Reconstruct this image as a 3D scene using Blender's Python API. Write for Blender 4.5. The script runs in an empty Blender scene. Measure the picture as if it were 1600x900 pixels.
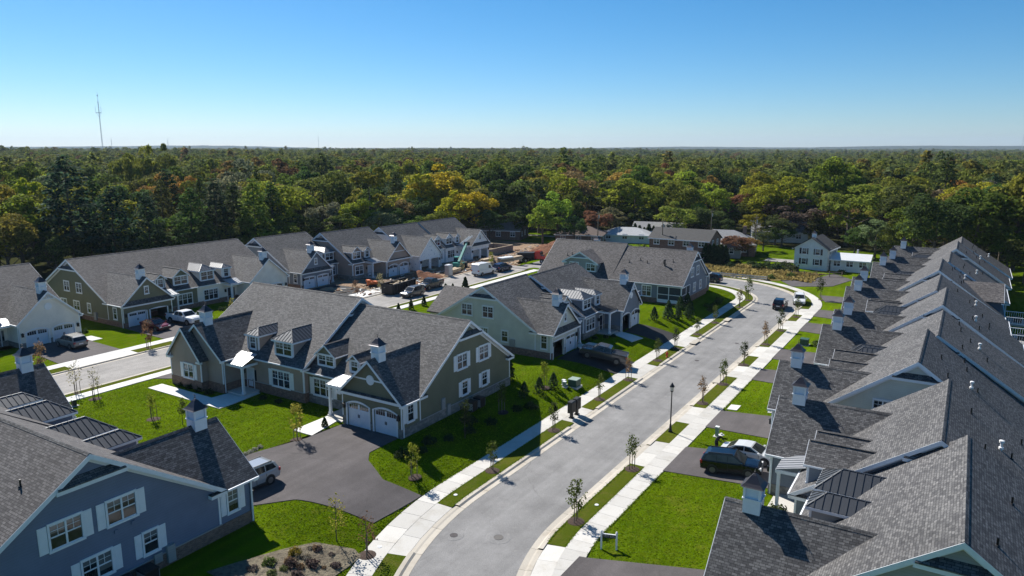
import bpy, math, random
import numpy as np
from mathutils import Vector, Matrix
random.seed(7)
R = math.radians
# ------------------------------------------------------------------ camera, sky, sun, exposure
scene = bpy.context.scene
COL = scene.collection
CAM_H = 25.0
cam_d = bpy.data.cameras.new('camera'); cam = bpy.data.objects.new('camera', cam_d); COL.objects.link(cam)
cam_d.sensor_width = 36.0; cam_d.lens = 36.0 * 1140.0 / 1600.0
cam_d.clip_start = 0.5; cam_d.clip_end = 60000
cam.location = (0, 0, CAM_H)
cam.rotation_euler = (R(90 - 10.874), 0, 0)
scene.camera = cam
SUN_EL = 42.5
SUN_AZ = 126.0            # world angle of the direction towards the sun, from +X
world = bpy.data.worlds.new('World'); scene.world = world; world.use_nodes = True
wn = world.node_tree; wn.nodes.clear()
sky = wn.nodes.new('ShaderNodeTexSky'); sky.sky_type = 'NISHITA'; sky.sun_disc = False
sky.sun_elevation = R(SUN_EL); sky.sun_rotation = R(90 - SUN_AZ)
sky.altitude = 0; sky.air_density = 0.85; sky.dust_density = 0.2; sky.ozone_density = 8.0
bg = wn.nodes.new('ShaderNodeBackground'); bg.inputs['Strength'].default_value = 0.073
wo = wn.nodes.new('ShaderNodeOutputWorld')
hs = wn.nodes.new('ShaderNodeHueSaturation'); hs.inputs['Saturation'].default_value = 1.2; hs.inputs['Hue'].default_value = 0.492
wn.links.new(sky.outputs[0], hs.inputs['Color']); wn.links.new(hs.outputs[0], bg.inputs[0]); wn.links.new(bg.outputs[0], wo.inputs[0])
sun_d = bpy.data.lights.new('sun', 'SUN'); sun_d.energy = 5.0; sun_d.angle = R(0.53); sun_d.color = (1.0, 0.955, 0.88)
sun = bpy.data.objects.new('sun', sun_d); COL.objects.link(sun)
sdir = Vector((math.cos(R(SUN_EL)) * math.cos(R(SUN_AZ)), math.cos(R(SUN_EL)) * math.sin(R(SUN_AZ)), math.sin(R(SUN_EL))))
sun.rotation_euler = sdir.to_track_quat('Z', 'Y').to_euler()
sun.location = (-60, 80, 90)
vs = scene.view_settings
vs.view_transform = 'Standard'; vs.look = 'None'; vs.exposure = 0.62; vs.gamma = 1.0; vs.use_curve_mapping = False
scene.cycles.max_bounces = 6; scene.cycles.diffuse_bounces = 4; scene.cycles.glossy_bounces = 3
scene.cycles.transmission_bounces = 3; scene.cycles.volume_bounces = 0; scene.cycles.transparent_max_bounces = 6
scene.cycles.use_denoising = True

# ------------------------------------------------------------------ street grid: u runs along the main road, v to its right
TH = R(58.0)
UX, UY = math.cos(TH), math.sin(TH)
VX, VY = math.sin(TH), -math.cos(TH)
def W(u, v, z=0.0): return Vector((u * UX + v * VX, u * UY + v * VY, z))
def dirang(du, dv): return math.atan2(du * UY + dv * VY, du * UX + dv * VX)

# ------------------------------------------------------------------ materials
MATS = {}
class N:
    def __init__(s, name):
        s.m = bpy.data.materials.new(name); s.m.use_nodes = True
        s.t = s.m.node_tree; s.t.nodes.clear()
        s.out = s.n('ShaderNodeOutputMaterial'); s.b = s.n('ShaderNodeBsdfPrincipled')
        s.l(s.b.outputs[0], s.out.inputs[0]); MATS[name] = s.m
    def n(s, k, **kw):
        x = s.t.nodes.new(k)
        for a, v in kw.items(): setattr(x, a, v)
        return x
    def l(s, a, b): s.t.links.new(a, b)
    def coord(s, kind='UV', scale=(1, 1, 1)):
        if kind == 'UV':
            c = s.n('ShaderNodeUVMap'); c.uv_map = 'UVMap'; o = c.outputs[0]
        elif kind == 'World':
            c = s.n('ShaderNodeNewGeometry'); o = c.outputs['Position']
        else:
            c = s.n('ShaderNodeTexCoord'); o = c.outputs['Object']
        mp = s.n('ShaderNodeMapping'); mp.inputs['Scale'].default_value = scale
        s.l(o, mp.inputs[0]); return mp.outputs[0]
    def noise(s, co, scale, detail=3, rough=0.55):
        x = s.n('ShaderNodeTexNoise'); x.inputs['Scale'].default_value = scale; x.inputs['Detail'].default_value = detail
        x.inputs['Roughness'].default_value = rough; s.l(co, x.inputs['Vector']); return x.outputs['Fac']
    def n_noise_vec(s, co, scale):
        x = s.n('ShaderNodeTexNoise'); x.inputs['Scale'].default_value = scale; s.l(co, x.inputs['Vector']); return x.outputs['Color']
    def ramp(s, fac, stops):
        x = s.n('ShaderNodeValToRGB'); e = x.color_ramp.elements
        while len(e) < len(stops): e.new(0.5)
        for i, (p, c) in enumerate(stops):
            e[i].position = p; e[i].color = (c[0], c[1], c[2], 1) if hasattr(c, '__len__') else (c, c, c, 1)
        s.l(fac, x.inputs[0]); return x.outputs[0]
    def mix(s, fac, a, b, mode='MIX'):
        x = s.n('ShaderNodeMix'); x.data_type = 'RGBA'; x.blend_type = mode
        for sock, val in ((x.inputs[0], fac), (x.inputs[6], a), (x.inputs[7], b)):
            if isinstance(val, (int, float)): sock.default_value = val
            elif isinstance(val, (tuple, list)): sock.default_value = (val[0], val[1], val[2], 1)
            else: s.l(val, sock)
        return x.outputs[2]
    def math(s, op, a, b=0.5):
        x = s.n('ShaderNodeMath'); x.operation = op
        for sock, val in ((x.inputs[0], a), (x.inputs[1], b)):
            if isinstance(val, (int, float)): sock.default_value = val
            else: s.l(val, sock)
        return x.outputs[0]
    def bump(s, h, strength=0.3, dist=0.02):
        x = s.n('ShaderNodeBump'); x.inputs['Strength'].default_value = strength; x.inputs['Distance'].default_value = dist
        s.l(h, x.inputs['Height']); s.l(x.outputs[0], s.b.inputs['Normal'])
    def base(s, c, rough=0.8, metal=0.0, spec=0.5):
        i = s.b.inputs
        if isinstance(c, (tuple, list)): i['Base Color'].default_value = (c[0], c[1], c[2], 1)
        else: s.l(c, i['Base Color'])
        if isinstance(rough, (int, float)): i['Roughness'].default_value = rough
        else: s.l(rough, i['Roughness'])
        i['Metallic'].default_value = metal; i['Specular IOR Level'].default_value = spec
        return s.m

def plain(name, c, rough=0.6, metal=0.0, spec=0.5, vary=0.12, scale=2.0):
    m = N(name); co = m.coord('World')
    n = m.noise(co, scale, 4)
    f = m.ramp(n, [(0.3, 1 - vary), (0.7, 1 + vary * 0.6)])
    col = m.mix(1.0, c, f, 'MULTIPLY')
    return m.base(col, rough, metal, spec)

def siding(name, c):
    m = N(name); co = m.coord('UV')
    sep = m.n('ShaderNodeSeparateXYZ'); m.l(co, sep.inputs[0])
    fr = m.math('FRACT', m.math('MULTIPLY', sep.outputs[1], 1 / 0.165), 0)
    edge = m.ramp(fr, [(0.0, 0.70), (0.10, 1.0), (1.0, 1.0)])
    n = m.noise(m.coord('World'), 0.8, 4)
    f = m.ramp(n, [(0.3, 0.9), (0.7, 1.06)])
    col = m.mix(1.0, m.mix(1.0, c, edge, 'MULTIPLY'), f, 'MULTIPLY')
    m.base(col, 0.75, 0, 0.3); m.bump(fr, 0.5, 0.02)
    return m.m

def shingle(name, dark, light, tint):
    m = N(name); co = m.coord('UV')
    br = m.n('ShaderNodeTexBrick'); m.l(co, br.inputs['Vector'])
    br.inputs['Scale'].default_value = 1.0; br.inputs['Mortar Size'].default_value = 0.012
    br.inputs['Brick Width'].default_value = 0.30; br.inputs['Row Height'].default_value = 0.145
    br.inputs['Color1'].default_value = (*dark, 1); br.inputs['Color2'].default_value = (*light, 1)
    br.inputs['Mortar'].default_value = (dark[0] * 0.35, dark[1] * 0.35, dark[2] * 0.35, 1); br.inputs['Bias'].default_value = -0.1
    br.offset = 0.37
    n1 = m.noise(co, 5.0, 5, 0.7); n2 = m.noise(m.coord('World'), 0.22, 3)
    n3 = m.noise(co, 38.0, 2, 0.6)
    f1 = m.ramp(n1, [(0.3, 0.62), (0.7, 1.3)]); f2 = m.ramp(n2, [(0.3, 0.80), (0.7, 1.14)])
    f3 = m.ramp(n3, [(0.3, 0.7), (0.7, 1.25)])
    c = m.mix(1.0, br.outputs['Color'], f1, 'MULTIPLY'); c = m.mix(1.0, c, f2, 'MULTIPLY'); c = m.mix(1.0, c, f3, 'MULTIPLY')
    c = m.mix(1.0, c, tint, 'MULTIPLY')
    m.base(c, 0.82, 0, 0.35)
    hgt = m.mix(0.5, br.outputs['Fac'], n3)
    m.bump(br.outputs['Fac'], -0.8, 0.02)
    return m.m

def masonry(name, c1, c2, mortar, w, h, ms):
    m = N(name); co = m.coord('UV')
    br = m.n('ShaderNodeTexBrick'); m.l(co, br.inputs['Vector'])
    br.inputs['Scale'].default_value = 1.0; br.inputs['Mortar Size'].default_value = ms
    br.inputs['Brick Width'].default_value = w; br.inputs['Row Height'].default_value = h
    br.inputs['Color1'].default_value = (*c1, 1); br.inputs['Color2'].default_value = (*c2, 1); br.inputs['Mortar'].default_value = (*mortar, 1)
    n = m.noise(co, 3.0, 4); f = m.ramp(n, [(0.3, 0.7), (0.7, 1.2)])
    m.base(m.mix(1.0, br.outputs['Color'], f, 'MULTIPLY'), 0.9, 0, 0.2); m.bump(br.outputs['Fac'], -0.6, 0.02)
    return m.m

plain('white_trim', (0.76, 0.78, 0.81), 0.5, vary=0.05)
plain('white_door', (0.66, 0.71, 0.78), 0.45, vary=0.05)
plain('white_paint', (0.74, 0.75, 0.76), 0.5, vary=0.05)
siding('blue_siding', (0.167, 0.200, 0.284)); siding('green_siding', (0.173, 0.171, 0.115)); siding('taupe_siding', (0.368, 0.293, 0.247))
siding('sage_siding', (0.614, 0.608, 0.543)); siding('cream_siding', (0.820, 0.767, 0.691)); siding('slate_siding', (0.196, 0.224, 0.270))
siding('white_siding', (0.700, 0.710, 0.700)); siding('grey_siding', (0.330, 0.330, 0.325)); siding('pale_siding', (0.572, 0.583, 0.517))
siding('navy_siding', (0.070, 0.100, 0.150)); siding('light_green_siding', (0.360, 0.390, 0.340))
shingle('shingle', (0.068, 0.066, 0.068), (0.178, 0.172, 0.168), (1, 1, 1))
shingle('shingle_brown', (0.068, 0.063, 0.064), (0.166, 0.156, 0.153), (1, 0.98, 0.97))
masonry('brick', (0.16, 0.085, 0.06), (0.24, 0.14, 0.10), (0.26, 0.23, 0.20), 0.22, 0.075, 0.008)
masonry('stone', (0.17, 0.165, 0.155), (0.30, 0.285, 0.26), (0.22, 0.21, 0.20), 0.48, 0.22, 0.012)
masonry('block', (0.26, 0.20, 0.16), (0.34, 0.27, 0.22), (0.24, 0.2, 0.17), 0.4, 0.2, 0.01)
plain('metal_roof', (0.075, 0.080, 0.088), 0.42, 0.55, 0.6, vary=0.1, scale=0.7)
plain('metal_light', (0.34, 0.35, 0.37), 0.45, 0.4, 0.5, vary=0.06); plain('metal_mid', (0.16, 0.165, 0.175), 0.5, 0.25, 0.5, vary=0.08)
plain('cupola_metal', (0.05, 0.046, 0.055), 0.4, 0.6, 0.6)
plain('black_metal', (0.018, 0.018, 0.02), 0.45, 0.3); plain('bronze', (0.040, 0.038, 0.035), 0.5, 0.3)
plain('galvanised', (0.45, 0.46, 0.47), 0.45, 0.5); plain('pvc_white', (0.8, 0.8, 0.8), 0.5)
plain('rubber', (0.014, 0.014, 0.015), 0.75); plain('rim', (0.20, 0.205, 0.21), 0.35, 0.8); plain('dark_plastic', (0.02, 0.02, 0.022), 0.5)
plain('screen_mesh', (0.030, 0.042, 0.055), 0.7, vary=0.15)
plain('dark_interior', (0.03, 0.03, 0.032), 0.9); plain('lantern_glass', (0.55, 0.52, 0.45), 0.3)
plain('wood', (0.28, 0.2, 0.13), 0.8, vary=0.3); plain('stake_wood', (0.20, 0.155, 0.115), 0.85, vary=0.2); plain('deck_grey', (0.30, 0.29, 0.28), 0.8)
plain('lumber', (0.48, 0.38, 0.25), 0.8, vary=0.25)
plain('bark', (0.10, 0.080, 0.062), 0.95, vary=0.35, scale=4); plain('mulch', (0.060, 0.038, 0.028), 1.0, vary=0.5, scale=9)
plain('red_paint', (0.38, 0.020, 0.015), 0.35); plain('orange_paint', (0.60, 0.13, 0.02), 0.5); plain('teal_paint', (0.02, 0.22, 0.19), 0.45)
plain('utility_green', (0.035, 0.085, 0.060), 0.5); plain('pale_green_box', (0.25, 0.33, 0.28), 0.6); plain('toilet_plastic', (0.42, 0.41, 0.38), 0.6)
plain('lamp_red', (0.35, 0.01, 0.01), 0.3); plain('lamp_white', (0.7, 0.7, 0.68), 0.2)
plain('hydrant_red', (0.55, 0.045, 0.02), 0.5); plain('sign_black', (0.012, 0.014, 0.02), 0.5); plain('lettering', (0.55, 0.55, 0.5), 0.6)
plain('blade_wrap', (0.5, 0.5, 0.48), 0.7); plain('mast_steel', (0.42, 0.45, 0.50), 0.6)
plain('white_roof', (0.62, 0.63, 0.64), 0.6, vary=0.08); plain('pale_roof', (0.36, 0.37, 0.38), 0.8, vary=0.15); plain('grey_roof', (0.22, 0.22, 0.225), 0.85, vary=0.2); plain('brown_roof', (0.12, 0.085, 0.07), 0.9, vary=0.2)
plain('dark_roof', (0.06, 0.058, 0.056), 0.9, vary=0.2)
def carpaint(name, c, rough=0.22, metal=0.3):
    m = N(name); m.base(c, rough, metal, 0.6); m.b.inputs['Coat Weight'].default_value = 0.35; m.b.inputs['Coat Roughness'].default_value = 0.06
    return m.m
carpaint('car_silver', (0.38, 0.40, 0.43)); carpaint('car_black', (0.004, 0.006, 0.013)); carpaint('car_white', (0.72, 0.72, 0.72), 0.3, 0)
carpaint('car_grey', (0.06, 0.064, 0.075)); carpaint('car_red', (0.16, 0.01, 0.018)); carpaint('car_blue', (0.015, 0.025, 0.08)); carpaint('car_champagne', (0.30, 0.29, 0.27))
carpaint('car_navy', (0.008, 0.016, 0.045)); carpaint('car_pearl', (0.60, 0.60, 0.58), 0.3, 0.1); carpaint('truck_red', (0.42, 0.012, 0.012))
def glassmat(name, c, rough):
    m = N(name); n = m.noise(m.coord('World'), 0.9, 2); col = m.mix(m.ramp(n, [(0.4, 0.0), (0.65, 1.0)]), c, (c[0] * 2.6 + 0.01, c[1] * 2.6 + 0.01, c[2] * 2.6 + 0.01))
    m.base(col, rough, 0.0, 0.5)
    return m.m
glassmat('car_glass', (0.010, 0.012, 0.014), 0.05)
def windowglass():
    m = N('window_glass'); oi = m.n('ShaderNodeObjectInfo'); tc = m.n('ShaderNodeTexCoord'); sp = m.n('ShaderNodeSeparateXYZ'); m.l(tc.outputs['Generated'], sp.inputs[0])
    hgt = m.math('ADD', sp.outputs[2], m.math('MULTIPLY', oi.outputs['Random'], 0.9)); bl = m.math('GREATER_THAN', hgt, 1.12)       # blinds let down to different heights
    fr = m.math('FRACT', m.math('MULTIPLY', sp.outputs[2], 22.0), 0); slat = m.mix(m.ramp(fr, [(0.0, 0.0), (0.25, 1.0)]), (0.05, 0.055, 0.06), (0.16, 0.165, 0.165))
    n = m.noise(m.coord('World'), 1.6, 3); dark = m.mix(m.ramp(n, [(0.4, 0.0), (0.65, 1.0)]), (0.014, 0.018, 0.023), (0.035, 0.042, 0.050))
    m.base(m.mix(bl, dark, slat), 0.07, 0.0, 0.6)
windowglass()

def housewrap():
    m = N('house_wrap'); co = m.coord('UV')
    br = m.n('ShaderNodeTexBrick'); m.l(co, br.inputs['Vector']); br.inputs['Brick Width'].default_value = 1.1; br.inputs['Row Height'].default_value = 0.8
    br.inputs['Mortar Size'].default_value = 0.0; br.inputs['Scale'].default_value = 1.0
    br.inputs['Color1'].default_value = (0, 0, 0, 1); br.inputs['Color2'].default_value = (1, 1, 1, 1)
    n = m.noise(co, 2.4, 2); k = m.ramp(n, [(0.60, 0.0), (0.66, 1.0)])
    c = m.mix(k, (0.80, 0.82, 0.85), (0.40, 0.46, 0.55)); m.base(c, 0.6, 0, 0.3); return m.m
housewrap()

def grass(name, c1, c2, c3, stripe=0.0):
    m = N(name); co = m.coord('World')
    n1 = m.noise(co, 0.16, 4, 0.6); n2 = m.noise(co, 1.3, 5, 0.7); n3 = m.noise(co, 9.0, 4, 0.75)
    c = m.mix(m.ramp(n1, [(0.35, 0.0), (0.65, 1.0)]), c1, c2)
    c = m.mix(m.ramp(n2, [(0.48, 0.0), (0.78, 0.65)]), c, c3)
    c = m.mix(1.0, c, m.ramp(n3, [(0.25, 0.55), (0.75, 1.4)]), 'MULTIPLY')
    if stripe:
        mp = m.n('ShaderNodeMapping'); m.l(co, mp.inputs[0]); mp.inputs['Rotation'].default_value = (0, 0, -TH - R(4))
        sp = m.n('ShaderNodeSeparateXYZ'); m.l(mp.outputs[0], sp.inputs[0])
        wob = m.math('ADD', sp.outputs[1], m.math('MULTIPLY', n1, 1.6))
        f = m.math('SINE', m.math('MULTIPLY', wob, 4.6), 0)
        c = m.mix(1.0, c, m.ramp(f, [(0.0, 1 - stripe), (1.0, 1 + stripe)]), 'MULTIPLY')
    m.base(c, 1.0, 0, 0.0); m.bump(n3, 0.9, 0.09)
    return m.m
grass('lawn', (0.068, 0.118, 0.004), (0.094, 0.152, 0.005), (0.118, 0.142, 0.010), 0.10)
grass('verge', (0.062, 0.090, 0.008), (0.090, 0.108, 0.012), (0.140, 0.118, 0.036))
grass('meadow', (0.15, 0.125, 0.042), (0.21, 0.155, 0.065), (0.11, 0.12, 0.03))
grass('woodland', (0.035, 0.045, 0.015), (0.050, 0.060, 0.02), (0.07, 0.055, 0.03))
def terrainmat():
    # mown lawn in the development, forest floor beyond, and green fields far out
    m = N('terrain'); co = m.coord('World')
    n1 = m.noise(co, 0.16, 4, 0.6); n2 = m.noise(co, 1.3, 5, 0.7); n3 = m.noise(co, 9.0, 4, 0.75)
    n0 = m.noise(co, 0.045, 3, 0.5); c = m.mix(m.ramp(n1, [(0.35, 0.0), (0.65, 1.0)]), (0.070, 0.122, 0.003), (0.110, 0.172, 0.004)); c = m.mix(1.0, c, m.ramp(n0, [(0.32, 0.72), (0.68, 1.16)]), 'MULTIPLY')
    c = m.mix(m.ramp(n2, [(0.48, 0.0), (0.78, 0.65)]), c, (0.118, 0.134, 0.010))
    mp = m.n('ShaderNodeMapping'); m.l(co, mp.inputs[0]); mp.inputs['Rotation'].default_value = (0, 0, -TH - R(4))
    sp = m.n('ShaderNodeSeparateXYZ'); m.l(mp.outputs[0], sp.inputs[0])
    wob = m.math('ADD', sp.outputs[1], m.math('MULTIPLY', n1, 1.6))
    f = m.math('SINE', m.math('MULTIPLY', wob, 4.6), 0)
    c = m.mix(1.0, c, m.ramp(f, [(0.0, 0.93), (1.0, 1.07)]), 'MULTIPLY')
    c = m.mix(1.0, c, m.ramp(n3, [(0.25, 0.55), (0.75, 1.4)]), 'MULTIPLY')
    ob = m.n('ShaderNodeMapping'); ob.vector_type = 'POINT'; m.l(co, ob.inputs[0]); ob.inputs['Rotation'].default_value = (0, 0, -TH)
    s2 = m.n('ShaderNodeSeparateXYZ'); m.l(ob.outputs[0], s2.inputs[0])     # x = u, y = -v
    wn_ = m.math('MULTIPLY', m.math('SUBTRACT', m.noise(co, 0.09, 3), 0.5), 14.0)
    a = m.math('GREATER_THAN', m.math('ADD', s2.outputs[1], wn_), 128.0)     # beyond the back gardens on the left
    b = m.math('GREATER_THAN', m.math('ADD', s2.outputs[0], wn_), 206.0)
    d = m.math('LESS_THAN', m.math('ADD', s2.outputs[1], wn_), -21.0)
    k = m.math('MAXIMUM', m.math('MAXIMUM', a, b), d)
    floor = m.mix(m.ramp(n2, [(0.4, 0.0), (0.7, 1.0)]), (0.030, 0.036, 0.014), (0.055, 0.050, 0.022))
    c = m.mix(k, c, floor)
    pn = m.noise(co, 0.55, 6, 0.7); c = m.mix(m.math('MULTIPLY', m.ramp(pn, [(0.56, 0.0), (0.70, 0.7)]), m.math('SUBTRACT', 1.0, k)), c, (0.130, 0.134, 0.018))
    pd = m.noise(co, 0.33, 5, 0.65); c = m.mix(m.math('MULTIPLY', m.ramp(pd, [(0.58, 0.0), (0.72, 0.65)]), m.math('SUBTRACT', 1.0, k)), c, (0.036, 0.066, 0.004))
    m.base(c, 1.0, 0, 0.0); m.bump(n3, 0.9, 0.09)
terrainmat()
def asphalt(name, c, spots=0.0, cracks=True):
    m = N(name); co = m.coord('World')
    n1 = m.noise(co, 0.35, 5, 0.65); n2 = m.noise(co, 14.0, 4, 0.8); n3 = m.noise(co, 2.2, 3, 0.5)
    f = m.ramp(n1, [(0.3, 0.78), (0.7, 1.14)]); g = m.ramp(n2, [(0.25, 0.62), (0.75, 1.36)])
    col = m.mix(1.0, m.mix(1.0, c, f, 'MULTIPLY'), g, 'MULTIPLY')
    if spots:
        col = m.mix(m.ramp(n3, [(0.63, 0.0), (0.74, spots)]), col, (0.34, 0.33, 0.31))
    # faint tyre-worn lanes along the road
    mr = m.n('ShaderNodeMapping'); m.l(co, mr.inputs[0]); mr.inputs['Rotation'].default_value = (0, 0, -TH)
    mp = m.n('ShaderNodeMapping'); m.l(mr.outputs[0], mp.inputs[0]); mp.inputs['Scale'].default_value = (0.04, 1.0, 1)
    st = m.noise(mp.outputs[0], 1.1, 3); col = m.mix(1.0, col, m.ramp(st, [(0.35, 0.90), (0.65, 1.08)]), 'MULTIPLY')
    if cracks:
        vo = m.n('ShaderNodeTexVoronoi'); vo.feature = 'DISTANCE_TO_EDGE'; vo.inputs['Scale'].default_value = 0.16
        wv = m.mix(0.35, co, m.n_noise_vec(co, 0.8)); m.l(wv, vo.inputs['Vector'])
        ck = m.ramp(vo.outputs['Distance'], [(0.0, 1.0), (0.006, 0.0)]); ck2 = m.math('MULTIPLY', ck, m.ramp(m.noise(co, 0.12, 2), [(0.45, 0.0), (0.6, 0.55)]))
        col = m.mix(ck2, col, (c[0] * 0.45, c[1] * 0.45, c[2] * 0.45))
        n5 = m.noise(co, 0.9, 6, 0.75); col = m.mix(m.ramp(n5, [(0.58, 0.0), (0.72, 0.55)]), col, (c[0] * 0.72, c[1] * 0.7, c[2] * 0.7))
    m.base(col, 0.9, 0, 0.25); m.bump(n2, 0.35, 0.02)
asphalt('road_asphalt', (0.235, 0.230, 0.225), 0.35); asphalt('drive_asphalt', (0.098, 0.088, 0.088)); asphalt('road_pale', (0.30, 0.285, 0.268), 0.3)
asphalt('new_drive', (0.040, 0.039, 0.040))
def concrete(name, c, dirty):
    m = N(name); co = m.coord('World')
    n1 = m.noise(co, 0.7, 5, 0.65); n2 = m.noise(co, 22.0, 3, 0.7)
    oi = m.n('ShaderNodeObjectInfo'); rnd = m.ramp(oi.outputs['Random'], [(0.0, 0.86), (1.0, 1.06)])
    col = m.mix(m.ramp(n1, [(0.50, 0.0), (0.72, dirty)]), c, (c[0] * 0.62, c[1] * 0.56, c[2] * 0.47))
    col = m.mix(1.0, m.mix(1.0, col, rnd, 'MULTIPLY'), m.ramp(n2, [(0.3, 0.88), (0.7, 1.08)]), 'MULTIPLY')
    m.base(col, 0.85, 0, 0.3)
concrete('concrete', (0.56, 0.54, 0.50), 0.35); concrete('kerb_concrete', (0.50, 0.455, 0.385), 0.5); concrete('concrete_white', (0.66, 0.65, 0.62), 0.2)
concrete('joint', (0.16, 0.15, 0.14), 0.3)
def dirt(name, c1, c2, c3):
    m = N(name); co = m.coord('World')
    n1 = m.noise(co, 0.25, 5, 0.7); n2 = m.noise(co, 3.0, 5, 0.75)
    c = m.mix(m.ramp(n1, [(0.35, 0.0), (0.65, 1.0)]), c1, c2); c = m.mix(m.ramp(n2, [(0.45, 0.0), (0.75, 0.9)]), c, c3)
    m.base(c, 0.95, 0, 0.15); m.bump(n2, 1.0, 0.25)
dirt('bare_earth', (0.26, 0.165, 0.10), (0.36, 0.27, 0.19), (0.17, 0.105, 0.065)); dirt('red_earth', (0.20, 0.085, 0.045), (0.26, 0.13, 0.075), (0.12, 0.055, 0.035))
dirt('straw_bed', (0.17, 0.14, 0.10), (0.30, 0.26, 0.18), (0.07, 0.055, 0.045))
def leafmat(name, use_random=False, transl=0.35):
    m = N(name); geo = m.n('ShaderNodeNewGeometry'); oi = m.n('ShaderNodeObjectInfo')
    if use_random:
        col = m.ramp(oi.outputs['Random'], [(0.0, (0.075, 0.105, 0.022)), (0.3, (0.122, 0.150, 0.024)), (0.55, (0.170, 0.178, 0.026)), (0.78, (0.092, 0.118, 0.040)),
                                            (0.91, (0.150, 0.140, 0.022)), (0.97, (0.150, 0.105, 0.030)), (1.0, (0.120, 0.065, 0.03))])
    else: col = oi.outputs['Color']
    r = m.ramp(geo.outputs['Random Per Island'], [(0.0, 0.62), (0.6, 1.2), (1.0, 1.85)])
    col = m.mix(1.0, col, r, 'MULTIPLY')
    m.base(col, 0.8, 0, 0.08)
    tr = m.n('ShaderNodeBsdfTranslucent'); m.l(col, tr.inputs[0])
    mx = m.n('ShaderNodeMixShader'); mx.inputs[0].default_value = transl
    m.l(m.b.outputs[0], mx.inputs[1]); m.l(tr.outputs[0], mx.inputs[2]); m.l(mx.outputs[0], m.out.inputs[0])
leafmat('leaf', False, 0.48); leafmat('far_leaf', True, 0.48)
def skin(): N('skin').base((0.45, 0.28, 0.2), 0.6)
skin(); plain('dark_cloth', (0.015, 0.016, 0.02), 0.9); plain('straw_hat', (0.72, 0.70, 0.66), 0.8); plain('jeans', (0.05, 0.07, 0.12), 0.9)
# ------------------------------------------------------------------ mesh helpers
def M(name): return MATS[name]
def uv_for(me):
    n = len(me.loops)
    co = np.empty(len(me.vertices) * 3, np.float64); me.vertices.foreach_get('co', co); co = co.reshape(-1, 3)
    lv = np.empty(n, np.int64); me.loops.foreach_get('vertex_index', lv)
    pn = np.empty(len(me.polygons) * 3, np.float64); me.polygons.foreach_get('normal', pn); pn = pn.reshape(-1, 3)
    lt = np.empty(len(me.polygons), np.int64); me.polygons.foreach_get('loop_total', lt)
    ln = np.repeat(pn, lt, axis=0)
    t = np.stack([-ln[:, 1], ln[:, 0], np.zeros(n)], 1); k = np.linalg.norm(t, axis=1)
    flat = k < 0.02; t[flat] = (1, 0, 0); k[flat] = 1; t /= k[:, None]
    b = np.cross(ln, t); p = co[lv]
    uvs = np.stack([(p * t).sum(1), (p * b).sum(1)], 1).astype(np.float32)
    l = me.uv_layers.new(name='UVMap'); l.data.foreach_set('uv', uvs.ravel())
MESHES = {}
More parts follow.
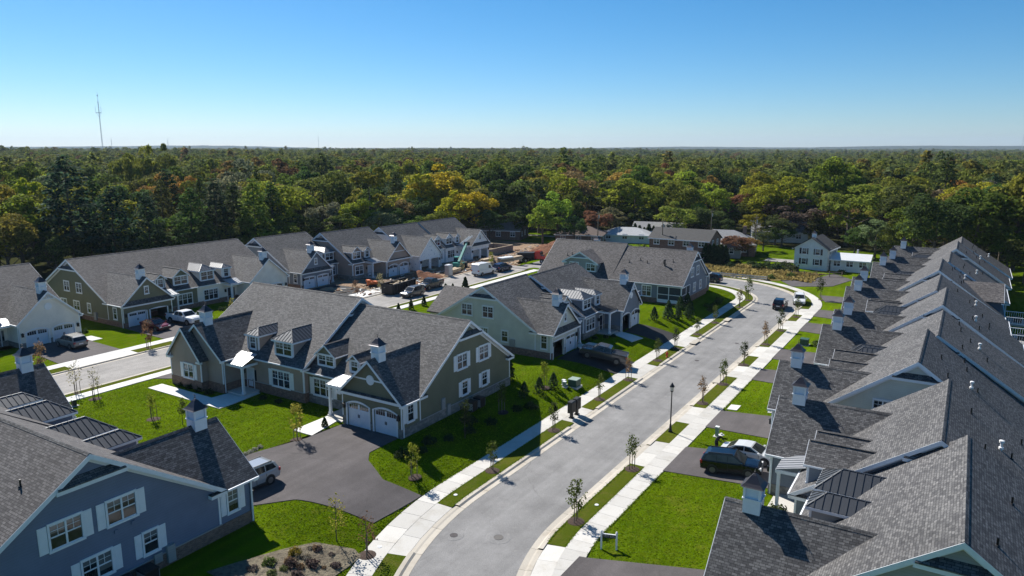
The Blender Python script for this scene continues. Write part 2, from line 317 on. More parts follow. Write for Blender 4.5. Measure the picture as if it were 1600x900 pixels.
class MB:
    def __init__(s): s.v = []; s.f = []; s.m = []
    def face(s, pts, m=0):
        i = len(s.v); s.v.extend([tuple(p) for p in pts]); s.f.append(tuple(range(i, i + len(pts)))); s.m.append(m); return s
    def box(s, x0, x1, y0, y1, z0, z1, m=0):
        i = len(s.v)
        s.v += [(x0, y0, z0), (x1, y0, z0), (x1, y1, z0), (x0, y1, z0), (x0, y0, z1), (x1, y0, z1), (x1, y1, z1), (x0, y1, z1)]
        for q in ((0, 3, 2, 1), (4, 5, 6, 7), (0, 1, 5, 4), (1, 2, 6, 5), (2, 3, 7, 6), (3, 0, 4, 7)): s.f.append(tuple(i + k for k in q)); s.m.append(m)
        return s
    def prism(s, poly, vec, m=0):
        n = len(poly); i = len(s.v); vec = Vector(vec)
        s.v += [tuple(p) for p in poly] + [tuple(Vector(p) + vec) for p in poly]
        s.f.append(tuple(i + k for k in range(n))); s.m.append(m)
        s.f.append(tuple(i + n + k for k in reversed(range(n)))); s.m.append(m)
        for k in range(n): s.f.append((i + k, i + n + k, i + n + (k + 1) % n, i + (k + 1) % n)); s.m.append(m)
        return s
    def beam(s, p, q, w, h, m=0, up=(0, 0, 1)):
        p, q = Vector(p), Vector(q); d = (q - p)
        if d.length < 1e-6: return s
        d.normalize(); up = Vector(up)
        if abs(d.dot(up)) > 0.98: up = Vector((1, 0, 0))
        a = d.cross(up).normalized() * (w / 2); b = a.cross(d).normalized() * (h / 2)
        return s.prism([p - a - b, p + a - b, p + a + b, p - a + b], q - p, m)
    def tube(s, p, q, r0, r1, n=8, m=0, cap=True):
        p, q = Vector(p), Vector(q); d = (q - p).normalized()
        a = d.cross(Vector((0, 0, 1)));
        if a.length < 0.05: a = d.cross(Vector((1, 0, 0)))
        a.normalize(); b = d.cross(a); i = len(s.v)
        for c, r in ((p, r0), (q, r1)):
            for k in range(n):
                t = 2 * math.pi * k / n; s.v.append(tuple(c + a * (math.cos(t) * r) + b * (math.sin(t) * r)))
        for k in range(n): s.f.append((i + k, i + (k + 1) % n, i + n + (k + 1) % n, i + n + k)); s.m.append(m)
        if cap:
            s.f.append(tuple(i + k for k in reversed(range(n)))); s.m.append(m); s.f.append(tuple(i + n + k for k in range(n))); s.m.append(m)
        return s
    def lathe(s, prof, n=12, c=(0, 0, 0), m=0):
        i = len(s.v)
        for r, z in prof:
            for k in range(n):
                t = 2 * math.pi * k / n; s.v.append((c[0] + math.cos(t) * r, c[1] + math.sin(t) * r, c[2] + z))
        for j in range(len(prof) - 1):
            for k in range(n): s.f.append((i + j * n + k, i + j * n + (k + 1) % n, i + (j + 1) * n + (k + 1) % n, i + (j + 1) * n + k)); s.m.append(m)
        return s
    def rings(s, rings, m=0, cap=True):
        n = len(rings[0]); i = len(s.v)
        for r in rings: s.v += [tuple(p) for p in r]
        for j in range(len(rings) - 1):
            for k in range(n): s.f.append((i + j * n + k, i + j * n + (k + 1) % n, i + (j + 1) * n + (k + 1) % n, i + (j + 1) * n + k)); s.m.append(m)
        if cap:
            s.f.append(tuple(i + k for k in reversed(range(n)))); s.m.append(m)
            e = i + (len(rings) - 1) * n; s.f.append(tuple(e + k for k in range(n))); s.m.append(m)
        return s
    def mesh(s, name, mats, smooth=False):
        me = bpy.data.meshes.new(name); me.from_pydata(s.v, [], s.f)
        mats = [mats] if isinstance(mats, str) else mats
        for x in mats: me.materials.append(M(x))
        if len(mats) > 1: me.polygons.foreach_set('material_index', s.m)
        if smooth: me.polygons.foreach_set('use_smooth', [True] * len(s.f))
        me.update(); uv_for(me); return me
    def build(s, name, mats, parent=None, loc=(0, 0, 0), rz=0.0, smooth=False):
        return put(name, s.mesh(name, mats, smooth), parent, loc, rz)
def put(name, me, parent=None, loc=(0, 0, 0), rz=0.0, scale=None):
    o = bpy.data.objects.new(name, me); COL.objects.link(o); o.parent = parent; o.location = loc; o.rotation_euler = (0, 0, rz)
    if scale: o.scale = scale if hasattr(scale, '__len__') else (scale,) * 3
    return o
def empty(name, loc, rz=0.0, parent=None):
    o = bpy.data.objects.new(name, None); COL.objects.link(o); o.location = loc; o.rotation_euler = (0, 0, rz); o.parent = parent
    o.empty_display_size = 0.3
    return o
def tag(o, label=None, cat=None, group=None, kind=None):
    if label: o['label'] = label
    if cat: o['category'] = cat
    if group: o['group'] = group
    if kind: o['kind'] = kind
    return o
def cached(key, fn):
    if key not in MESHES: MESHES[key] = fn()
    return MESHES[key]
def copy_tree(o, parent=None):
    c = o.copy(); COL.objects.link(c); c.parent = parent
    for ch in list(o.children): copy_tree(ch, c)
    return c

# ------------------------------------------------------------------ terrain heights
ROAD_Z = -1.35
def road_path():
    pts = []
    for d in np.arange(26, 0, -1.0): pts.append((43 - d, -26.35 + 27 - math.sqrt(27 * 27 - d * d)) if d < 27 else None)
    for u in np.arange(43, 127, 1.0): pts.append((u, -26.35))
    r = 17.8
    for k in range(0, 19): a = R(90) * k / 18; pts.append((127 + r * math.sin(a), -26.35 - r + r * math.cos(a)))
    for v in np.arange(-45.2, -86, -1.0): pts.append((144.8, v))
    return np.array(pts)
PATH = road_path()
PT = np.gradient(PATH, axis=0); PT /= np.linalg.norm(PT, axis=1)[:, None]
PN = np.stack([-PT[:, 1], PT[:, 0]], 1)      # in (u,v): points to +v for a +u heading (to the right of travel)
PS = np.concatenate([[0], np.cumsum(np.linalg.norm(np.diff(PATH, axis=0), axis=1))])
def road_off(u, v):
    """signed offset from the road centre line for arrays (right positive)"""
    u = np.asarray(u, float).ravel(); v = np.asarray(v, float).ravel(); out = np.empty(len(u))
    for i in range(0, len(u), 4000):
        d = (u[i:i + 4000, None] - PATH[None, :, 0]) ** 2 + (v[i:i + 4000, None] - PATH[None, :, 1]) ** 2
        k = d.argmin(1); du = u[i:i + 4000] - PATH[k, 0]; dv = v[i:i + 4000] - PATH[k, 1]
        s = np.sign(du * PN[k, 0] + dv * PN[k, 1]); out[i:i + 4000] = s * np.sqrt(d.min(1))
    return out
def height(u, v, under=False):
    u = np.asarray(u, float).ravel(); v = np.asarray(v, float).ravel()
    o = road_off(u, v); a = np.abs(o)
    ztop = ROAD_Z + 0.12
    tt = np.clip((a - 7.2) / 6.6, 0, 1); left = ztop * (1 - (1.5 * tt - .5 * tt ** 3))
    rgt = np.interp(a, [7.2, 15.5], [ztop, -0.6])
    far = np.clip((u - 128) / 16, 0, 1)
    rgt = rgt * (1 - far) + far * (ztop - 0.1)
    z = np.where(o < 0, left, rgt)
    if under: z = np.where(a < 6.5, ROAD_Z - 0.25, np.where(a < 7.2, np.minimum(z, ROAD_Z - 0.25 + (a - 6.5) / 0.7 * 0.32), z))
    # lane sunk a little under the side street
    if under: z = np.where((v < -75.2) & (v > -87.6) & (u > 12) & (u < 130.5), np.minimum(z, -0.22), z)
    return z
def H1(u, v): return float(height([u], [v])[0])

def grid_lines(a, b, step, lo, hi, growth=1.35):
    mid = list(np.arange(a, b + 1e-6, step)); l = []; s = step; x = a
    while x > lo: s *= growth; x -= s; l.append(x)
    r = []; s = step; x = mid[-1]
    while x < hi: s *= growth; x += s; r.append(x)
    return np.array(l[::-1] + mid + r)
def terrain():
    us = grid_lines(24, 156, 0.5, -6000, 7000); vs_ = np.concatenate([grid_lines(-46, -8, 0.5, -46.1, 7000)[1:]])
    left = np.concatenate([np.arange(-90, -46.2, 1.0), []]); far = []; x, s = -90, 1.0
    while x > -7000: s *= 1.3; x -= s; far.append(x)
    vs_ = np.concatenate([np.array(far[::-1]), left, vs_[vs_ > -46.2]])
    U, V = np.meshgrid(us, vs_, indexing='ij'); Z = height(U, V, True).reshape(U.shape)
    X = U * UX + V * VX; Y = U * UY + V * VY
    me = bpy.data.meshes.new('ground')
    n, m = U.shape; idx = np.arange(n * m).reshape(n, m)
    f = np.stack([idx[:-1, :-1], idx[:-1, 1:], idx[1:, 1:], idx[1:, :-1]], -1).reshape(-1, 4)
    me.from_pydata(np.stack([X, Y, Z], -1).reshape(-1, 3).tolist(), [], f.tolist()); me.materials.append(M('terrain'))
    me.update(); uv_for(me)
    return tag(put('ground', me), 'mown green lawn and woodland floor spreading to the horizon', None, None, 'structure')
terrain()

SHEETS = []
def drape(name, left, right, mat, off=0.05, n=24, m=8, parent=None, skirt=0.12, kind='structure', label=None):
    """sheet ruled between two (u,v) polylines, laid on the terrain"""
    SHEETS.append(np.array(list(left) + list(right)[::-1], float))
    def resample(p, n):
        p = np.array(p, float); s = np.concatenate([[0], np.cumsum(np.linalg.norm(np.diff(p, axis=0), axis=1))]); t = np.linspace(0, s[-1], n + 1)
        return np.stack([np.interp(t, s, p[:, 0]), np.interp(t, s, p[:, 1])], 1)
    a, b = resample(left, n), resample(right, n)
    t = np.linspace(0, 1, m + 1)[None, :, None]; g = a[:, None, :] * (1 - t) + b[:, None, :] * t
    Z = height(g[..., 0], g[..., 1]).reshape(n + 1, m + 1) + off
    mb = MB(); P = [[W(g[i, j, 0], g[i, j, 1], Z[i, j]) for j in range(m + 1)] for i in range(n + 1)]
    for i in range(n):
        for j in range(m): mb.face([P[i][j], P[i][j + 1], P[i + 1][j + 1], P[i + 1][j]])
    if skirt:
        edge = [P[i][0] for i in range(n + 1)] + [P[n][j] for j in range(1, m + 1)] + [P[i][m] for i in range(n - 1, -1, -1)] + [P[0][j] for j in range(m - 1, -1, -1)]
        dn = Vector((0, 0, -skirt))
        for p, q in zip(edge[:-1], edge[1:]): mb.face([p, q, q + dn, p + dn])
    o = mb.build(name, mat, parent)
    return tag(o, label, None, None, kind if parent is None else None)

# ------------------------------------------------------------------ the main road, kerbs, verges and pavements
def at(s, o, z):
    u = np.interp(s, PS, PATH[:, 0]); v = np.interp(s, PS, PATH[:, 1]); nu = np.interp(s, PS, PN[:, 0]); nv = np.interp(s, PS, PN[:, 1])
    return W(u + nu * o, v + nv * o, z)
def s_of(u): return float(np.interp(u, PATH[:110, 0], PS[:110]))       # arc length at a given u on the straight
S_END = PS[-1]
def ribbon(name, o0, o1, z0, z1, mat, s0=0.0, s1=None, step=1.0, parent=None, skirt=0.0):
    s1 = S_END if s1 is None else s1; n = max(2, int((s1 - s0) / step)); ss = np.linspace(s0, s1, n + 1); mb = MB()
    for a, b in zip(ss[:-1], ss[1:]): mb.face([at(a, o0, z0), at(b, o0, z0), at(b, o1, z1), at(a, o1, z1)])
    return mb.build(name, mat, parent)
def slab_mesh(s0, s1, o0, o1, z, t=0.16, gap=0.012):
    mb = MB(); s0 += gap; s1 -= gap
    c = [at(s0, o0, z), at(s1, o0, z), at(s1, o1, z), at(s0, o1, z)]
    if (c[1] - c[0]).cross(c[3] - c[0]).z < 0: c = c[::-1]
    mb.prism([p - Vector((0, 0, t)) for p in c], (0, 0, t)); return mb
road = tag(ribbon('road', -3.3, 3.3, ROAD_Z, ROAD_Z, 'road_asphalt'), 'grey asphalt street curving away between pale kerbs', None, None, 'structure')
ZS = ROAD_Z + 0.12
aprons_L = [(34.6, 40.6), (60.2, 64.4), (76.4, 82.4), (92.6, 98.4)]
aprons_R = [(26, 38.9), (54.4, 60.2), (65.8, 70.8), (82.8, 87.8), (92.9, 98.3), (109.8, 115.9), (120.9, 126.5)]
def inside(s, rngs): return any(s_of(a) <= s <= s_of(b) for a, b in rngs)
for side, aprons, nm in ((-1, aprons_L, 'left'), (1, aprons_R, 'right')):
    kerb = empty('kerb', W(60, -26.35 + side * 3.8, ROAD_Z)); kerb['kind'] = 'structure'; kerb.matrix_parent_inverse = Matrix.Identity(4)
    kl = kerb.location.copy()
    seg = 3.0; s = 0.0
    while s < S_END - 1:
        e = min(s + seg, S_END); a, b = s + 0.012, e - 0.012; mb = MB(); n = 3
        tt = np.linspace(a, b, n + 1); drop = inside((s + e) / 2, aprons); kh = 0.035 if drop else 0.115
        prof = [(3.3, 0.012), (3.72, 0.0), (3.86, kh), (4.16, kh + 0.012), (4.16, -0.2)]
        for q, w in zip(tt[:-1], tt[1:]):
            for (o0, z0), (o1, z1) in zip(prof[:-1], prof[1:]):
                mb.face([at(q, side * o0, ROAD_Z + z0) - kl, at(w, side * o0, ROAD_Z + z0) - kl, at(w, side * o1, ROAD_Z + z1) - kl, at(q, side * o1, ROAD_Z + z1) - kl])
        mb.build('kerb_stone', 'kerb_concrete', kerb); s = e
    walk = empty('pavement', W(60, -26.35 + side * 6.3, ROAD_Z)); walk['kind'] = 'structure'; wl = walk.location.copy()
    s = 0.0
    while s < S_END - 1:
        e = min(s + 1.62, S_END)
        mbx = slab_mesh(s, e, side * 5.5, side * 7.1, ZS + 0.015); mbx.v = [tuple(Vector(p) - wl) for p in mbx.v]; mbx.build('slab', 'concrete', walk); s = e
    # bedding under the slab joints
    mb = ribbon('bedding', side * 5.48, side * 7.12, ZS - 0.02, ZS - 0.02, 'joint', parent=None); tag(mb, None, None, None, 'structure')
    # aprons of concrete where driveways cross the verge
    k0 = 0.0
    cuts = [(s_of(a), s_of(b)) for a, b in aprons] + [(S_END, S_END)]
    for a, b in cuts:
        if a - k0 > 1: 
            g = ribbon('verge', side * 4.16, side * 5.5, ZS - 0.01, ZS + 0.005, 'verge', k0, a, 0.8); tag(g, 'strip of grass between kerb and pavement', None, None, 'structure')
        if b > a:
            ap = empty('apron', at((a + b) / 2, side * 4.8, ZS)); ap['kind'] = 'structure'; al = ap.location.copy(); nseg = max(2, round((b - a) / 2.4))
            for i in range(nseg):
                q, w = a + (b - a) * i / nseg, a + (b - a) * (i + 1) / nseg
                mbx = MB(); c = [at(q + 0.012, side * 4.17, ZS - 0.06), at(w - 0.012, side * 4.17, ZS - 0.06), at(w - 0.012, side * 5.49, ZS + 0.005), at(q + 0.012, side * 5.49, ZS + 0.005)]
                if (c[1] - c[0]).cross(c[3] - c[0]).z < 0: c = c[::-1]
                mbx.prism([p - al - Vector((0, 0, 0.15)) for p in c], (0, 0, 0.15)); mbx.build('slab', 'concrete', ap)
            bd = ribbon('bedding', side * 4.16, side * 5.5, ZS - 0.085, ZS - 0.025, 'joint', a, b); tag(bd, None, None, None, 'structure')
        k0 = b
# ------------------------------------------------------------------ the side street behind the corner house
def sheet(name, u0, u1, v0, v1, z, mat, parent=None, kind='structure', label=None, du=4.0):
    mb = MB(); n = max(1, int((u1 - u0) / du))
    for i in range(n):
        a, b = u0 + (u1 - u0) * i / n, u0 + (u1 - u0) * (i + 1) / n
        mb.face([W(a, v0, z), W(b, v0, z), W(b, v1, z), W(a, v1, z)])
    return tag(mb.build(name, mat, parent), label, None, None, kind)
sheet('side_street', 5, 130, -84.8, -77.6, -0.05, 'road_pale', label='pale side street running behind the corner house')
drape('side_street', [(130, -84.8), (142, -84.8)], [(130, -77.6), (142, -77.6)], 'road_pale', 0.03, 24, 4, label='end of the pale side street at the building plot')
def flat_walk(v0, v1, u0, u1, z=0.075, skip=()):
    w = empty('pavement', W((u0 + u1) / 2, v0, 0)); w['kind'] = 'structure'; wl = w.location.copy(); u = u0
    while u < u1 - 0.3:
        e = min(u + 1.7, u1); mb = MB()
        c = [W(u + .012, v0, z), W(u + .012, v1, z), W(e - .012, v1, z), W(e - .012, v0, z)]
        if (c[1] - c[0]).cross(c[3] - c[0]).z < 0: c = c[::-1]
        mb.prism([p - wl - Vector((0, 0, .3)) for p in c], (0, 0, .3)); mb.build('slab', 'concrete_white', w); u = e
    sheet('bedding', u0, u1, v0, v1, z - 0.03, 'joint')
flat_walk(-75.9, -74.4, 20, 130); flat_walk(-88.9, -87.3, 20, 86); 
for v0, v1, u0, u1 in ((-77.6, -76.85, 5, 128), (-84.8, -85.55, 5, 128)):
    k = empty('kerb', W(60, v0, 0)); k['kind'] = 'structure'; kl = k.location.copy(); u = u0
    while u < u1:
        e = u + 3.0; mb = MB(); sg = 1 if v1 > v0 else -1
        prof = [(v0, -0.04), (v0 + sg * 0.42, -0.05), (v0 + sg * 0.55, 0.07), (v1, 0.075), (v1, -0.25)]
        for (a, za), (b, zb) in zip(prof[:-1], prof[1:]): mb.face([W(u + .012, a, za) - kl, W(e - .012, a, za) - kl, W(e - .012, b, zb) - kl, W(u + .012, b, zb) - kl])
        mb.build('kerb_stone', 'kerb_concrete', k); u = e
sheet('verge', 5, 130, -76.85, -75.92, 0.06, 'verge')
for a, b in ((5, 41.6), (49.5, 55.0), (63.5, 76.0), (84, 86)): sheet('verge', a, b, -85.55, -87.3, 0.06, 'verge')
for a, b in ((41.6, 49.5), (55.0, 63.5), (76.0, 84)):
    ap = empty('apron', W((a + b) / 2, -86.4, 0)); ap['kind'] = 'structure'; al = ap.location.copy()
    for i in range(3):
        q, w = a + (b - a) * i / 3, a + (b - a) * (i + 1) / 3; mb = MB(); c = [W(q + .01, -87.28, .07), W(w - .01, -87.28, .07), W(w - .01, -85.56, .05), W(q + .01, -85.56, .05)]
        if (c[1] - c[0]).cross(c[3] - c[0]).z < 0: c = c[::-1]
        mb.prism([p - al - Vector((0, 0, .3)) for p in c], (0, 0, .3)); mb.build('slab', 'concrete_white', ap)
    sheet('bedding', a, b, -85.55, -87.3, 0.02, 'joint')
# construction side of the street: pale entrance slab and bare earth
tag(drape('dirt_lot', [(86, -85.6), (100, -85.6), (120, -85.6), (141, -85.6)], [(86, -101), (100, -104), (120, -104), (141, -104)], 'bare_earth', 0.07, 60, 16), 'bare tan earth of the building plot', None, None, 'structure')
tag(drape('dirt_lot', [(141, -88), (150, -88), (166, -80), (176, -80)], [(141, -118), (152, -122), (166, -124), (176, -126)], 'bare_earth', 0.09, 30, 24), 'bare earth beyond the unfinished house', None, None, 'structure')
sheet('concrete_entrance', 86, 100, -85.6, -89.2, 0.115, 'concrete_white', label='pale concrete pavement beside the dumpster')
# ------------------------------------------------------------------ driveways
DR = 'driveway'
drape(DR, [(35.0, -33.4), (34.2, -36.2), (33.2, -39.2), (30.8, -41.2), (29.6, -42.5), (29.6, -48.5)], [(40.4, -33.4), (39.6, -36.6), (41.0, -39.4), (42.2, -40.4), (45.9, -40.4), (45.9, -40.9)], 'drive_asphalt', 0.05, 60, 30, label='dark asphalt court shared by the blue and green houses')
drape(DR, [(29.6, -48.5), (31.8, -49.0), (34.8, -49.2)], [(45.9, -40.9), (45.9, -46.9), (41.6, -47.2)], 'drive_asphalt', 0.05, 30, 30, label='dark asphalt in front of the two garages')
drape(DR, [(76.6, -33.4), (74.6, -40.3)], [(82.2, -33.4), (80.3, -40.3)], 'new_drive', 0.05, 20, 14, label='black driveway under the grey pickup')
drape(DR, [(92.8, -33.4), (91.6, -38.9)], [(98.2, -33.4), (96.9, -38.9)], 'new_drive', 0.05, 20, 14, label='black driveway of the blue-grey house')
for a, b, c, d, vg in ((30.5, 39.2, 34.0, 41.6, -9.6), (54.4, 60.2, 54.4, 61.2, -10.6), (65.8, 71.0, 64.8, 71.0, -12.4), (82.9, 87.8, 80.8, 87.2, -11.2), (92.9, 98.3, 90.2, 96.8, -11.2), (109.8, 115.9, 106.6, 113.4, -12.0), (120.9, 126.5, 117.4, 124.2, -12.0)):
    drape(DR, [(a, -19.3), (c, vg)], [(b, -19.3), (d, vg)], 'drive_asphalt', 0.05, 20, 14, label='asphalt driveway up to a house of the long terrace')
drape(DR, [(133.5, -19.5), (133.0, -10.8)], [(139.5, -21.5), (139.5, -10.8)], 'drive_asphalt', 0.05, 16, 12, label='asphalt driveway where the street bends')
drape(DR, [(146, -27.5), (150, -21), (160, -18.5)], [(152, -31), (155.5, -26), (166, -23.0)], 'drive_asphalt', 0.06, 20, 12, label='asphalt lane leaving the bend')
drape(DR, [(41.8, -88.9), (42.8, -99.8)], [(49.3, -88.9), (49.6, -99.8)], 'drive_asphalt', 0.05, 14, 10, label='asphalt driveway of the cream house')
drape(DR, [(55.2, -88.9), (55.8, -99.2)], [(63.4, -88.9), (62.8, -99.2)], 'drive_asphalt', 0.05, 14, 10, label='asphalt driveway under the white pickup')
drape(DR, [(76.2, -88.9), (76.6, -99.2)], [(83.8, -88.9), (83.8, -99.2)], 'drive_asphalt', 0.05, 14, 10, label='asphalt driveway of the cream house unit')
drape(DR, [(44.4, -74.4), (46.6, -70.8)], [(50.5, -74.4), (54.0, -70.8)], 'drive_asphalt', 0.05, 8, 8, label='short asphalt drive at the side garage')
for a, b in ((88.8, 95.2), (105.6, 111.6)): drape(DR, [(a, -89.2), (a, -98.6 if a < 100 else -94.4)], [(b, -89.2), (b, -98.6 if a < 100 else -94.4)], 'new_drive', 0.13, 10, 8, label='new driveway in front of unfinished garages')
# front walks
FW = 'front_walk'
drape(FW, [(42.2, -71.8), (43.8, -71.8)], [(42.2, -60.0), (43.8, -60.0)], 'concrete_white', 0.07, 4, 12, label='pale concrete walk before the taupe house')
drape(FW, [(43.8, -63.4), (47.4, -62.8)], [(43.8, -60.0), (47.4, -60.4)], 'concrete_white', 0.068, 6, 4, label='pale walk to the taupe porch')
drape(FW, [(42.2, -49.6), (47.6, -49.6)], [(42.2, -47.2), (47.6, -48.2)], 'concrete_white', 0.07, 8, 4, label='pale walk to the green house porch')
drape(FW, [(80.6, -40.4), (83.6, -40.4)], [(80.6, -38.6), (83.6, -38.6)], 'concrete_white', 0.07, 4, 4, label='pale walk beside the grey pickup')
drape(FW, [(89.4, -40.4), (91.0, -40.4)], [(88.4, -36.4), (91.4, -36.0)], 'concrete_white', 0.07, 4, 6, label='pale walk to the blue-grey porch')
drape(FW, [(49.6, -99.0), (51.0, -99.0)], [(49.6, -96.2), (51.0, -96.2)], 'concrete_white', 0.06, 4, 6)
drape(FW, [(71.6, -18.9), (71.6, -17.9)], [(73.2, -18.9), (73.2, -17.9)], 'concrete_white', 0.06, 4, 4)
drape(FW, [(72.0, -15.0), (72.0, -12.8)], [(73.4, -15.0), (73.4, -12.8)], 'concrete_white', 0.06, 4, 4)
# meadow beyond the far road, straw bed near the corner
drape('meadow', [(149.6, -76), (149.6, -70), (149.8, -45), (149.0, -34), (152.2, -29.5)], [(166, -76), (164, -70), (164.5, -48), (164, -32), (165, -24)], 'meadow', 0.06, 60, 16, label='rough brown meadow behind the far road')
drape('planting_bed', [(24, -32.2), (26.4, -31.6), (28.4, -31.0), (30.2, -31.2), (31.7, -31.4)], [(24, -36.6), (26.4, -35.6), (28.6, -34.9), (30.4, -34.2), (31.9, -32.2)], 'straw_bed', 0.05, 30, 14, label='mulched planting bed with dry straw by the corner')
for nm, u, v, r, lb in (('manhole', 38.6, -25.2, 0.55, 'large round iron cover in a pale concrete collar at the near end of the road'), ('manhole', 37.2, -28.0, 0.45, 'smaller round cover near the left kerb at the near end of the road'), ('manhole', 87.5, -27.2, 0.45, 'flat round cover in the road opposite the grey pickup'), ('manhole', 98.5, -25.2, 0.45, 'flat round cover farthest up the road')):
    o = MB(); o.lathe([(0, 0), (r * 0.62, 0), (r * 0.62, -0.005), (r * 0.66, -0.005), (r * 0.66, 0.004), (r * 1.5, 0.004), (r * 1.62, -0.01)], 28)
    mh = o.build(nm, 'road_asphalt', None, W(u, v, ROAD_Z + 0.012)); tag(mh, lb, 'manhole cover')
    c = MB(); c.lathe([(0, 0), (r * 0.6, 0), (r * 0.6, -0.01)], 24); c.build('cover', 'joint' if r > .5 else 'drive_asphalt', mh, (0, 0, 0.012))
# ------------------------------------------------------------------ house parts
OH = 0.35
def window(parent, loc, rz, w, h, n=1, shutters=None, grid=(2, 2), trim='white_trim'):
    """a window facing local -y: frame with rails and glazing bars, one pane object per light, optional shutters beside it"""
    key = ('win', round(w, 2), round(h, 2), n, grid, trim)
    def mk():
        mb = MB(); t = 0.11
        mb.box(-w / 2 - t, w / 2 + t, -0.075, 0, h, h + t * 1.2).box(-w / 2 - t - 0.03, w / 2 + t + 0.03, -0.10, 0, -t * 1.2, 0)
        mb.box(-w / 2 - t, -w / 2, -0.075, 0, 0, h).box(w / 2, w / 2 + t, -0.075, 0, 0, h)
        lw = w / n
        for i in range(1, n): mb.box(-w / 2 + i * lw - 0.05, -w / 2 + i * lw + 0.05, -0.07, 0, 0, h)
        for i in range(n):
            x0 = -w / 2 + i * lw + 0.04; x1 = x0 + lw - 0.08
            mb.box(x0, x1, -0.055, 0, h / 2 - 0.035, h / 2 + 0.035)
            mb.box(x0, x1, -0.055, 0, h - 0.05, h - 0.001).box(x0, x1, -0.055, 0, 0.001, 0.06)
            for k in range(1, grid[0]): xx = x0 + (x1 - x0) * k / grid[0]; mb.box(xx - 0.013, xx + 0.013, -0.035, 0, h / 2, h)
            for k in range(1, grid[1]): zz = h / 2 + h / 2 * k / grid[1]; mb.box(x0, x1, -0.034, 0, zz - 0.013, zz + 0.013)
        return mb.mesh('window', trim)
    o = put('window', cached(key, mk), parent, loc, rz)
    lw = w / n; key2 = ('pane', round(lw, 2), round(h, 2))
    pm = cached(key2, lambda: MB().box(-lw / 2 + 0.03, lw / 2 - 0.03, -0.02, -0.004, 0.02, h - 0.02).mesh('pane', 'window_glass'))
    for i in range(n): put('pane', pm, o, (-w / 2 + (i + 0.5) * lw, 0, 0))
    if shutters:
        sw = 0.42 if w < 1.3 else 0.46
        sm = cached(('shut', round(h, 2), sw), lambda: shutter_mesh(sw, h))
        c, s = math.cos(rz), math.sin(rz)
        for sg in (-1, 1):
            d = sg * (w / 2 + 0.13 + sw / 2); put('shutter', sm, parent, (loc[0] + c * d, loc[1] + s * d, loc[2]), rz)
    return o
def shutter_mesh(w, h):
    mb = MB(); mb.box(-w / 2, w / 2, -0.035, 0, -0.06, h + 0.06)
    for a, b in ((0.02, h * 0.44), (h * 0.54, h - 0.02)): mb.box(-w / 2 + 0.07, w / 2 - 0.07, -0.048, -0.035, a, b)
    return mb.mesh('shutter', 'white_trim')
def garage_door(parent, loc, rz, w, h, arch=0.22, shut=True):
    """white carriage door in an arched surround, facing local -y"""
    def curve(x, base, rise, half): return base + rise * (1 - (x / half) ** 2)
    n = 8; hw = w / 2
    def surround():
        mb = MB(); t = 0.16; xs = [-hw + 2 * hw * k / n for k in range(n + 1)]
        mb.box(-hw - t, -hw, -0.06, 0, 0, h + 0.02).box(hw, hw + t, -0.06, 0, 0, h + 0.02)
        xo = [-(hw + t) + 2 * (hw + t) * k / n for k in range(n + 1)]
        for k in range(n):
            a = [(xs[k], -0.06, curve(xs[k], h, arch, hw)), (xs[k + 1], -0.06, curve(xs[k + 1], h, arch, hw)), (xo[k + 1], -0.06, curve(xo[k + 1], h + 0.02, arch + t, hw + t)), (xo[k], -0.06, curve(xo[k], h + 0.02, arch + t, hw + t))]
            mb.prism(a, (0, 0.06, 0))
        return mb.mesh('door_surround', 'white_trim')
    put('door_surround', cached(('gsur', w, h, arch), surround), parent, loc, rz)
    if not shut: return None
    def slab():
        mb = MB(); xs = [-hw + 2 * hw * k / n for k in range(n + 1)]
        mb.prism([(-hw, 0.10, -0.02), (hw, 0.10, -0.02)] + [(x, 0.10, curve(x, h, arch, hw)) for x in reversed(xs)], (0, 0.05, 0))
        z = h - 0.52
        for sx in (-1, 1):       # raised rails and cross-bucks of each leaf
            a, b = sorted((sx * 0.05, sx * (hw - 0.04)))
            mb.box(a, b, 0.075, 0.10, z - 0.08, z).box(a, b, 0.075, 0.10, 0.0, 0.12).box(a, a + 0.10, 0.076, 0.10, 0.12, z - 0.08).box(b - 0.10, b, 0.076, 0.10, 0.12, z - 0.08)
            mb.beam((a + 0.1, 0.09, 0.12), (b - 0.1, 0.09, z - 0.08), 0.02, 0.10, 0, (0, 0, 1)); mb.box((a + b) / 2 - 0.04, (a + b) / 2 + 0.04, 0.079, 0.10, 0.12, z - 0.08)
        return mb.mesh('garage_door', 'white_door')
    o = put('garage_door', cached(('gdoor', w, h, arch), slab), parent, loc, rz)
    def lites(sx):
        mb = MB(); a, b = sorted((sx * 0.10, sx * (hw - 0.14))); z0 = h - 0.44; m = 4
        for k in range(m):
            x0 = a + (b - a) * k / m + 0.02; x1 = a + (b - a) * (k + 1) / m - 0.02
            mb.prism([(x0, 0.088, z0), (x1, 0.088, z0), (x1, 0.088, min(h - 0.05 + arch * 0.8, curve(x1, h, arch, hw) - 0.13)), (x0, 0.088, min(h - 0.05 + arch * 0.8, curve(x0, h, arch, hw) - 0.13))], (0, 0.012, 0))
        return mb.mesh('pane', 'window_glass')
    for sx in (-1, 1): put('pane', cached(('glite', w, h, arch, sx), lambda: lites(sx)), o)
    put('handle', cached(('ghandle',), lambda: MB().box(-0.10, -0.05, 0.03, 0.075, 0.9, 1.2).box(0.05, 0.10, 0.03, 0.075, 0.9, 1.2).mesh('handle', 'black_metal')), o)
    return o
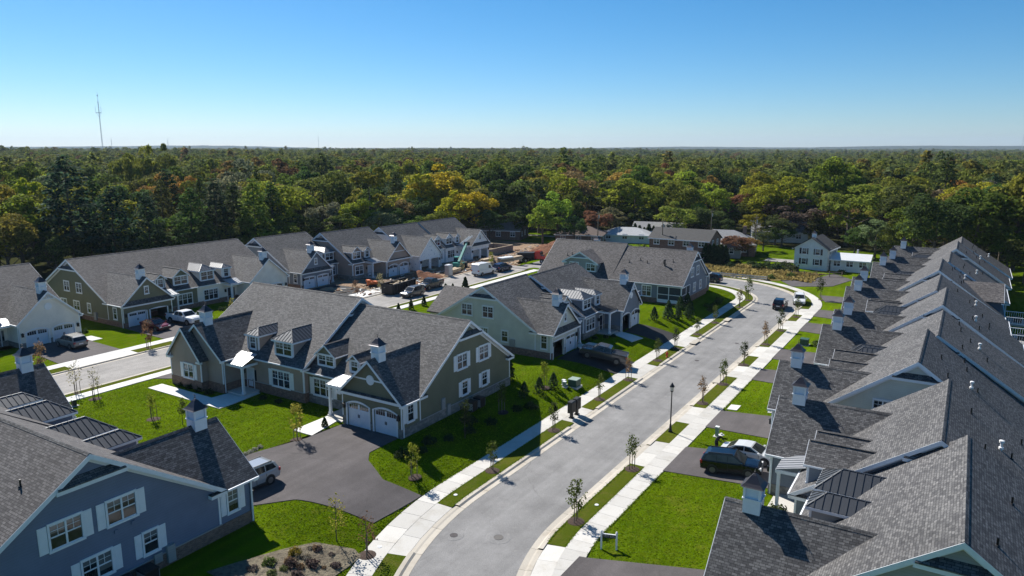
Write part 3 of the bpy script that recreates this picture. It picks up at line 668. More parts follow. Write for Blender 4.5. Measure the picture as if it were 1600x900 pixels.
def lantern(parent, loc, rz):
    me = cached(('lantern',), lambda: MB().box(-0.11, 0.11, -0.24, -0.02, 0, 0.38, 0).prism([(-0.15, -0.28, 0.38), (0.15, -0.28, 0.38), (0.15, 0.02, 0.38), (-0.15, 0.02, 0.38)], (0, 0, 0.05)).box(-0.05, 0.05, -0.15, -0.05, 0.43, 0.52).mesh('wall_lantern', 'black_metal'))
    return put('wall_lantern', me, parent, loc, rz)
def cupola(parent, loc, rz=0.0, s=1.0):
    def base():
        mb = MB(); mb.box(-.52, .52, -.52, .52, -0.55, 0.55).box(-.58, .58, -.58, .58, 0.55, 0.64)
        for x in (-1, 1):
            for y in (-1, 1): mb.box(x * .46 - .07, x * .46 + .07, y * .46 - .07, y * .46 + .07, 0.64, 1.46)
        mb.box(-.42, .42, -.42, .42, 0.64, 1.46).box(-.60, .60, -.60, .60, 1.46, 1.56); return mb.mesh('cupola', 'white_trim')
    o = put('cupola', cached(('cup',), base), parent, loc, rz, (.88 * s, .88 * s, .72 * s))
    def louv():
        mb = MB()
        for k in range(7):
            z = 0.70 + k * 0.105
            for a in range(4):
                ca, sa = [(1, 0), (0, 1), (-1, 0), (0, -1)][a]
                def T(x, y, z): return (x * ca - y * sa, x * sa + y * ca, z)
                mb.face([T(-.38, -.44, z), T(.38, -.44, z), T(.38, -.425, z + .07), T(-.38, -.425, z + .07)])
                mb.face([T(-.38, -.44, z), T(.38, -.44, z), T(.38, -.425, z), T(-.38, -.425, z)])
        return mb.mesh('louvre', 'white_door')
    put('louvre', cached(('louv',), louv), o)
    def rf():
        mb = MB(); prof = [(0.70, 1.56), (0.62, 1.62), (0.46, 1.80), (0.30, 2.08), (0.16, 2.34), (0.05, 2.46)]
        rg = [[(-r, -r, z), (r, -r, z), (r, r, z), (-r, r, z)] for r, z in prof]; mb.rings(rg); return mb.mesh('cupola_roof', 'cupola_metal')
    put('cupola_roof', cached(('cuproof',), rf), o)
    put('finial', cached(('finial',), lambda: MB().tube((0, 0, 2.44), (0, 0, 2.95), 0.02, 0.012, 6).lathe([(0, 2.52), (0.07, 2.57), (0.07, 2.62), (0, 2.67)], 8).beam((-0.2, 0, 2.82), (0.2, 0, 2.82), 0.02, 0.03).mesh('finial', 'black_metal')), o)
    return o
def slab_roof(mb, top, t=0.16, m=0):
    return mb.prism([Vector(p) - Vector((0, 0, t)) for p in top], (0, 0, t), m)

def main_unit(root, x0, x1, yf, yb, ze, zr, wall, base='brick', ends=(True, True), zb=-1.5, roof='shingle', base_h=0.85, pent=True, returns=True, front_gaps=(), corner=True):
    """one dwelling's main body with its ridge along x; ends = which gable ends stand free"""
    yr = (yf + yb) / 2; sl = (zr - ze) / (yr - yf)
    e0 = OH if ends[0] else 0.0; e1 = OH if ends[1] else 0.0
    mb = MB(); prof = [(yf, zb), (yb, zb), (yb, ze), (yr, zr - 0.02), (yf, ze)]
    mb.prism([(x0, y, z) for y, z in prof][::-1], (x1 - x0, 0, 0)); mb.build('wall', wall, root)
    if base:
        mb = MB(); p = 0.05; h = base_h
        mb.box(x0 - (p if ends[0] else -0.01), x1 + (p if ends[1] else -0.01), yf - p, yb + p, zb + .01, h)
        mb.build('base_course', base, root)
        mb = MB()
        mb.box(x0 - (p if ends[0] else -0.01) - .02, x1 + (p if ends[1] else -0.01) + .02, yf - p - .02, yb + p + .02, h, h + 0.07); mb.build('water_table', 'white_trim' if base == 'none' else 'grey_siding', root)
    t = 0.16; o = OH
    mb = MB(); zf = ze - o * sl
    top = [(yf - o, zf), (yr, zr), (yb + o, zf)]
    mb.prism([(x0 - e0, y, z + .06) for y, z in top] + [(x0 - e0, y, z - t + .06) for y, z in reversed(top)], (x1 - x0 + e0 + e1, 0, 0)); mb.build('roof', roof, root)
    MB().prism([(x0 - e0, yr - .15, zr + .06 - .15 * sl + .03), (x0 - e0, yr, zr + .10), (x0 - e0, yr + .15, zr + .06 - .15 * sl + .03), (x0 - e0, yr, zr + .02)], (x1 - x0 + e0 + e1, 0, 0)).build('ridge_cap', 'shingle', root)
    # white rake boards, the gable peak with its little skirt roof, eave returns
    for end, x, sg in ((ends[0], x0, -1), (ends[1], x1, 1)):
        if not end: continue
        xx = x + sg * (OH - 0.02)
        for ya, yc in ((yf - o, yr), (yb + o, yr)):
            mb = MB(); za = zf + .05; a = Vector((xx, ya, za)); b = Vector((xx, yc, zr + .05)); dn = Vector((0, 0, -0.30))
            mb.prism([a, b, b + dn, a + dn], (sg * 0.05, 0, 0)); mb.build('rake_board', 'white_trim', root)
            mb = MB(); inn = 0.34; a = Vector((x, ya + (o if ya < yr else -o), ze - .1)); b = Vector((x, yr, zr - 0.12)); dn = Vector((0, 0, -inn))
            mb.prism([a, b, b + dn, a + dn], (sg * 0.045, 0, 0)); mb.build('frieze_board', 'white_trim', root)
        if pent:
            zp = zr - 1.35; hw = (zr - zp - .25) / sl
            mb = MB(); a = [(x, yr - hw, zp + 0.32), (x, yr + hw, zp + 0.32), (x + sg * .46, yr + hw * 1.12, zp), (x + sg * .46, yr - hw * 1.12, zp)]
            mb.prism(a, (0, 0, -0.07)); mb.build('skirt_roof', 'shingle', root)
            MB().box(min(x, x + sg * .42), max(x, x + sg * .42), yr - hw * 1.16, yr + hw * 1.16, zp - .30, zp - .06).build('skirt_trim', 'white_trim', root)
        if returns:
            for ya, d in ((yf, -1), (yb, 1)):
                y0, y1 = sorted((ya + d * (o + .05), ya - d * 0.75))
                MB().box(min(x, x + sg * .36), max(x, x + sg * .36), y0, y1, zf - .28, zf - .04).build('eave_return', 'white_trim', root)
                mb = MB(); mb.prism([(x, y0, zf - .04), (x, y1, zf - .04), (x + sg * .40, y1, zf - .04), (x + sg * .40, y0, zf - .04)], (0, 0, .05)); mb.build('return_cap', 'shingle', root)
        if corner:
            for ya, d in ((yf, -1), (yb, 1)):
                MB().box(x - .10 if sg > 0 else x - .03, x + .03 if sg > 0 else x + .10, min(ya + d * .03, ya - d * .10), max(ya + d * .03, ya - d * .10), base_h + .07, ze - .1).build('corner_board', 'white_trim', root)
    # gutters along both eaves, broken where wings join the front
    segs = []; a = x0 - e0
    for g0, g1 in sorted(front_gaps): segs.append((a, g0)); a = g1
    segs.append((a, x1 + e1))
    for a, b in segs:
        if b - a > 0.5: MB().box(a, b, yf - o - .11, yf - o + .02, zf - .10, zf + .03).box(a, b, yf - o + .02, yf, zf - .12, zf - .07).build('gutter', 'white_trim', root)
    MB().box(x0 - e0, x1 + e1, yb + o - .02, yb + o + .11, zf - .10, zf + .03).box(x0 - e0, x1 + e1, yb, yb + o - .02, zf - .12, zf - .07).build('gutter', 'white_trim', root)
    return dict(x0=x0, x1=x1, yf=yf, yb=yb, yr=yr, ze=ze, zr=zr, sl=sl)

def wing(root, U, xa, xb, yg, zgr, wall, base='brick', doors='garage', style='open', vent='round', arch=0.22, open_bays=(), roof='shingle', zb=-1.5, base_h=0.85, free=(True, True), cup=True, gable_wall=None, rw=0.0):
    """front-gabled wing reaching forward from unit U; ridge along y"""
    yf, ze, sl = U['yf'], U['ze'], U['sl']; xm = (xa + xb) / 2; hw = (xb - xa) / 2; slw = (zgr - ze) / hw; o = OH; gw = gable_wall or wall
    yI = yf + (zgr - ze) / sl; zE = ze - o * slw
    # side walls and front wall with its openings
    mb = MB(); mb.face([(xa, yg, zb), (xa, yf - .003, zb), (xa, yf - .003, ze), (xa, yg, ze)]).face([(xb, yf - .003, zb), (xb, yg, zb), (xb, yg, ze), (xb, yf - .003, ze)])
    dw, dh = 2.62, 2.12
    if doors == 'garage':
        c1, c2 = xm - 1.62, xm + 1.62; top = dh + arch * 0.35
        xs = [xa, c1 - dw / 2, c1 + dw / 2, c2 - dw / 2, c2 + dw / 2, xb]
        for a, b in ((0, 1), (2, 3), (4, 5)): mb.box(xs[a], xs[b], yg, yg + .2, zb, top)
        mb.prism([(xa, yg, top), (xb, yg, top), (xb, yg, ze), (xa, yg, ze)], (0, .2, 0))
    else: mb.prism([(xa, yg, zb), (xb, yg, zb), (xb, yg, ze), (xa, yg, ze)], (0, .2, 0))
    mb.build('wing_wall', wall, root)
    MB().prism([(xa, yg, ze), (xb, yg, ze), (xm, yg, zgr - .05)], (0, .2, 0)).build('gable_wall', gw, root)
    if doors == 'garage':
        for i, cx in enumerate((c1, c2)): garage_door(root, (cx, yg, 0), 0, dw, dh, arch, i not in open_bays)
        mb = MB(); mb.box(xa + .05, xb - .05, yg + 5.2, yg + 5.3, zb, ze).face([(xa + .05, yg + .2, .005), (xb - .05, yg + .2, .005), (xb - .05, yg + 5.2, .005), (xa + .05, yg + 5.2, .005)])
        if open_bays: mb.build('garage_interior', 'dark_interior', root)
        for x in (xa + .28, xb - .28): lantern(root, (x, yg - .0, 1.65), 0)
        if base:
            mb = MB()
            for a, b in ((xa - .05, c1 - dw / 2 - .17), (c1 + dw / 2 + .17, c2 - dw / 2 - .17), (c2 + dw / 2 + .17, xb + .05)):
                if b - a > .05: MB().box(a, b, yg - .05, yg, zb, base_h).build('base_course', base, root)
            for x, d in ((xa, -1), (xb, 1)): MB().box(min(x, x + d * .05), max(x, x + d * .05), yg, yf - .06, zb, base_h).build('base_course', base, root)
    elif base:
        MB().box(xa - .05, xb + .05, yg - .05, yg, zb, base_h).build('base_course', base, root)
        for x, d in ((xa, -1), (xb, 1)): MB().box(min(x, x + d * .05), max(x, x + d * .05), yg, yf - .06, zb, base_h).build('base_course', base, root)
    # roof slopes running back into the main roof
    for sg, xe in ((-1, xa - o), (1, xb + o)):
        yV = yf + (zE - ze) / sl + .25; mb = MB()
        top = [(xe, yg - o, zE + .06), (xm, yg - o, zgr + .06), (xm, yI + .35, zgr + .06), (xe, yV, zE + .06)]
        slab_roof(mb, top); mb.build('wing_roof', roof, root)
        a = Vector((xe, yg - o + .02, zE + .05)); b = Vector((xm, yg - o + .02, zgr + .05)); dn = Vector((0, 0, -.27))
        MB().prism([a, b, b + dn, a + dn], (0, -.05, 0)).build('rake_board', 'white_trim', root)
        MB().box(min(xe, xe + sg * .11), max(xe, xe + sg * .11), yg - o, yV - .25, zE - .10, zE + .03).build('gutter', 'white_trim', root)
        xw = xa if sg < 0 else xb
        MB().box(min(xw, xe), max(xw, xe), yg - .30, yg - .02, zE - .26, zE - .06).build('eave_return', 'white_trim', root)
        MB().box(xw - .05, xw + .05, yg - .035, yg + .06, base_h, ze - .1).build('corner_board', 'white_trim', root)
        d = sg * .13; MB().beam((xw + d, yg + .12, .1), (xw + d, yg + .12, zE - .1), .08, .08).build('downspout', 'white_trim', root)
    MB().prism([(xm - .15, yg - o, zgr + .06 - .15 * slw + .03), (xm, yg - o, zgr + .10), (xm + .15, yg - o, zgr + .06 - .15 * slw + .03), (xm, yg - o, zgr + .02)], (0, yI - yg + o + .3, 0)).build('ridge_cap', 'shingle', root)
    if style == 'pent':
        mb = MB(); z1 = ze + .10; mb.prism([(xa - .2, yg - .50, ze - .32), (xb + .2, yg - .50, ze - .32), (xb - .05, yg, ze + .25), (xa + .05, yg, ze + .25)], (0, 0, -.06)); mb.build('skirt_roof', 'shingle', root)
        MB().box(xa - .2, xb + .2, yg - .46, yg, ze - .60, ze - .40).build('skirt_trim', 'white_trim', root)
    elif style == 'band':
        MB().box(xa - .2, xb + .2, yg - .30, yg, ze - .42, ze - .16).build('skirt_trim', 'white_trim', root)
        MB().prism([(xa - .2, yg - .32, ze - .16), (xb + .2, yg - .32, ze - .16), (xb, yg, ze - .04), (xa, yg, ze - .04)], (0, 0, .01)).build('skirt_roof', 'shingle', root)
    zc = ze + (zgr - ze) * .42
    if vent == 'round':
        mb = MB(); n = 20; r = .46; mb.prism([(xm + r * math.cos(2 * math.pi * k / n), yg - .05, zc + r * math.sin(2 * math.pi * k / n)) for k in range(n)], (0, .05, 0)); mb.build('round_vent', 'white_trim', root)
    elif vent == 'window': window(root, (xm, yg, zc - .45), 0, .5, 1.0, 1, None, (2, 2))
    if vent == 'bar' or style == 'band':
        w = (zgr - zc - .1) / slw; MB().box(xm - w, xm + w, yg - .035, yg, zc - .07, zc + .07).build('cross_trim', 'white_trim', root)
    if style == 'truss':
        w = (zgr - (zgr - .9)) / slw; z = zgr - .95
        mb = MB(); mb.box(xm - w, xm + w, yg - .36, yg - .28, z - .06, z + .06).beam((xm, yg - .32, z), (xm, yg - .32, zgr - .1), .08, .08).beam((xm, yg - .32, z), (xm - w * .5, yg - .32, z + .48), .07, .07).beam((xm, yg - .32, z), (xm + w * .5, yg - .32, z + .48), .07, .07); mb.build('gable_truss', 'white_trim', root)
    if cup: cupola(root, (xm, yg + 1.15, zgr + .05))
    return dict(xm=xm, yI=yI, zgr=zgr)

def dormer(root, U, xc, w, yd, zt, kind='gable', wall='green_siding', wn=2, metal='metal_roof', seams='each', shut=False, h=1.5, rise=None, trim='white_trim'):
    yf, ze, sl = U['yf'], U['ze'], U['sl']
    zm = lambda y: ze + sl * (y - yf); ym = lambda z: yf + (z - ze) / sl
    a, b = xc - w / 2, xc + w / 2; d = empty('dormer', (0, 0, 0), 0, root)
    zb = zm(yd) - .1; yt = ym(zt)
    MB().prism([(a, yd, zb), (a, yd, zt), (a, yt + .1, zt + .02)], (w, 0, 0)).build('dormer_wall', wall, d)
    mb = MB(); mb.box(a - .02, a + .12, yd - .03, yd + .10, zb, zt).box(b - .12, b + .02, yd - .03, yd + .10, zb, zt).build('corner_board', trim, d)
    ww = w - .42 if wn > 1 else min(w - .42, .8)
    wz = max(zb + .22, zt - h - .12)
    win = window(root, (xc, yd, wz), 0, ww, zt - .14 - wz, wn, None, (2, 2))
    o = .22
    if kind == 'gable':
        rise = rise or w / 2 * .78; zr = zt + rise; yI = ym(zr) + .2; s2 = rise / (w / 2)
        MB().prism([(a, yd, zt), (b, yd, zt), (xc, yd, zr - .04)], (0, .15, 0)).build('gable_wall', wall, d)
        for sg, xe in ((-1, a - o), (1, b + o)):
            zE = zt - o * s2; yV = ym(zE) + .2; mb = MB()
            slab_roof(mb, [(xe, yd - o, zE + .05), (xc, yd - o, zr + .05), (xc, yI, zr + .05), (xe, yV, zE + .05)], .11); mb.build('dormer_roof', 'shingle', d)
            p, q = Vector((xe, yd - o + .01, zE + .04)), Vector((xc, yd - o + .01, zr + .04)); dn = Vector((0, 0, -.18))
            MB().prism([p, q, q + dn, p + dn], (0, -.04, 0)).build('rake_board', trim, d)
            MB().box(min(xe, xe + sg * .05), max(xe, xe + sg * .05), yd - o, yV - .2, zE - .09, zE + .03).build('fascia', trim, d)
        MB().prism([(xc - .12, yd - o, zr + .04), (xc, yd - o, zr + .09), (xc + .12, yd - o, zr + .04)], (0, yI - yd + o - .1, 0)).build('ridge_cap', 'shingle', d)
    else:
        rise = rise or w * .36; zr = zt + rise; yh = yd + w * .42; yI = ym(zr) + .15; yV = ym(zt) + .1
        A, B, Pk, Q = Vector((a - o, yd - o, zt)), Vector((b + o, yd - o, zt)), Vector((xc, yh, zr)), Vector((xc, yI, zr)); C, D = Vector((a - o, yV, zt)), Vector((b + o, yV, zt))
        mb = MB(); up = Vector((0, 0, .05))
        for f in ([A, B, Pk], [B, D, Q, Pk], [C, A, Pk, Q]): mb.prism(f, up)
        mb.build('dormer_roof', metal, d)
        mb = MB(); mb.box(a - o - .02, b + o + .02, yd - o - .02, yd - o + .03, zt - .15, zt + .02).box(a - o - .02, a - o + .03, yd - o + .03, yV - .1, zt - .15, zt + .02).box(b + o - .03, b + o + .02, yd - o + .03, yV - .1, zt - .15, zt + .02)
        mb.box(a - o, b + o, yd - o, yd, zt - .05, zt - .01); mb.build('fascia', trim, d)
        sm = []; st = .42
        for sg in (-1, 1):
            xe = a - o if sg < 0 else b + o; y = yd - o + st
            while y < yI - .1:
                p = Vector((xe, y, zt + .06)); k = 1.0
                if y < yh: k = (y - (yd - o)) / (yh - (yd - o))
                if y > yV: k0 = (y - yV) / (yI - yV); p = Vector((xe + (xc - xe) * k0, y, zt + .06 + rise * k0))
                q = Vector((xe + (xc - xe) * k, y, zt + .06 + rise * k))
                if (q - p).length > .15: sm.append((p, q))
                y += st
        x = a - o + st * .8
        while x < b + o - .1:
            k = 1 - abs(x - xc) / (w / 2 + o); p = Vector((x, yd - o, zt + .06)); q = Vector((x, yd - o + (yh - yd + o) * k, zt + .06 + rise * k)); sm.append((p, q)); x += st
        hips = [(A + up, Pk + up), (B + up, Pk + up), (Pk + up, Q + up)]
        mb = MB(); [mb.beam(p, q, .09, .05) for p, q in hips]; mb.build('hip_cap', metal, d)
        if seams == 'each': [MB().beam(p, q, .035, .06).build('seam', metal, d) for p, q in sm]
        else: mb = MB(); [mb.beam(p, q, .035, .06) for p, q in sm]; mb.build('seam', metal, d)
    return d

def porch(root, U, x0, x1, depth=1.9, wall='green_siding', zt=2.95, door_x=None, metal='metal_light', rail=False, zr=None, post_x=None):
    """small entry porch: sloping metal roof on white posts, step, front door"""
    yf = U['yf']; y0 = yf - depth; p = empty('porch', (0, 0, 0), 0, root); zr = zr or U['ze'] + .15
    mb = MB(); mb.prism([(x0 - .2, y0 - .2, zt + .22), (x1 + .2, y0 - .2, zt + .22), (x1 + .2, yf - .02, zr), (x0 - .2, yf - .02, zr)], (0, 0, .06)); mb.build('porch_roof', metal, p)
    x = x0 - .1
    while x < x1 + .15:
        MB().beam((x, y0 - .2, zt + .30), (x, yf - .02, zr + .08), .035, .05).build('seam', metal, p); x += .45
    MB().box(x0 - .22, x1 + .22, y0 - .22, y0 - .08, zt, zt + .24).box(x0 - .2, x0 - .06, y0 - .08, yf - .05, zt + .001, zt + .24).box(x1 + .06, x1 + .2, y0 - .08, yf - .05, zt + .001, zt + .24).build('porch_beam', 'white_trim', p)
    for x in (post_x if post_x is not None else (x0, x1)):
        MB().box(x - .11, x + .11, y0 - .12, y0 + .10, .2, zt).box(x - .15, x + .15, y0 - .16, y0 + .14, .2, .45).box(x - .14, x + .14, y0 - .15, y0 + .13, zt - .12, zt).build('post', 'white_trim', p)
    MB().box(x0 - .2, x1 + .2, y0 - .25, yf - .06, -.9, .2).build('porch_floor', 'concrete', p)
    MB().box(x0 + .1, x1 - .1, y0 - .65, y0 - .25, -.9, .08).build('step', 'concrete', p)
    dx = door_x if door_x is not None else (x0 + x1) / 2
    d = MB(); d.box(dx - .48, dx + .48, yf - .04, yf, .22, 2.3); d.box(dx - .34, dx + .34, yf - .055, yf - .04, .4, 1.0).box(dx - .34, dx - .05, yf - .055, yf - .04, 1.1, 2.1).box(dx + .05, dx + .34, yf - .055, yf - .04, 1.1, 2.1); dd = d.build('front_door', 'car_navy' if wall in ('slate_siding', 'cream_siding') else 'white_door', root)
    MB().box(dx - .60, dx - .48, yf - .07, yf, .2, 2.42).box(dx + .48, dx + .60, yf - .07, yf, .2, 2.42).box(dx - .60, dx + .60, yf - .071, yf, 2.3, 2.45).build('door_frame', 'white_trim', dd)
    MB().box(dx + .62, dx + .90, yf - .03, yf, .25, 2.25).build('sidelight', 'window_glass', dd)
    MB().box(dx + .34, dx + .40, yf - .09, yf - .05, 1.05, 1.25).build('handle', 'black_metal', dd)
    lantern(root, (dx - .95, yf, 1.7), 0)
    return p
def ac_unit(parent, loc, rz=0):
    me = cached(('ac',), lambda: MB().box(-.42, .42, -.42, .42, 0, .9).box(-.46, .46, -.46, .46, .9, .94).lathe([(0, .955), (.34, .955), (.34, .94)], 16).mesh('air_conditioner', 'black_metal'))
    o = put('air_conditioner', me, None, loc, rz)
    fins = cached(('acf',), lambda: [MB()][0].box(-.44, .44, -.445, -.425, .1, .8).box(-.44, .44, .425, .445, .1, .8).mesh('grille', 'grey_siding'))
    put('grille', fins, o); return o
def vents(root, U, pts, white=()):
    """pts: (x, y) of black pipe vents on the roof slopes; white: (x, y) of tall white flues"""
    zf = lambda y: U['zr'] - abs(y - U['yr']) * U['sl']
    pm = cached(('pipe',), lambda: MB().tube((0, 0, -.1), (0, 0, .42), .055, .05, 8).lathe([(.14, .0), (.10, .06), (.055, .08)], 8).mesh('vent_pipe', 'black_metal'))
    fm = cached(('flue',), lambda: MB().tube((0, 0, -.2), (0, 0, .75), .10, .10, 10).lathe([(0, .10), (.2, .12), (.2, .3), (0, .34)], 10).lathe([(.0, .72), (.21, .74), (.21, .92), (.05, .98), (0, .98)], 10).mesh('flue', 'pvc_white'))
    for x, y in pts: put('vent_pipe', pm, root, (x, y, zf(y) + .05))
    for x, y in white: put('flue', fm, root, (x, y, zf(y) + .05), 0, .72)
# ------------------------------------------------------------------ the houses
FACING = {'-u': (0, 1), '+u': (0, -1), '+v': (1, 0), '-v': (-1, 0)}     # local x axis as (du, dv)
def house(name, u0, v0, facing, label, z=0.0):
    """root Empty at the front of the party wall; local -y looks out of the front"""
    o = empty(name, W(u0, v0, z), dirang(*FACING[facing])); tag(o, label, 'house'); return o
def facade(root, U, gs, gw, yg, zgr, wall, kind, far=False, base='brick', style='open', vent='round', arch=0.22, open_bays=(), doors='garage', pw=2.5, shut=False, cup=True, gable_wall=None, dt=None, yd=0.55, porch_metal='metal_light', dmetal='metal_roof', dl=(2.5, 1.6), live_off=0.0, base_h=.85, door_wall=None, small_dx=0.0):
    """garage wing at one end, entry porch beside it, living room window, two dormers above"""
    x0, x1 = U['x0'], U['x1']
    xa, xb = (x1 - gw, x1) if gs > 0 else (x0, x0 + gw)
    wing(root, U, xa, xb, U['yf'] + yg, zgr, wall, base, doors, style, vent, arch, open_bays, cup=cup, gable_wall=gable_wall, base_h=base_h)
    p0, p1 = (xa - pw, xa - .15) if gs > 0 else (xb + .15, xb + pw)
    porch(root, U, p0 + .1, p1 - .1, 1.8, wall, 2.95, post_x=[p0 + .15] if gs > 0 else [p1 - .15], metal=porch_metal)
    l0, l1 = (x0, p0) if gs > 0 else (p1, x1); lc = (l0 + l1) / 2 + live_off; lw = min(2.5, (l1 - l0) - 1.5)
    window(root, (lc, U['yf'], .95 + (base_h - .85)), 0, lw, 1.65, 3 if lw > 2 else 2, shut, (2, 2))
    dt = dt or U['ze'] + 1.85
    sm = 'joined' if far else 'each'
    dormer(root, U, lc, dl[0], U['yf'] + yd, dt, kind, wall, 2, dmetal, sm)
    dormer(root, U, (p0 + p1) / 2 + small_dx, dl[1], U['yf'] + yd, dt, kind, wall, 1, dmetal, sm)
def gable_windows(root, x, sg, ys, U, shut=True, w=1.5, lower=True, up=(4.1, 1.4)):
    """windows in a free gable end at local x; ys: [(y, 'u'/'l', width, n)]"""
    rz = math.pi / 2 if sg > 0 else -math.pi / 2
    for y, lev, ww, n in ys:
        window(root, (x, y, up[0] if lev == 'u' else 1.35), rz, ww, 1.4 if lev == 'u' else 1.35, n, shut, (2, 2))

# --- green and taupe pair at the corner of the street
B = house('duplex_house', 48.4, -54.2, '-u', 'corner duplex, taupe half with hipped metal dormers and dark green half with white shutters')
Ut = main_unit(B, -16.7, 0, -.6, 15.9, 3.85, 9.3, 'taupe_siding', 'brick', (True, True), base_h=1.0, front_gaps=((-17.2, -9.0),), returns=True)
Ug = main_unit(B, .02, 14.2, 0, 15.1, 3.45, 8.62, 'green_siding', 'stone', (False, True), front_gaps=((7.2, 15),))
facade(B, Ut, -1, 7.4, -2.4, 6.95, 'taupe_siding', 'hip', doors='none', vent=None, shut=True, base_h=1.0, live_off=.1, dl=(2.7, 1.75), dt=5.8, small_dx=.0)
def bump_out(root, xa, xb, y0, d, ze, zt, wall, base, bh):
    y1 = y0 - d; xm = (xa + xb) / 2; sl = (zt - ze) / ((xb - xa) / 2); o = .32; g = empty('bay', (0, 0, 0), 0, root)
    MB().prism([(xa, y1, -1.5), (xb, y1, -1.5), (xb, y1, ze), (xm, y1, zt - .03), (xa, y1, ze)], (0, d - .004, 0)).build('bay_wall', wall, g)
    MB().box(xa - .05, xb + .05, y1 - .05, y0 - .06, -1.5, bh).build('base_course', base, g)
    for sg, xe in ((-1, xa - o), (1, xb + o)):
        zE = ze - o * sl; mb = MB(); slab_roof(mb, [(xe, y1 - o, zE + .09), (xm, y1 - o, zt + .09), (xm, y0 + .6, zt + .09), (xe, y0 + .6, zE + .09)], .14); mb.build('bay_roof', 'shingle', g)
        p, q = Vector((xe, y1 - o + .01, zE + .08)), Vector((xm, y1 - o + .01, zt + .08)); dn = Vector((0, 0, -.30)); MB().prism([p, q, q + dn, p + dn], (0, -.05, 0)).build('rake_board', 'white_trim', g)
        MB().box(min(xe, xe - sg * .75), max(xe, xe - sg * .75), y1 - .3, y1, zE - .24, zE - .03).build('eave_return', 'white_trim', g)
        xw = xa if sg < 0 else xb; MB().box(xw - .06, xw + .06, y1 - .04, y1 + .05, bh, ze - .1).build('corner_board', 'white_trim', g)
    return y1
yq = bump_out(B, -16.9, -11.8, Ut['yf'] - 2.4, .75, 3.6, 6.5, 'taupe_siding', 'brick', 1.0)
window(B, (-13.9, yq, 1.15), 0, 1.55, 1.5, 2, True)
facade(B, Ug, 1, 7.0, -2.5, 6.6, 'green_siding', 'gable', base='stone', style='band', vent='round', shut=True, dl=(2.4, 1.35), dt=5.1, live_off=-.3)
gable_windows(B, 14.2, 1, [(6.5, 'u', 1.5, 2), (10.2, 'u', 1.5, 2), (6.9, 'l', .85, 1), (10.3, 'l', .85, 1)], Ug)
window(B, (14.2, -1.3, 1.3), math.pi / 2, .75, 1.5, 1, True)
vents(B, Ug, [(9, 9.5), (4, 10)]); vents(B, Ut, [(-5, 9.5), (-9, 10.2), (-12, 9.1)])
MB().box(14.2, 14.36, 3.1, 3.6, 1.0, 2.0).box(14.2, 14.40, 3.9, 4.35, .2, 1.2).build('meter_box', 'grey_siding', B)

# --- blue house in the near corner, seen from its gable end
A = house('duplex_house', 27.1, -53.8, '+u', 'slate blue duplex with white shutters in the near corner')
Ua = main_unit(A, -14.5, 0, 0, 15.6, 3.5, 8.72, 'blue_siding', 'brick', (True, False), front_gaps=((-15, -7.2),), roof='shingle_brown')
Ua2 = main_unit(A, .02, 16.8, -.3, 15.9, 3.5, 8.72, 'blue_siding', 'brick', (False, True), front_gaps=((9, 17),), roof='shingle_brown')
facade(A, Ua, -1, 7.4, -2.5, 6.55, 'blue_siding', 'hip', shut=True, dl=(2.7, 1.7), dt=5.35, yd=.5)
facade(A, Ua2, 1, 7.2, -2.5, 6.55, 'blue_siding', 'hip', shut=True, dl=(2.7, 1.7), dt=5.35, yd=.5)
gable_windows(A, -14.5, -1, [(9.3, 'u', 1.62, 2), (6.25, 'u', 1.62, 2), (7.9, 'l', 1.58, 2), (4.75, 'l', .85, 1), (11.4, 'l', .85, 1)], Ua, up=(4.1, 1.4))
window(A, (-14.5, -1.0, 1.42), -math.pi / 2, .75, 1.5, 1, True)
vents(A, Ua, [(-9.6, 11.0), (-12.2, 10.2)]); 
MB().box(-14.75, -14.5, 3.4, 3.9, .2, 1.3).box(-14.66, -14.5, 4.2, 4.7, .5, 1.1).build('meter_box', 'grey_siding', A)
MB().box(-14.58, -14.5, 5.6, 5.8, 3.6, 3.8).box(-14.58, -14.5, 6.6, 6.8, 3.5, 3.7).build('wall_vent', 'blue_siding', A)

# --- sage and blue-grey pair along the main road
G = house('duplex_house', 84.3, -42.9, '+v', 'duplex along the road, pale sage gable and blue-grey half with striped metal dormers')
Us = main_unit(G, -10.3, 0, 0, 15.0, 3.4, 8.05, 'sage_siding', 'brick', (True, False), front_gaps=((-11, -3.6),))
Ub = main_unit(G, .02, 12.7, -1.3, 14.6, 3.4, 8.0, 'slate_siding', 'stone', (True, True), front_gaps=((6.4, 13.2),))
facade(G, Us, -1, 6.5, -2.3, 6.3, 'sage_siding', 'gable', style='pent', vent='window', arch=0.0, open_bays=(0,), pw=1.9, dl=(2.2, 1.4), dt=5.2, yd=.55, live_off=-.6, gable_wall='pale_siding')
facade(G, Ub, 1, 6.0, -2.6, 6.5, 'slate_siding', 'hip', far=True, base='stone', style='truss', vent='round', open_bays=(0,), dl=(2.4, 1.5), dt=5.25, yd=.55, dmetal='metal_mid', porch_metal='metal_roof')
gable_windows(G, -10.3, -1, [(10.1, 'u', 1.5, 2), (6.9, 'u', 1.5, 2), (7.6, 'l', 1.3, 2), (4.4, 'l', .85, 1)], Us, shut=False)
window(G, (-10.3, -1.2, 1.25), -math.pi / 2, .75, 1.6, 1, False)
MB().box(-10.5, -10.3, 2.9, 3.6, .9, 1.8).build('meter_box', 'grey_siding', G)
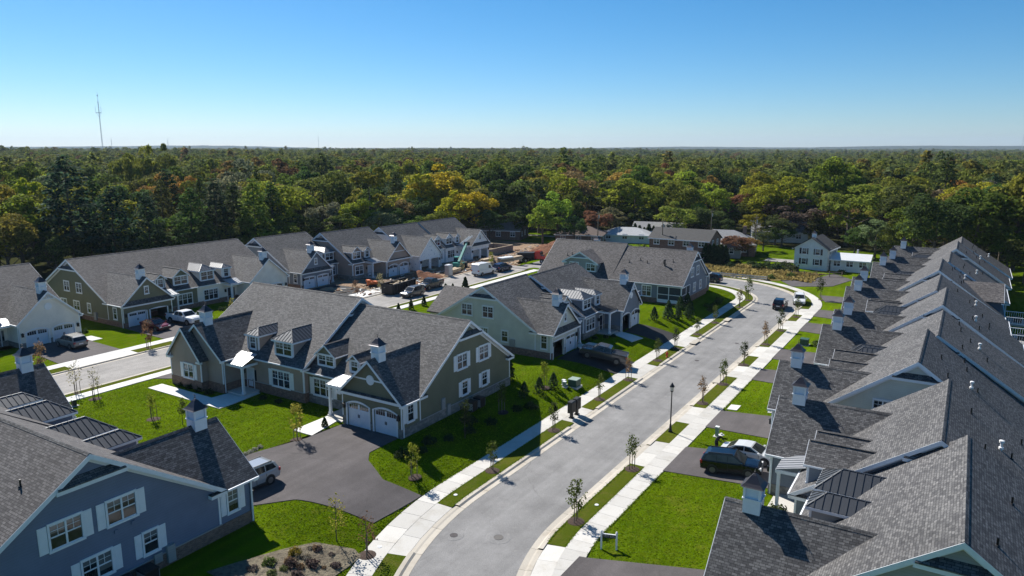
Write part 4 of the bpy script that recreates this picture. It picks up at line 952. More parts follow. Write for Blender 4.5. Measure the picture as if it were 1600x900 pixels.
# a lower rear wing
MB().prism([(-7.0, 14.9, -1.5), (1.0, 14.9, -1.5), (1.0, 14.9, 3.2), (-3.0, 14.9, 5.8), (-7.0, 14.9, 3.2)], (0, 3.8, 0)).build('rear_wall', 'sage_siding', G)
for sx in (-1, 1):
    mb = MB(); slab_roof(mb, [(-3.0 + sx * 4.4, 9.6, 3.0), (-3.0, 9.6, 5.9), (-3.0, 19.0, 5.9), (-3.0 + sx * 4.4, 19.0, 3.0)]); mb.build('rear_roof', 'shingle_brown', G)
MB().box(12.7, 15.0, .4, 3.4, 1.2, 1.35).build('landing', 'deck_grey', G)
for a, b in (((12.8, .45), (15.0, .45)), ((15.0, .45), (15.0, 3.35))):
    mb = MB(); mb.beam((*a, 2.3), (*b, 2.3), .07, .08).beam((*a, 1.45), (*b, 1.45), .06, .06)
    for k in range(12): t = k / 11; x = a[0] + (b[0] - a[0]) * t; y = a[1] + (b[1] - a[1]) * t; mb.beam((x, y, 1.4), (x, y, 2.3), .04, .04)
    mb.build('railing', 'white_trim', G)
mb = MB(); [mb.box(x - .07, x + .07, y - .07, y + .07, -1.5, 1.2) for x in (12.9, 14.9) for y in (.5, 3.3)]; mb.build('landing_post', 'white_trim', G)

# --- dark green and cream pair across the side street
C = house('duplex_house', 70.3, -103.2, '+v', 'duplex across the side street, dark green gable end and cream half with striped dormers', -.15)
Uc = main_unit(C, -14.4, 0, 0, 18.9, 3.6, 8.9, 'green_siding', 'brick', (True, False), front_gaps=((-15, -6.8),), roof='shingle_brown')
Uc2 = main_unit(C, .02, 15.0, 0, 18.9, 3.6, 8.9, 'cream_siding', 'brick', (False, True), front_gaps=((7.0, 15.5),), roof='shingle_brown')
facade(C, Uc, -1, 7.4, -3.8, 6.9, 'green_siding', 'gable', style='pent', vent='window', arch=0.0, open_bays=(1,), dl=(2.6, 1.6), dt=5.5, yd=.7)
facade(C, Uc2, 1, 7.6, -3.6, 6.8, 'cream_siding', 'hip', far=True, style='open', vent=None, open_bays=(0,), dl=(2.6, 1.6), dt=5.6, yd=.7, dmetal='metal_mid')
gable_windows(C, -14.4, -1, [(10.6, 'u', 1.35, 2), (7.2, 'u', 1.35, 2), (8.3, 'l', 1.5, 2), (4.9, 'l', .8, 1), (11.9, 'l', 1.5, 2)], Uc, shut=False)
window(C, (-14.4, -1.8, 1.2), -math.pi / 2, .75, 1.6, 1, False)
MB().box(-14.65, -14.4, 2.9, 3.5, .5, 1.6).build('meter_box', 'grey_siding', C)
# --- cream house at the left edge
D = house('duplex_house', 36.4, -103.2, '+v', 'cream gabled house with round vent and arched garage doors at the left edge', -.2)
Ud = main_unit(D, 0, 13.8, 0, 18.6, 3.6, 9.1, 'cream_siding', 'stone', (False, True), front_gaps=((6.2, 14.4),), roof='shingle_brown')
Ud2 = main_unit(D, -14, -.02, 0, 18.6, 3.6, 9.1, 'sage_siding', 'stone', (True, False), front_gaps=((-15, -6.8),), roof='shingle_brown')
facade(D, Ud, 1, 7.4, -3.2, 7.0, 'cream_siding', 'gable', base='stone', style='truss', vent='round', dl=(2.5, 1.5), dt=5.5)
facade(D, Ud2, -1, 7.2, -3.2, 6.8, 'sage_siding', 'hip', far=True, base='stone', style='open', vent='round', dl=(2.5, 1.5), dt=5.5)
# --- slate and taupe pair further up the side street
E_ = house('duplex_house', 100.6, -102.8, '+v', 'slate blue and taupe duplex facing the dumpster, grounds still bare earth')
Ue = main_unit(E_, -11.9, 0, 0, 17.4, 3.4, 8.6, 'slate_siding', 'brick', (True, True), front_gaps=((-12.4, -4.6),))
Ue2 = main_unit(E_, .02, 12.9, -4.0, 12.0, 3.5, 8.7, 'taupe_siding', 'stone', (True, True), front_gaps=((5.4, 13.4),))
facade(E_, Ue, -1, 6.9, -3.2, 6.6, 'slate_siding', 'hip', far=True, style='pent', vent='window', arch=0.0, pw=2.0, dl=(2.3, 1.4), dt=5.35, dmetal='metal_mid')
facade(E_, Ue2, 1, 6.9, -3.4, 6.7, 'taupe_siding', 'gable', far=True, base='stone', style='band', vent=None, dl=(2.4, 1.5), dt=5.4)
gable_windows(E_, -11.9, -1, [(10.3, 'u', 1.4, 2), (6.6, 'u', 1.4, 2), (6.9, 'l', 1.4, 2)], Ue, shut=False)
window(E_, (-11.9, -1.6, 1.2), -math.pi / 2, .75, 1.5, 1, False)
# --- unfinished house in white wrap
F = house('duplex_house', 127.6, -97.4, '+v', 'unfinished house wrapped in white building paper with open garage bays')
Uf = main_unit(F, -12.1, 0, 0, 15.4, 3.5, 8.55, 'house_wrap', None, (True, False), front_gaps=((-12.6, -4.6),), pent=True)
Uf2 = main_unit(F, .02, 13.4, -.4, 15.0, 3.5, 8.6, 'house_wrap', None, (False, True), front_gaps=((5.6, 14),))
facade(F, Uf, -1, 6.8, -2.9, 6.7, 'house_wrap', 'gable', far=True, base=None, style='open', vent=None, open_bays=(0, 1), cup=False, pw=1.8, dl=(2.2, 1.6), dt=5.4)
facade(F, Uf2, 1, 7.0, -2.4, 6.6, 'house_wrap', 'gable', far=True, base=None, style='pent', vent='window', arch=0.0, open_bays=(0, 1), cup=False, dl=(2.4, 1.5), dt=5.4)
for sx in (-8, 6): MB().box(sx, sx + .9, 2.5, 3.6, 4.2, 5.6).build('roof_paper', 'white_trim', F)
# --- grey-blue house seen from behind, screened porch on the corner
Hh = house('duplex_house', 125.1, -50.2, '+u', 'grey-blue duplex seen from behind with a dark screened corner porch')
Uh = main_unit(Hh, -12.3, 0, 0, 13.1, 3.4, 8.05, 'slate_siding', 'brick', (True, True), roof='shingle_brown')
Uh2 = main_unit(Hh, .02, 13.8, -.5, 13.1, 3.4, 8.45, 'grey_siding', 'brick', (False, True), roof='shingle_brown')
wing(Hh, Uh, -11.8, -5.2, -3.0, 6.4, 'slate_siding', 'brick', 'garage', 'open', 'round'); wing(Hh, Uh2, 6.6, 13.4, -3.4, 6.5, 'grey_siding', 'brick', 'garage', 'open', 'round')
gable_windows(Hh, -12.3, -1, [(8.0, 'u', 1.2, 2), (5.2, 'u', 1.2, 2), (6.6, 'l', 1.1, 2), (3.4, 'l', .8, 1)], Uh, shut=False, up=(4.0, 1.35))
pr = empty('screened_porch', (0, 0, 0), 0, Hh)
for x0_, x1_ in ((-12.2, -10.3), (-10.2, -8.4)):
    MB().box(x0_, x1_, 13.16, 13.20, .75, 2.75).build('screen', 'screen_mesh', pr)
for y0_, y1_ in ((9.2, 11.0), (11.1, 13.0)): MB().box(-12.40, -12.36, y0_, y1_, .75, 2.75).build('screen', 'screen_mesh', pr)
mb = MB()
for x in (-12.36, -10.25, -8.35): mb.box(x - .06, x + .06, 13.12, 13.26, .3, 2.9)
for z in (.55, 1.55, 2.85): mb.box(-12.3, -8.35, 13.13, 13.24, z - .05 if z != .55 else .2, z + .05 if z != .55 else .75)
for y in (9.15, 11.05): mb.box(-12.44, -12.30, y - .06, y + .06, .3, 2.9)
for z in (.55, 1.55, 2.85): mb.box(-12.42, -12.31, 9.2, 13.1, z - .05 if z != .55 else .2, z + .05 if z != .55 else .75)
mb.build('screen_frame', 'white_trim', pr)
window(Hh, (-6.4, 13.1, 1.0), math.pi, 1.5, 1.7, 2, False); window(Hh, (-2.2, 13.1, 1.2), math.pi, 1.5, 1.4, 2, False); window(Hh, (5.2, 13.1, 1.0), math.pi, 1.5, 1.6, 2, False)
mb = MB(); mb.beam((-3.4, 13.15, -.1), (-6.0, 14.6, -.1), .1, .1).box(-5.6, -3.4, 13.2, 15.0, .9, 1.0); 
for x in (-5.6, -3.4): mb.beam((x, 13.2, 1.9), (x, 15.0, 1.9), .07, .08)
mb.beam((-5.6, 15, 1.9), (-3.4, 15, 1.9), .07, .08)
for k in range(10): mb.beam((-5.6 + 2.2 * k / 9, 15, 1.0), (-5.6 + 2.2 * k / 9, 15, 1.9), .04, .04)
for x in (-5.5, -3.5): mb.box(x - .06, x + .06, 14.85, 14.97, -1.3, .9)
mb.build('landing', 'white_trim', Hh)
def rear_gable(root, U, xa, xb, zw, ztop, wall, depth=1.2):
    """cross gable standing on the rear slope"""
    yw = U['yb'] - depth; xm = (xa + xb) / 2; g = empty('rear_gable', (0, 0, 0), 0, root); s2 = (ztop - zw) / ((xb - xa) / 2)
    ym = lambda z: U['yb'] - (z - U['ze']) / U['sl']; o = .3
    MB().prism([(xa, yw, U['ze'] - .3), (xa, yw, zw), (xa, ym(zw) - .1, zw)], (xb - xa, 0, 0)).build('gable_side', wall, g)
    MB().prism([(xa, yw, zw), (xb, yw, zw), (xm, yw, ztop - .05)], (0, -.15, 0)).build('gable_wall', wall, g)
    for sg, xe in ((-1, xa - o), (1, xb + o)):
        zE = zw - o * s2; mb = MB(); slab_roof(mb, [(xe, yw + o, zE + .05), (xm, yw + o, ztop + .05), (xm, ym(ztop) - .3, ztop + .05), (xe, ym(zE) - .2, zE + .05)], .13); mb.build('gable_roof', 'shingle_brown', g)
        p, q = Vector((xe, yw + o, zE + .04)), Vector((xm, yw + o, ztop + .04)); dn = Vector((0, 0, -.25)); MB().prism([p, q, q + dn, p + dn], (0, .04, 0)).build('rake_board', 'white_trim', g)
        MB().box(min(xe, xe - sg * .9), max(xe, xe - sg * .9), yw, yw + .35, zE - .22, zE).build('eave_return', 'white_trim', g)
    w = (ztop - (zw + .75)) / s2; MB().box(xm - w, xm + w, yw, yw + .3, zw + .55, zw + .75).build('skirt_trim', 'white_trim', g)
    return yw
yw = rear_gable(Hh, Uh2, 3.0, 9.4, 5.6, 7.3, 'grey_siding', .7)
for x in (4.2, 7.4): window(Hh, (x, yw, 4.1), math.pi, 1.6, 1.25, 2, False)
vents(Hh, Uh, [(-9.3, 9.0), (-7.8, 9.4), (-5, 9.6), (-3.6, 9.2), (-1.8, 9.8)]); vents(Hh, Uh2, [(10.2, 9.6), (9.4, 9.3)])
MB().tube((-8.2, 9.9, 4.6), (-8.2, 9.9, 6.6), .12, .12, 10).lathe([(0, 6.6), (.2, 6.6), (.2, 6.75), (0, 6.8)], 10, (-8.2, 9.9, 0)).build('stove_flue', 'black_metal', Hh)

# --- the long terrace of pairs on the right of the road
def terrace(u0, um, u1, va, vb, gars, kinds, walls, label, near=False, far=True, shut=True, rear=None, bases=('brick', 'stone'), open_bays=((), ())):
    root = house('duplex_house', um, -6.6, '-v', label, -.6); g = 'duplexes in the long row right of the road'; root['group'] = g
    Us_ = []
    for (a, b, vr, gc, kind, wall, bs, ob) in ((u0, um, va, gars[0], kinds[0], walls[0], bases[0], open_bays[0]), (um, u1, vb, gars[1], kinds[1], walls[1], bases[1], open_bays[1])):
        x0_, x1_ = um - b, um - a; yr = vr + 6.6; first = a == u0
        x0_, x1_ = (x0_ + .02, x1_) if first else (x0_, x1_ - .02)
        gs = 1 if first else -1; gw = 6.8
        fg = ((x1_ - 7.0, x1_ + 1),) if first else ((x0_ - 1, x0_ + 7.0),)
        # the unit with the higher front shows its gable over its neighbour
        hi = kind == 'gable'
        U = main_unit(root, x0_, x1_, yr - 7.8, yr + 7.8, 3.55, 8.8 + (.35 if (first == near) else 0), wall, bs, (True, True), roof='shingle_brown' if False else 'shingle', front_gaps=fg)
        facade(root, U, gs, gw, -2.9, 6.65, wall, kind, far=far, base=bs, style='open', vent='round', shut=False, dl=(2.6, 1.7), dt=5.5, yd=.55, open_bays=ob)
        Us_.append(U)
    return root, Us_
T1, (Ta, Tb) = terrace(34.5, 47.6, 60.4, 1.25, 0.0, None or (38, 57), ('hip', 'gable'), ('grey_siding', 'slate_siding'), 'nearest grey pair of the long row, roof cut by the frame corner', True, False)
T2, (Tc, Td) = terrace(63.6, 75.5, 87.2, -2.15, -1.25, (68, 83), ('gable', 'hip'), ('pale_siding', 'slate_siding'), 'second pair of the long row, pale sage gable showing over the nearest roof', True, False)
T3, (Te, Tf) = terrace(89.0, 100.0, 112.6, -1.35, -2.35, (93, 109), ('hip', 'gable'), ('slate_siding', 'pale_siding'), 'third pair of the long row, cupolas opposite the parked white car', True, True)
T4, (Tg, Th) = terrace(114.6, 126.6, 139.0, -2.65, -1.8, (120, 136), ('gable', 'hip'), ('navy_siding', 'grey_siding'), 'fourth pair of the long row with a gabled bump on its rear slope', True, True)
T5, (Ti, Tj) = terrace(141.0, 152.4, 164.0, -1.1, -.6, (143, 155), ('hip', 'gable'), ('slate_siding', 'pale_siding'), 'farthest pair of the long row under the woods', True, True)
gable_windows(T1, Ta['x1'], 1, [(Ta['yr'] + 1.6, 'u', 1.5, 2), (Ta['yr'] - 1.6, 'u', 1.5, 2)], Ta, shut=False)
for T_, U_ in ((T2, Tc), (T3, Te), (T4, Tg), (T5, Ti)): gable_windows(T_, U_['x1'], 1, [(U_['yr'] - 2.2, 'u', 1.3, 2), (U_['yr'] + 2.2, 'u', 1.3, 2)], U_, shut=False)
for T_, U_, seed in ((T1, Ta, 1), (T1, Tb, 2), (T2, Tc, 3), (T2, Td, 4), (T3, Te, 5), (T3, Tf, 6), (T4, Tg, 7), (T4, Th, 8), (T5, Ti, 9), (T5, Tj, 10)):
    rg = random.Random(seed); xs = [U_['x0'] + (U_['x1'] - U_['x0']) * t for t in (.15, .34, .52, .7, .88)]
    vents(T_, U_, [(x + rg.uniform(-.5, .5), U_['yr'] + rg.uniform(1.2, 4.8)) for x in xs], [(U_['x0'] + (U_['x1'] - U_['x0']) * rg.uniform(.3, .7), U_['yr'] + rg.uniform(3.0, 4.6))])
rear_gable(T4, Tg, Tg['x0'] + 1.5, Tg['x1'] - 2.0, 5.2, 7.0, 'navy_siding', .2)
rear_gable(T1, Ta, Ta['x0'] + 2.0, Ta['x0'] + 8.4, 5.0, 6.9, 'grey_siding', .6)
def deck(u, v, label):
    d = empty('deck', W(u, v, -.6), dirang(-1, 0)); tag(d, label, 'deck', 'raised decks behind the long row')
    MB().box(-2.2, 2.2, 0, 3.4, 2.3, 2.5).build('deck_floor', 'deck_grey', d)
    for x in (-2.1, 2.1): MB().box(x - .08, x + .08, 3.2, 3.36, -1.2, 3.5).build('post', 'white_trim', d)
    for a, b in (((-2.15, .1), (-2.15, 3.35)), ((2.15, .1), (2.15, 3.35)), ((-2.15, 3.35), (2.15, 3.35))):
        mb = MB(); mb.beam((*a, 3.45), (*b, 3.45), .09, .07).beam((*a, 2.62), (*b, 2.62), .06, .06)
        for k in range(14): t = k / 13; x = a[0] + (b[0] - a[0]) * t; y = a[1] + (b[1] - a[1]) * t; mb.beam((x, y, 2.6), (x, y, 3.45), .035, .035)
        mb.build('railing', 'white_trim', d)
    MB().box(-.8, .4, 1.0, 1.9, 2.5, 3.1).build('grill', 'black_metal', d)
deck(106.5, 5.6, 'white-railed deck nearer of two behind the long row'); deck(117.5, 5.6, 'white-railed deck farther of two behind the long row')
for uu, vv, lb in ((55.0, -39.0, 'first of two dark cooling units beside the green gable wall'), (56.3, -39.0, 'second of two dark cooling units beside the green gable wall, nearer the back'), (21.6, -38.6, 'dark cooling unit against the blue wall'), (20.3, -38.6, 'dark cooling unit against the blue wall beside the planting, farther from the garage')):
    a = ac_unit(None, W(uu, vv, 0 if uu > 30 else -.05), dirang(0, 1)); a['label'] = lb; a['category'] = 'air conditioner'; a['group'] = 'cooling units at the gable walls'
for dy, lb in ((112.0, 'cooling unit under the dark green gable, left'), (110.6, 'cooling unit under the dark green gable, right')):
    a = ac_unit(None, W(55.3, -dy, -.15), 0); a['label'] = lb; a['category'] = 'air conditioner'; a['group'] = 'cooling units at the gable walls'
# ------------------------------------------------------------------ vehicles (x forward, origin on the ground)
def mesh_wheel(r, w):
    return MB().tube((0, -w / 2, 0), (0, w / 2, 0), r, r, 20).mesh('wheel', 'rubber', False)
CARS = {
 'sedan': dict(L=4.75, W=1.83, body=[(-2.36, .42, .80), (-2.30, .26, .98), (-1.75, .22, 1.03), (-.9, .20, .99), (.9, .20, .96), (1.45, .21, .91), (2.05, .24, .80), (2.30, .28, .66), (2.37, .38, .56)],
   green=[(-1.85, 1.01), (-1.05, 1.40), (-.35, 1.46), (.25, 1.43), (1.20, .94)], win=[[(-1.42, 1.05), (-.98, 1.33), (-.30, 1.40), (-.30, 1.05)], [(-.22, 1.05), (-.22, 1.40), (.22, 1.37), (.85, 1.02)]], wh=(-1.38, 1.42, .33)),
 'suv': dict(L=4.75, W=1.88, body=[(-2.38, .50, .95), (-2.30, .32, 1.10), (-1.5, .26, 1.12), (0, .25, 1.08), (1.0, .25, 1.06), (1.5, .26, 1.02), (2.1, .30, .93), (2.32, .34, .80), (2.38, .42, .66)],
   green=[(-2.25, 1.08), (-1.98, 1.58), (-1.6, 1.70), (-.2, 1.73), (.3, 1.68), (1.15, 1.05)], win=[[(-2.0, 1.16), (-1.78, 1.54), (-1.1, 1.60), (-1.1, 1.14)], [(-1.02, 1.14), (-1.02, 1.60), (-.22, 1.62), (-.22, 1.12)], [(-.14, 1.12), (-.14, 1.62), (.24, 1.59), (.85, 1.11)]], wh=(-1.38, 1.40, .36)),
 'large_suv': dict(L=5.3, W=2.0, body=[(-2.66, .55, 1.05), (-2.58, .36, 1.22), (-1.5, .30, 1.24), (0, .30, 1.20), (1.1, .30, 1.18), (1.7, .30, 1.14), (2.4, .34, 1.05), (2.60, .38, .88), (2.66, .48, .70)],
   green=[(-2.55, 1.2), (-2.40, 1.72), (-2.1, 1.86), (-.2, 1.90), (.4, 1.85), (1.2, 1.17)], win=[[(-2.35, 1.28), (-2.2, 1.70), (-1.3, 1.76), (-1.3, 1.27)], [(-1.2, 1.27), (-1.2, 1.76), (-.3, 1.78), (-.3, 1.25)], [(-.2, 1.25), (-.2, 1.78), (.32, 1.74), (.9, 1.23)]], wh=(-1.6, 1.62, .40)),
 'pickup': dict(L=5.85, W=2.02, body=[(-2.93, .60, 1.20), (-2.86, .42, 1.30), (-1.05, .38, 1.30), (-1.0, .38, 1.26), (.9, .38, 1.26), (1.4, .38, 1.24), (2.5, .40, 1.20), (2.78, .42, 1.08), (2.90, .50, .85)],
   green=[(-1.0, 1.25), (-.85, 1.80), (-.5, 1.90), (.55, 1.90), (.75, 1.86), (1.45, 1.24)], win=[[(-.82, 1.34), (-.70, 1.76), (-.05, 1.80), (-.05, 1.32)], [(.04, 1.32), (.04, 1.80), (.66, 1.78), (1.12, 1.31)]], wh=(-1.75, 1.85, .42), bed=(-2.78, -1.10, 1.30)),
 'van': dict(L=5.7, W=2.05, body=[(-2.85, .5, 1.25), (-2.82, .35, 1.35), (-1.0, .32, 1.35), (1.0, .32, 1.30), (1.6, .32, 1.22), (2.4, .36, 1.10), (2.75, .40, .95), (2.85, .5, .72)],
   green=[(-2.82, 1.3), (-2.80, 2.40), (-2.6, 2.52), (.4, 2.52), (1.0, 2.35), (1.75, 1.22)], win=[[(.35, 1.38), (.35, 2.0), (.85, 2.0), (1.35, 1.36)]], wh=(-1.75, 1.75, .36), straight=True)}
def vehicle(kind, u, v, du, dv, paint, label, z=0.0, pitch=0.0, name=None, cat=None):
    c = CARS[kind]; hw = c['W'] / 2; b = c['body']; nm = name or {'sedan': 'car', 'suv': 'car', 'large_suv': 'car', 'pickup': 'pickup_truck', 'van': 'van'}[kind]
    root = empty('parked_' + nm if nm != 'van' else 'van', W(u, v, z), dirang(du, dv)); root.rotation_euler[1] = -pitch
    tag(root, label, cat or {'pickup': 'pickup truck', 'van': 'van'}.get(kind, 'car'), 'vehicles parked about the streets')
    def body():
        mb = MB(); rg = []
        n = len(b)
        for i, (x, zb, zt) in enumerate(b):
            k = hw * (1 - .10 * max(0, abs(x) / (c['L'] / 2) - .72) / .28); zm = zb + (zt - zb) * .55
            half = [(k * .90, zb), (k * .985, zb + .12), (k, zm), (k * .985, zt - .09), (k * .93, zt - .02), (k * .6, zt + .015)]
            rg.append([(x, y, zz) for y, zz in half] + [(x, -y, zz) for y, zz in reversed(half)])
        mb.rings(rg)
        return mb.mesh('body', paint, False)
    put('body', cached((kind, paint, 'b'), body), root)
    g = c['green']; zt = max(p[1] for p in g); z0 = min(p[1] for p in g); wb, wr = hw * .95, hw * (.78 if not c.get('straight') else .88)
    yy = lambda zz: wb + (wr - wb) * (zz - z0) / (zt - z0)
    def cabin():
        mb = MB(); n = len(g)
        for i in range(n - 1):
            (x0, a), (x1, d) = g[i], g[i + 1]; mb.face([(x0, -yy(a), a), (x1, -yy(d), d), (x1, yy(d), d), (x0, yy(a), a)])
        mb.face([(x, yy(zz), zz) for x, zz in g]); mb.face([(x, -yy(zz), zz) for x, zz in reversed(g)])
        return mb.mesh('cabin', paint)
    put('cabin', cached((kind, paint, 'c'), cabin), root)
    def glass(seg):
        mb = MB(); (x0, a), (x1, d) = seg; nrm = Vector((d - a, 0, -(x1 - x0))).normalized(); nrm = nrm if nrm.z > 0 else -nrm; off = nrm * .012
        t0, t1 = .08, .90; p = lambda t: (x0 + (x1 - x0) * t, a + (d - a) * t); (xa, za), (xb, zb_) = p(t0), p(t1); m = .90
        mb.prism([Vector((xa, -yy(za) * m, za)) + off, Vector((xb, -yy(zb_) * m, zb_)) + off, Vector((xb, yy(zb_) * m, zb_)) + off, Vector((xa, yy(za) * m, za)) + off], off * .3); return mb.mesh('windscreen', 'car_glass')
    put('windscreen', cached((kind, 'ws'), lambda: glass((g[-1], g[-2]))), root)
    if kind != 'van': put('rear_window', cached((kind, 'rw'), lambda: glass((g[0], g[1]))), root)
    for i, wn_ in enumerate(c['win']):
        for sg in (-1, 1):
            def sw():
                mb = MB(); mb.prism([(x, sg * (yy(zz) + .004), zz) for x, zz in wn_], (0, sg * .012, 0)); return mb.mesh('side_window', 'car_glass')
            put('side_window', cached((kind, 'sw', i, sg), sw), root)
    xr, xf, r = c['wh']
    arch = cached((kind, 'arch'), lambda: MB().tube((0, -.01, 0), (0, .01, 0), r + .075, r + .075, 20).mesh('wheel_arch', 'dark_plastic'))
    wm = cached((kind, 'wheel'), lambda: mesh_wheel(r, .24)); rm = cached((kind, 'rim'), lambda: MB().tube((0, -.012, 0), (0, .012, 0), r * .66, r * .6, 16).mesh('rim', 'rim'))
    sp = cached((kind, 'hub'), lambda: MB().tube((0, -.02, 0), (0, .02, 0), r * .16, r * .14, 8).mesh('hub', 'dark_plastic'))
    for x in (xr, xf):
        for sg in (-1, 1):
            put('wheel_arch', arch, root, (x, sg * (hw * .995), r + .02))
            w = put('wheel', wm, root, (x, sg * (hw - .09), r)); rr = put('rim', rm, w, (0, sg * .125, 0))
    L2 = c['L'] / 2; nose = b[-2]; tail = b[1]
    for sg in (-1, 1):
        zl = b[-3][2] - .16; MB().box(L2 - .30, L2 - .03, *sorted((sg * hw * .55, sg * hw * .90)), zl - .09, zl + .07).build('headlight', 'lamp_white', root)
        zr_ = b[1][2] - .22; MB().box(-L2 - .005, -L2 + .16, *sorted((sg * hw * .66, sg * hw * .95)), zr_ - .08, zr_ + .16).build('tail_light', 'lamp_red', root)
        x = g[-1][0] - .25; MB().box(x - .08, x + .08, *sorted((sg * (hw + .02), sg * (hw + .20))), g[-1][1] + .02, g[-1][1] + .16).build('mirror', paint, root)
    MB().box(L2 - .06, L2 + .01, -hw * .5, hw * .5, nose[1] + .12, nose[1] + .36).build('grille', 'dark_plastic', root)
    MB().box(L2 - .12, L2 + .012, -hw * .8, hw * .8, nose[1] - .02, nose[1] + .10).build('bumper', 'dark_plastic', root); MB().box(-L2 - .012, -L2 + .15, -hw * .8, hw * .8, tail[1] + .02, tail[1] + .22).build('bumper', 'dark_plastic', root)
    for sg in (-1, 1):
        for x in sorted({wn_[0][0] - .05 for wn_ in c['win'][1:]} | {c['win'][-1][-1][0] + .08}):
            MB().box(x - .012, x + .012, *sorted((sg * hw * .985, sg * (hw + .006))), .42, g[0][1] - .10).build('door_seam', 'rubber', root)
        MB().box(xr + r + .05, xf - r - .05, *sorted((sg * hw * .93, sg * (hw + .012))), b[3][1] - .01, b[3][1] + .14).build('sill', 'dark_plastic', root)
        if 'suv' in kind: MB().beam((g[1][0] + .2, sg * yy(zt) * .92, zt - .02), (g[-2][0] - .1, sg * yy(zt) * .92, zt + .0), .05, .06).build('roof_rail', 'dark_plastic', root)
    MB().box(-L2 - .02, -L2 - .004, -.26, .26, tail[2] - .42, tail[2] - .30).build('number_plate', 'white_paint', root)
    if c.get('bed'):
        a, d, z1 = c['bed']; MB().box(a, d, -hw * .80, hw * .80, z1 + .012, z1 + .035).build('bed_cover' if paint == 'car_white' else 'bed_liner', 'dark_plastic', root)
        for sg in (-1, 1): MB().box(a - .1, d + .05, *sorted((sg * hw * .80, sg * hw * .97)), z1 - .02, z1 + .08).build('bed_rail', paint, root)
    return root
HZ = H1
vehicle('suv', 32.5, -43.6, -1, -.05, 'car_silver', 'silver crossover parked nose-in at the blue garage', .06)
vehicle('suv', 56.4, -14.2, .12, 1, 'car_black', 'black car parked on the driveway of the long row', HZ(56.4, -14.2) + .06, R(3.5))
vehicle('sedan', 59.3, -13.5, -.02, 1, 'car_pearl', 'pearl white saloon car parked beside the black one', HZ(59.3, -13.5) + .06, R(3.5))
vehicle('pickup', 78.9, -36.2, -.28, -1, 'car_grey', 'dark grey pickup truck parked nose-in at the sage garage', HZ(78.9, -36.2) + .06, R(9))
vehicle('suv', 125.0, -25.2, 1, -.06, 'car_black', 'dark car standing in the road where it bends', ROAD_Z + .02)
vehicle('suv', 130.4, -23.2, -1, .22, 'car_white', 'white car parked against the kerb at the bend', ROAD_Z + .03)
vehicle('suv', 143.0, -42.6, .05, -1, 'car_navy', 'dark blue car on the far road behind the screened porch house', ROAD_Z + .02)
vehicle('pickup', 62.2, -94.9, .05, 1, 'car_white', 'white pickup truck outside the open green garage', .04)
vehicle('sedan', 57.9, -95.2, .0, 1, 'car_red', 'dark red small car beside the white pickup', .02)
vehicle('suv', 46.7, -95.6, .0, -1, 'car_champagne', 'champagne coloured car parked at the cream garage', .02)
vehicle('suv', 95.2, -79.6, -1, -.02, 'car_grey', 'grey car parked alongside the dumpster', -.03)
vehicle('pickup', 102.6, -81.5, -1, .05, 'car_black', 'black pickup truck parked beyond the dumpster', -.03)
vehicle('van', 119.6, -81.4, 1, .06, 'car_white', 'white cargo van parked by the unfinished house', -.03)
vehicle('suv', 125.6, -80.8, 1, .06, 'car_blue', 'dark blue car in front of the white van', -.03)

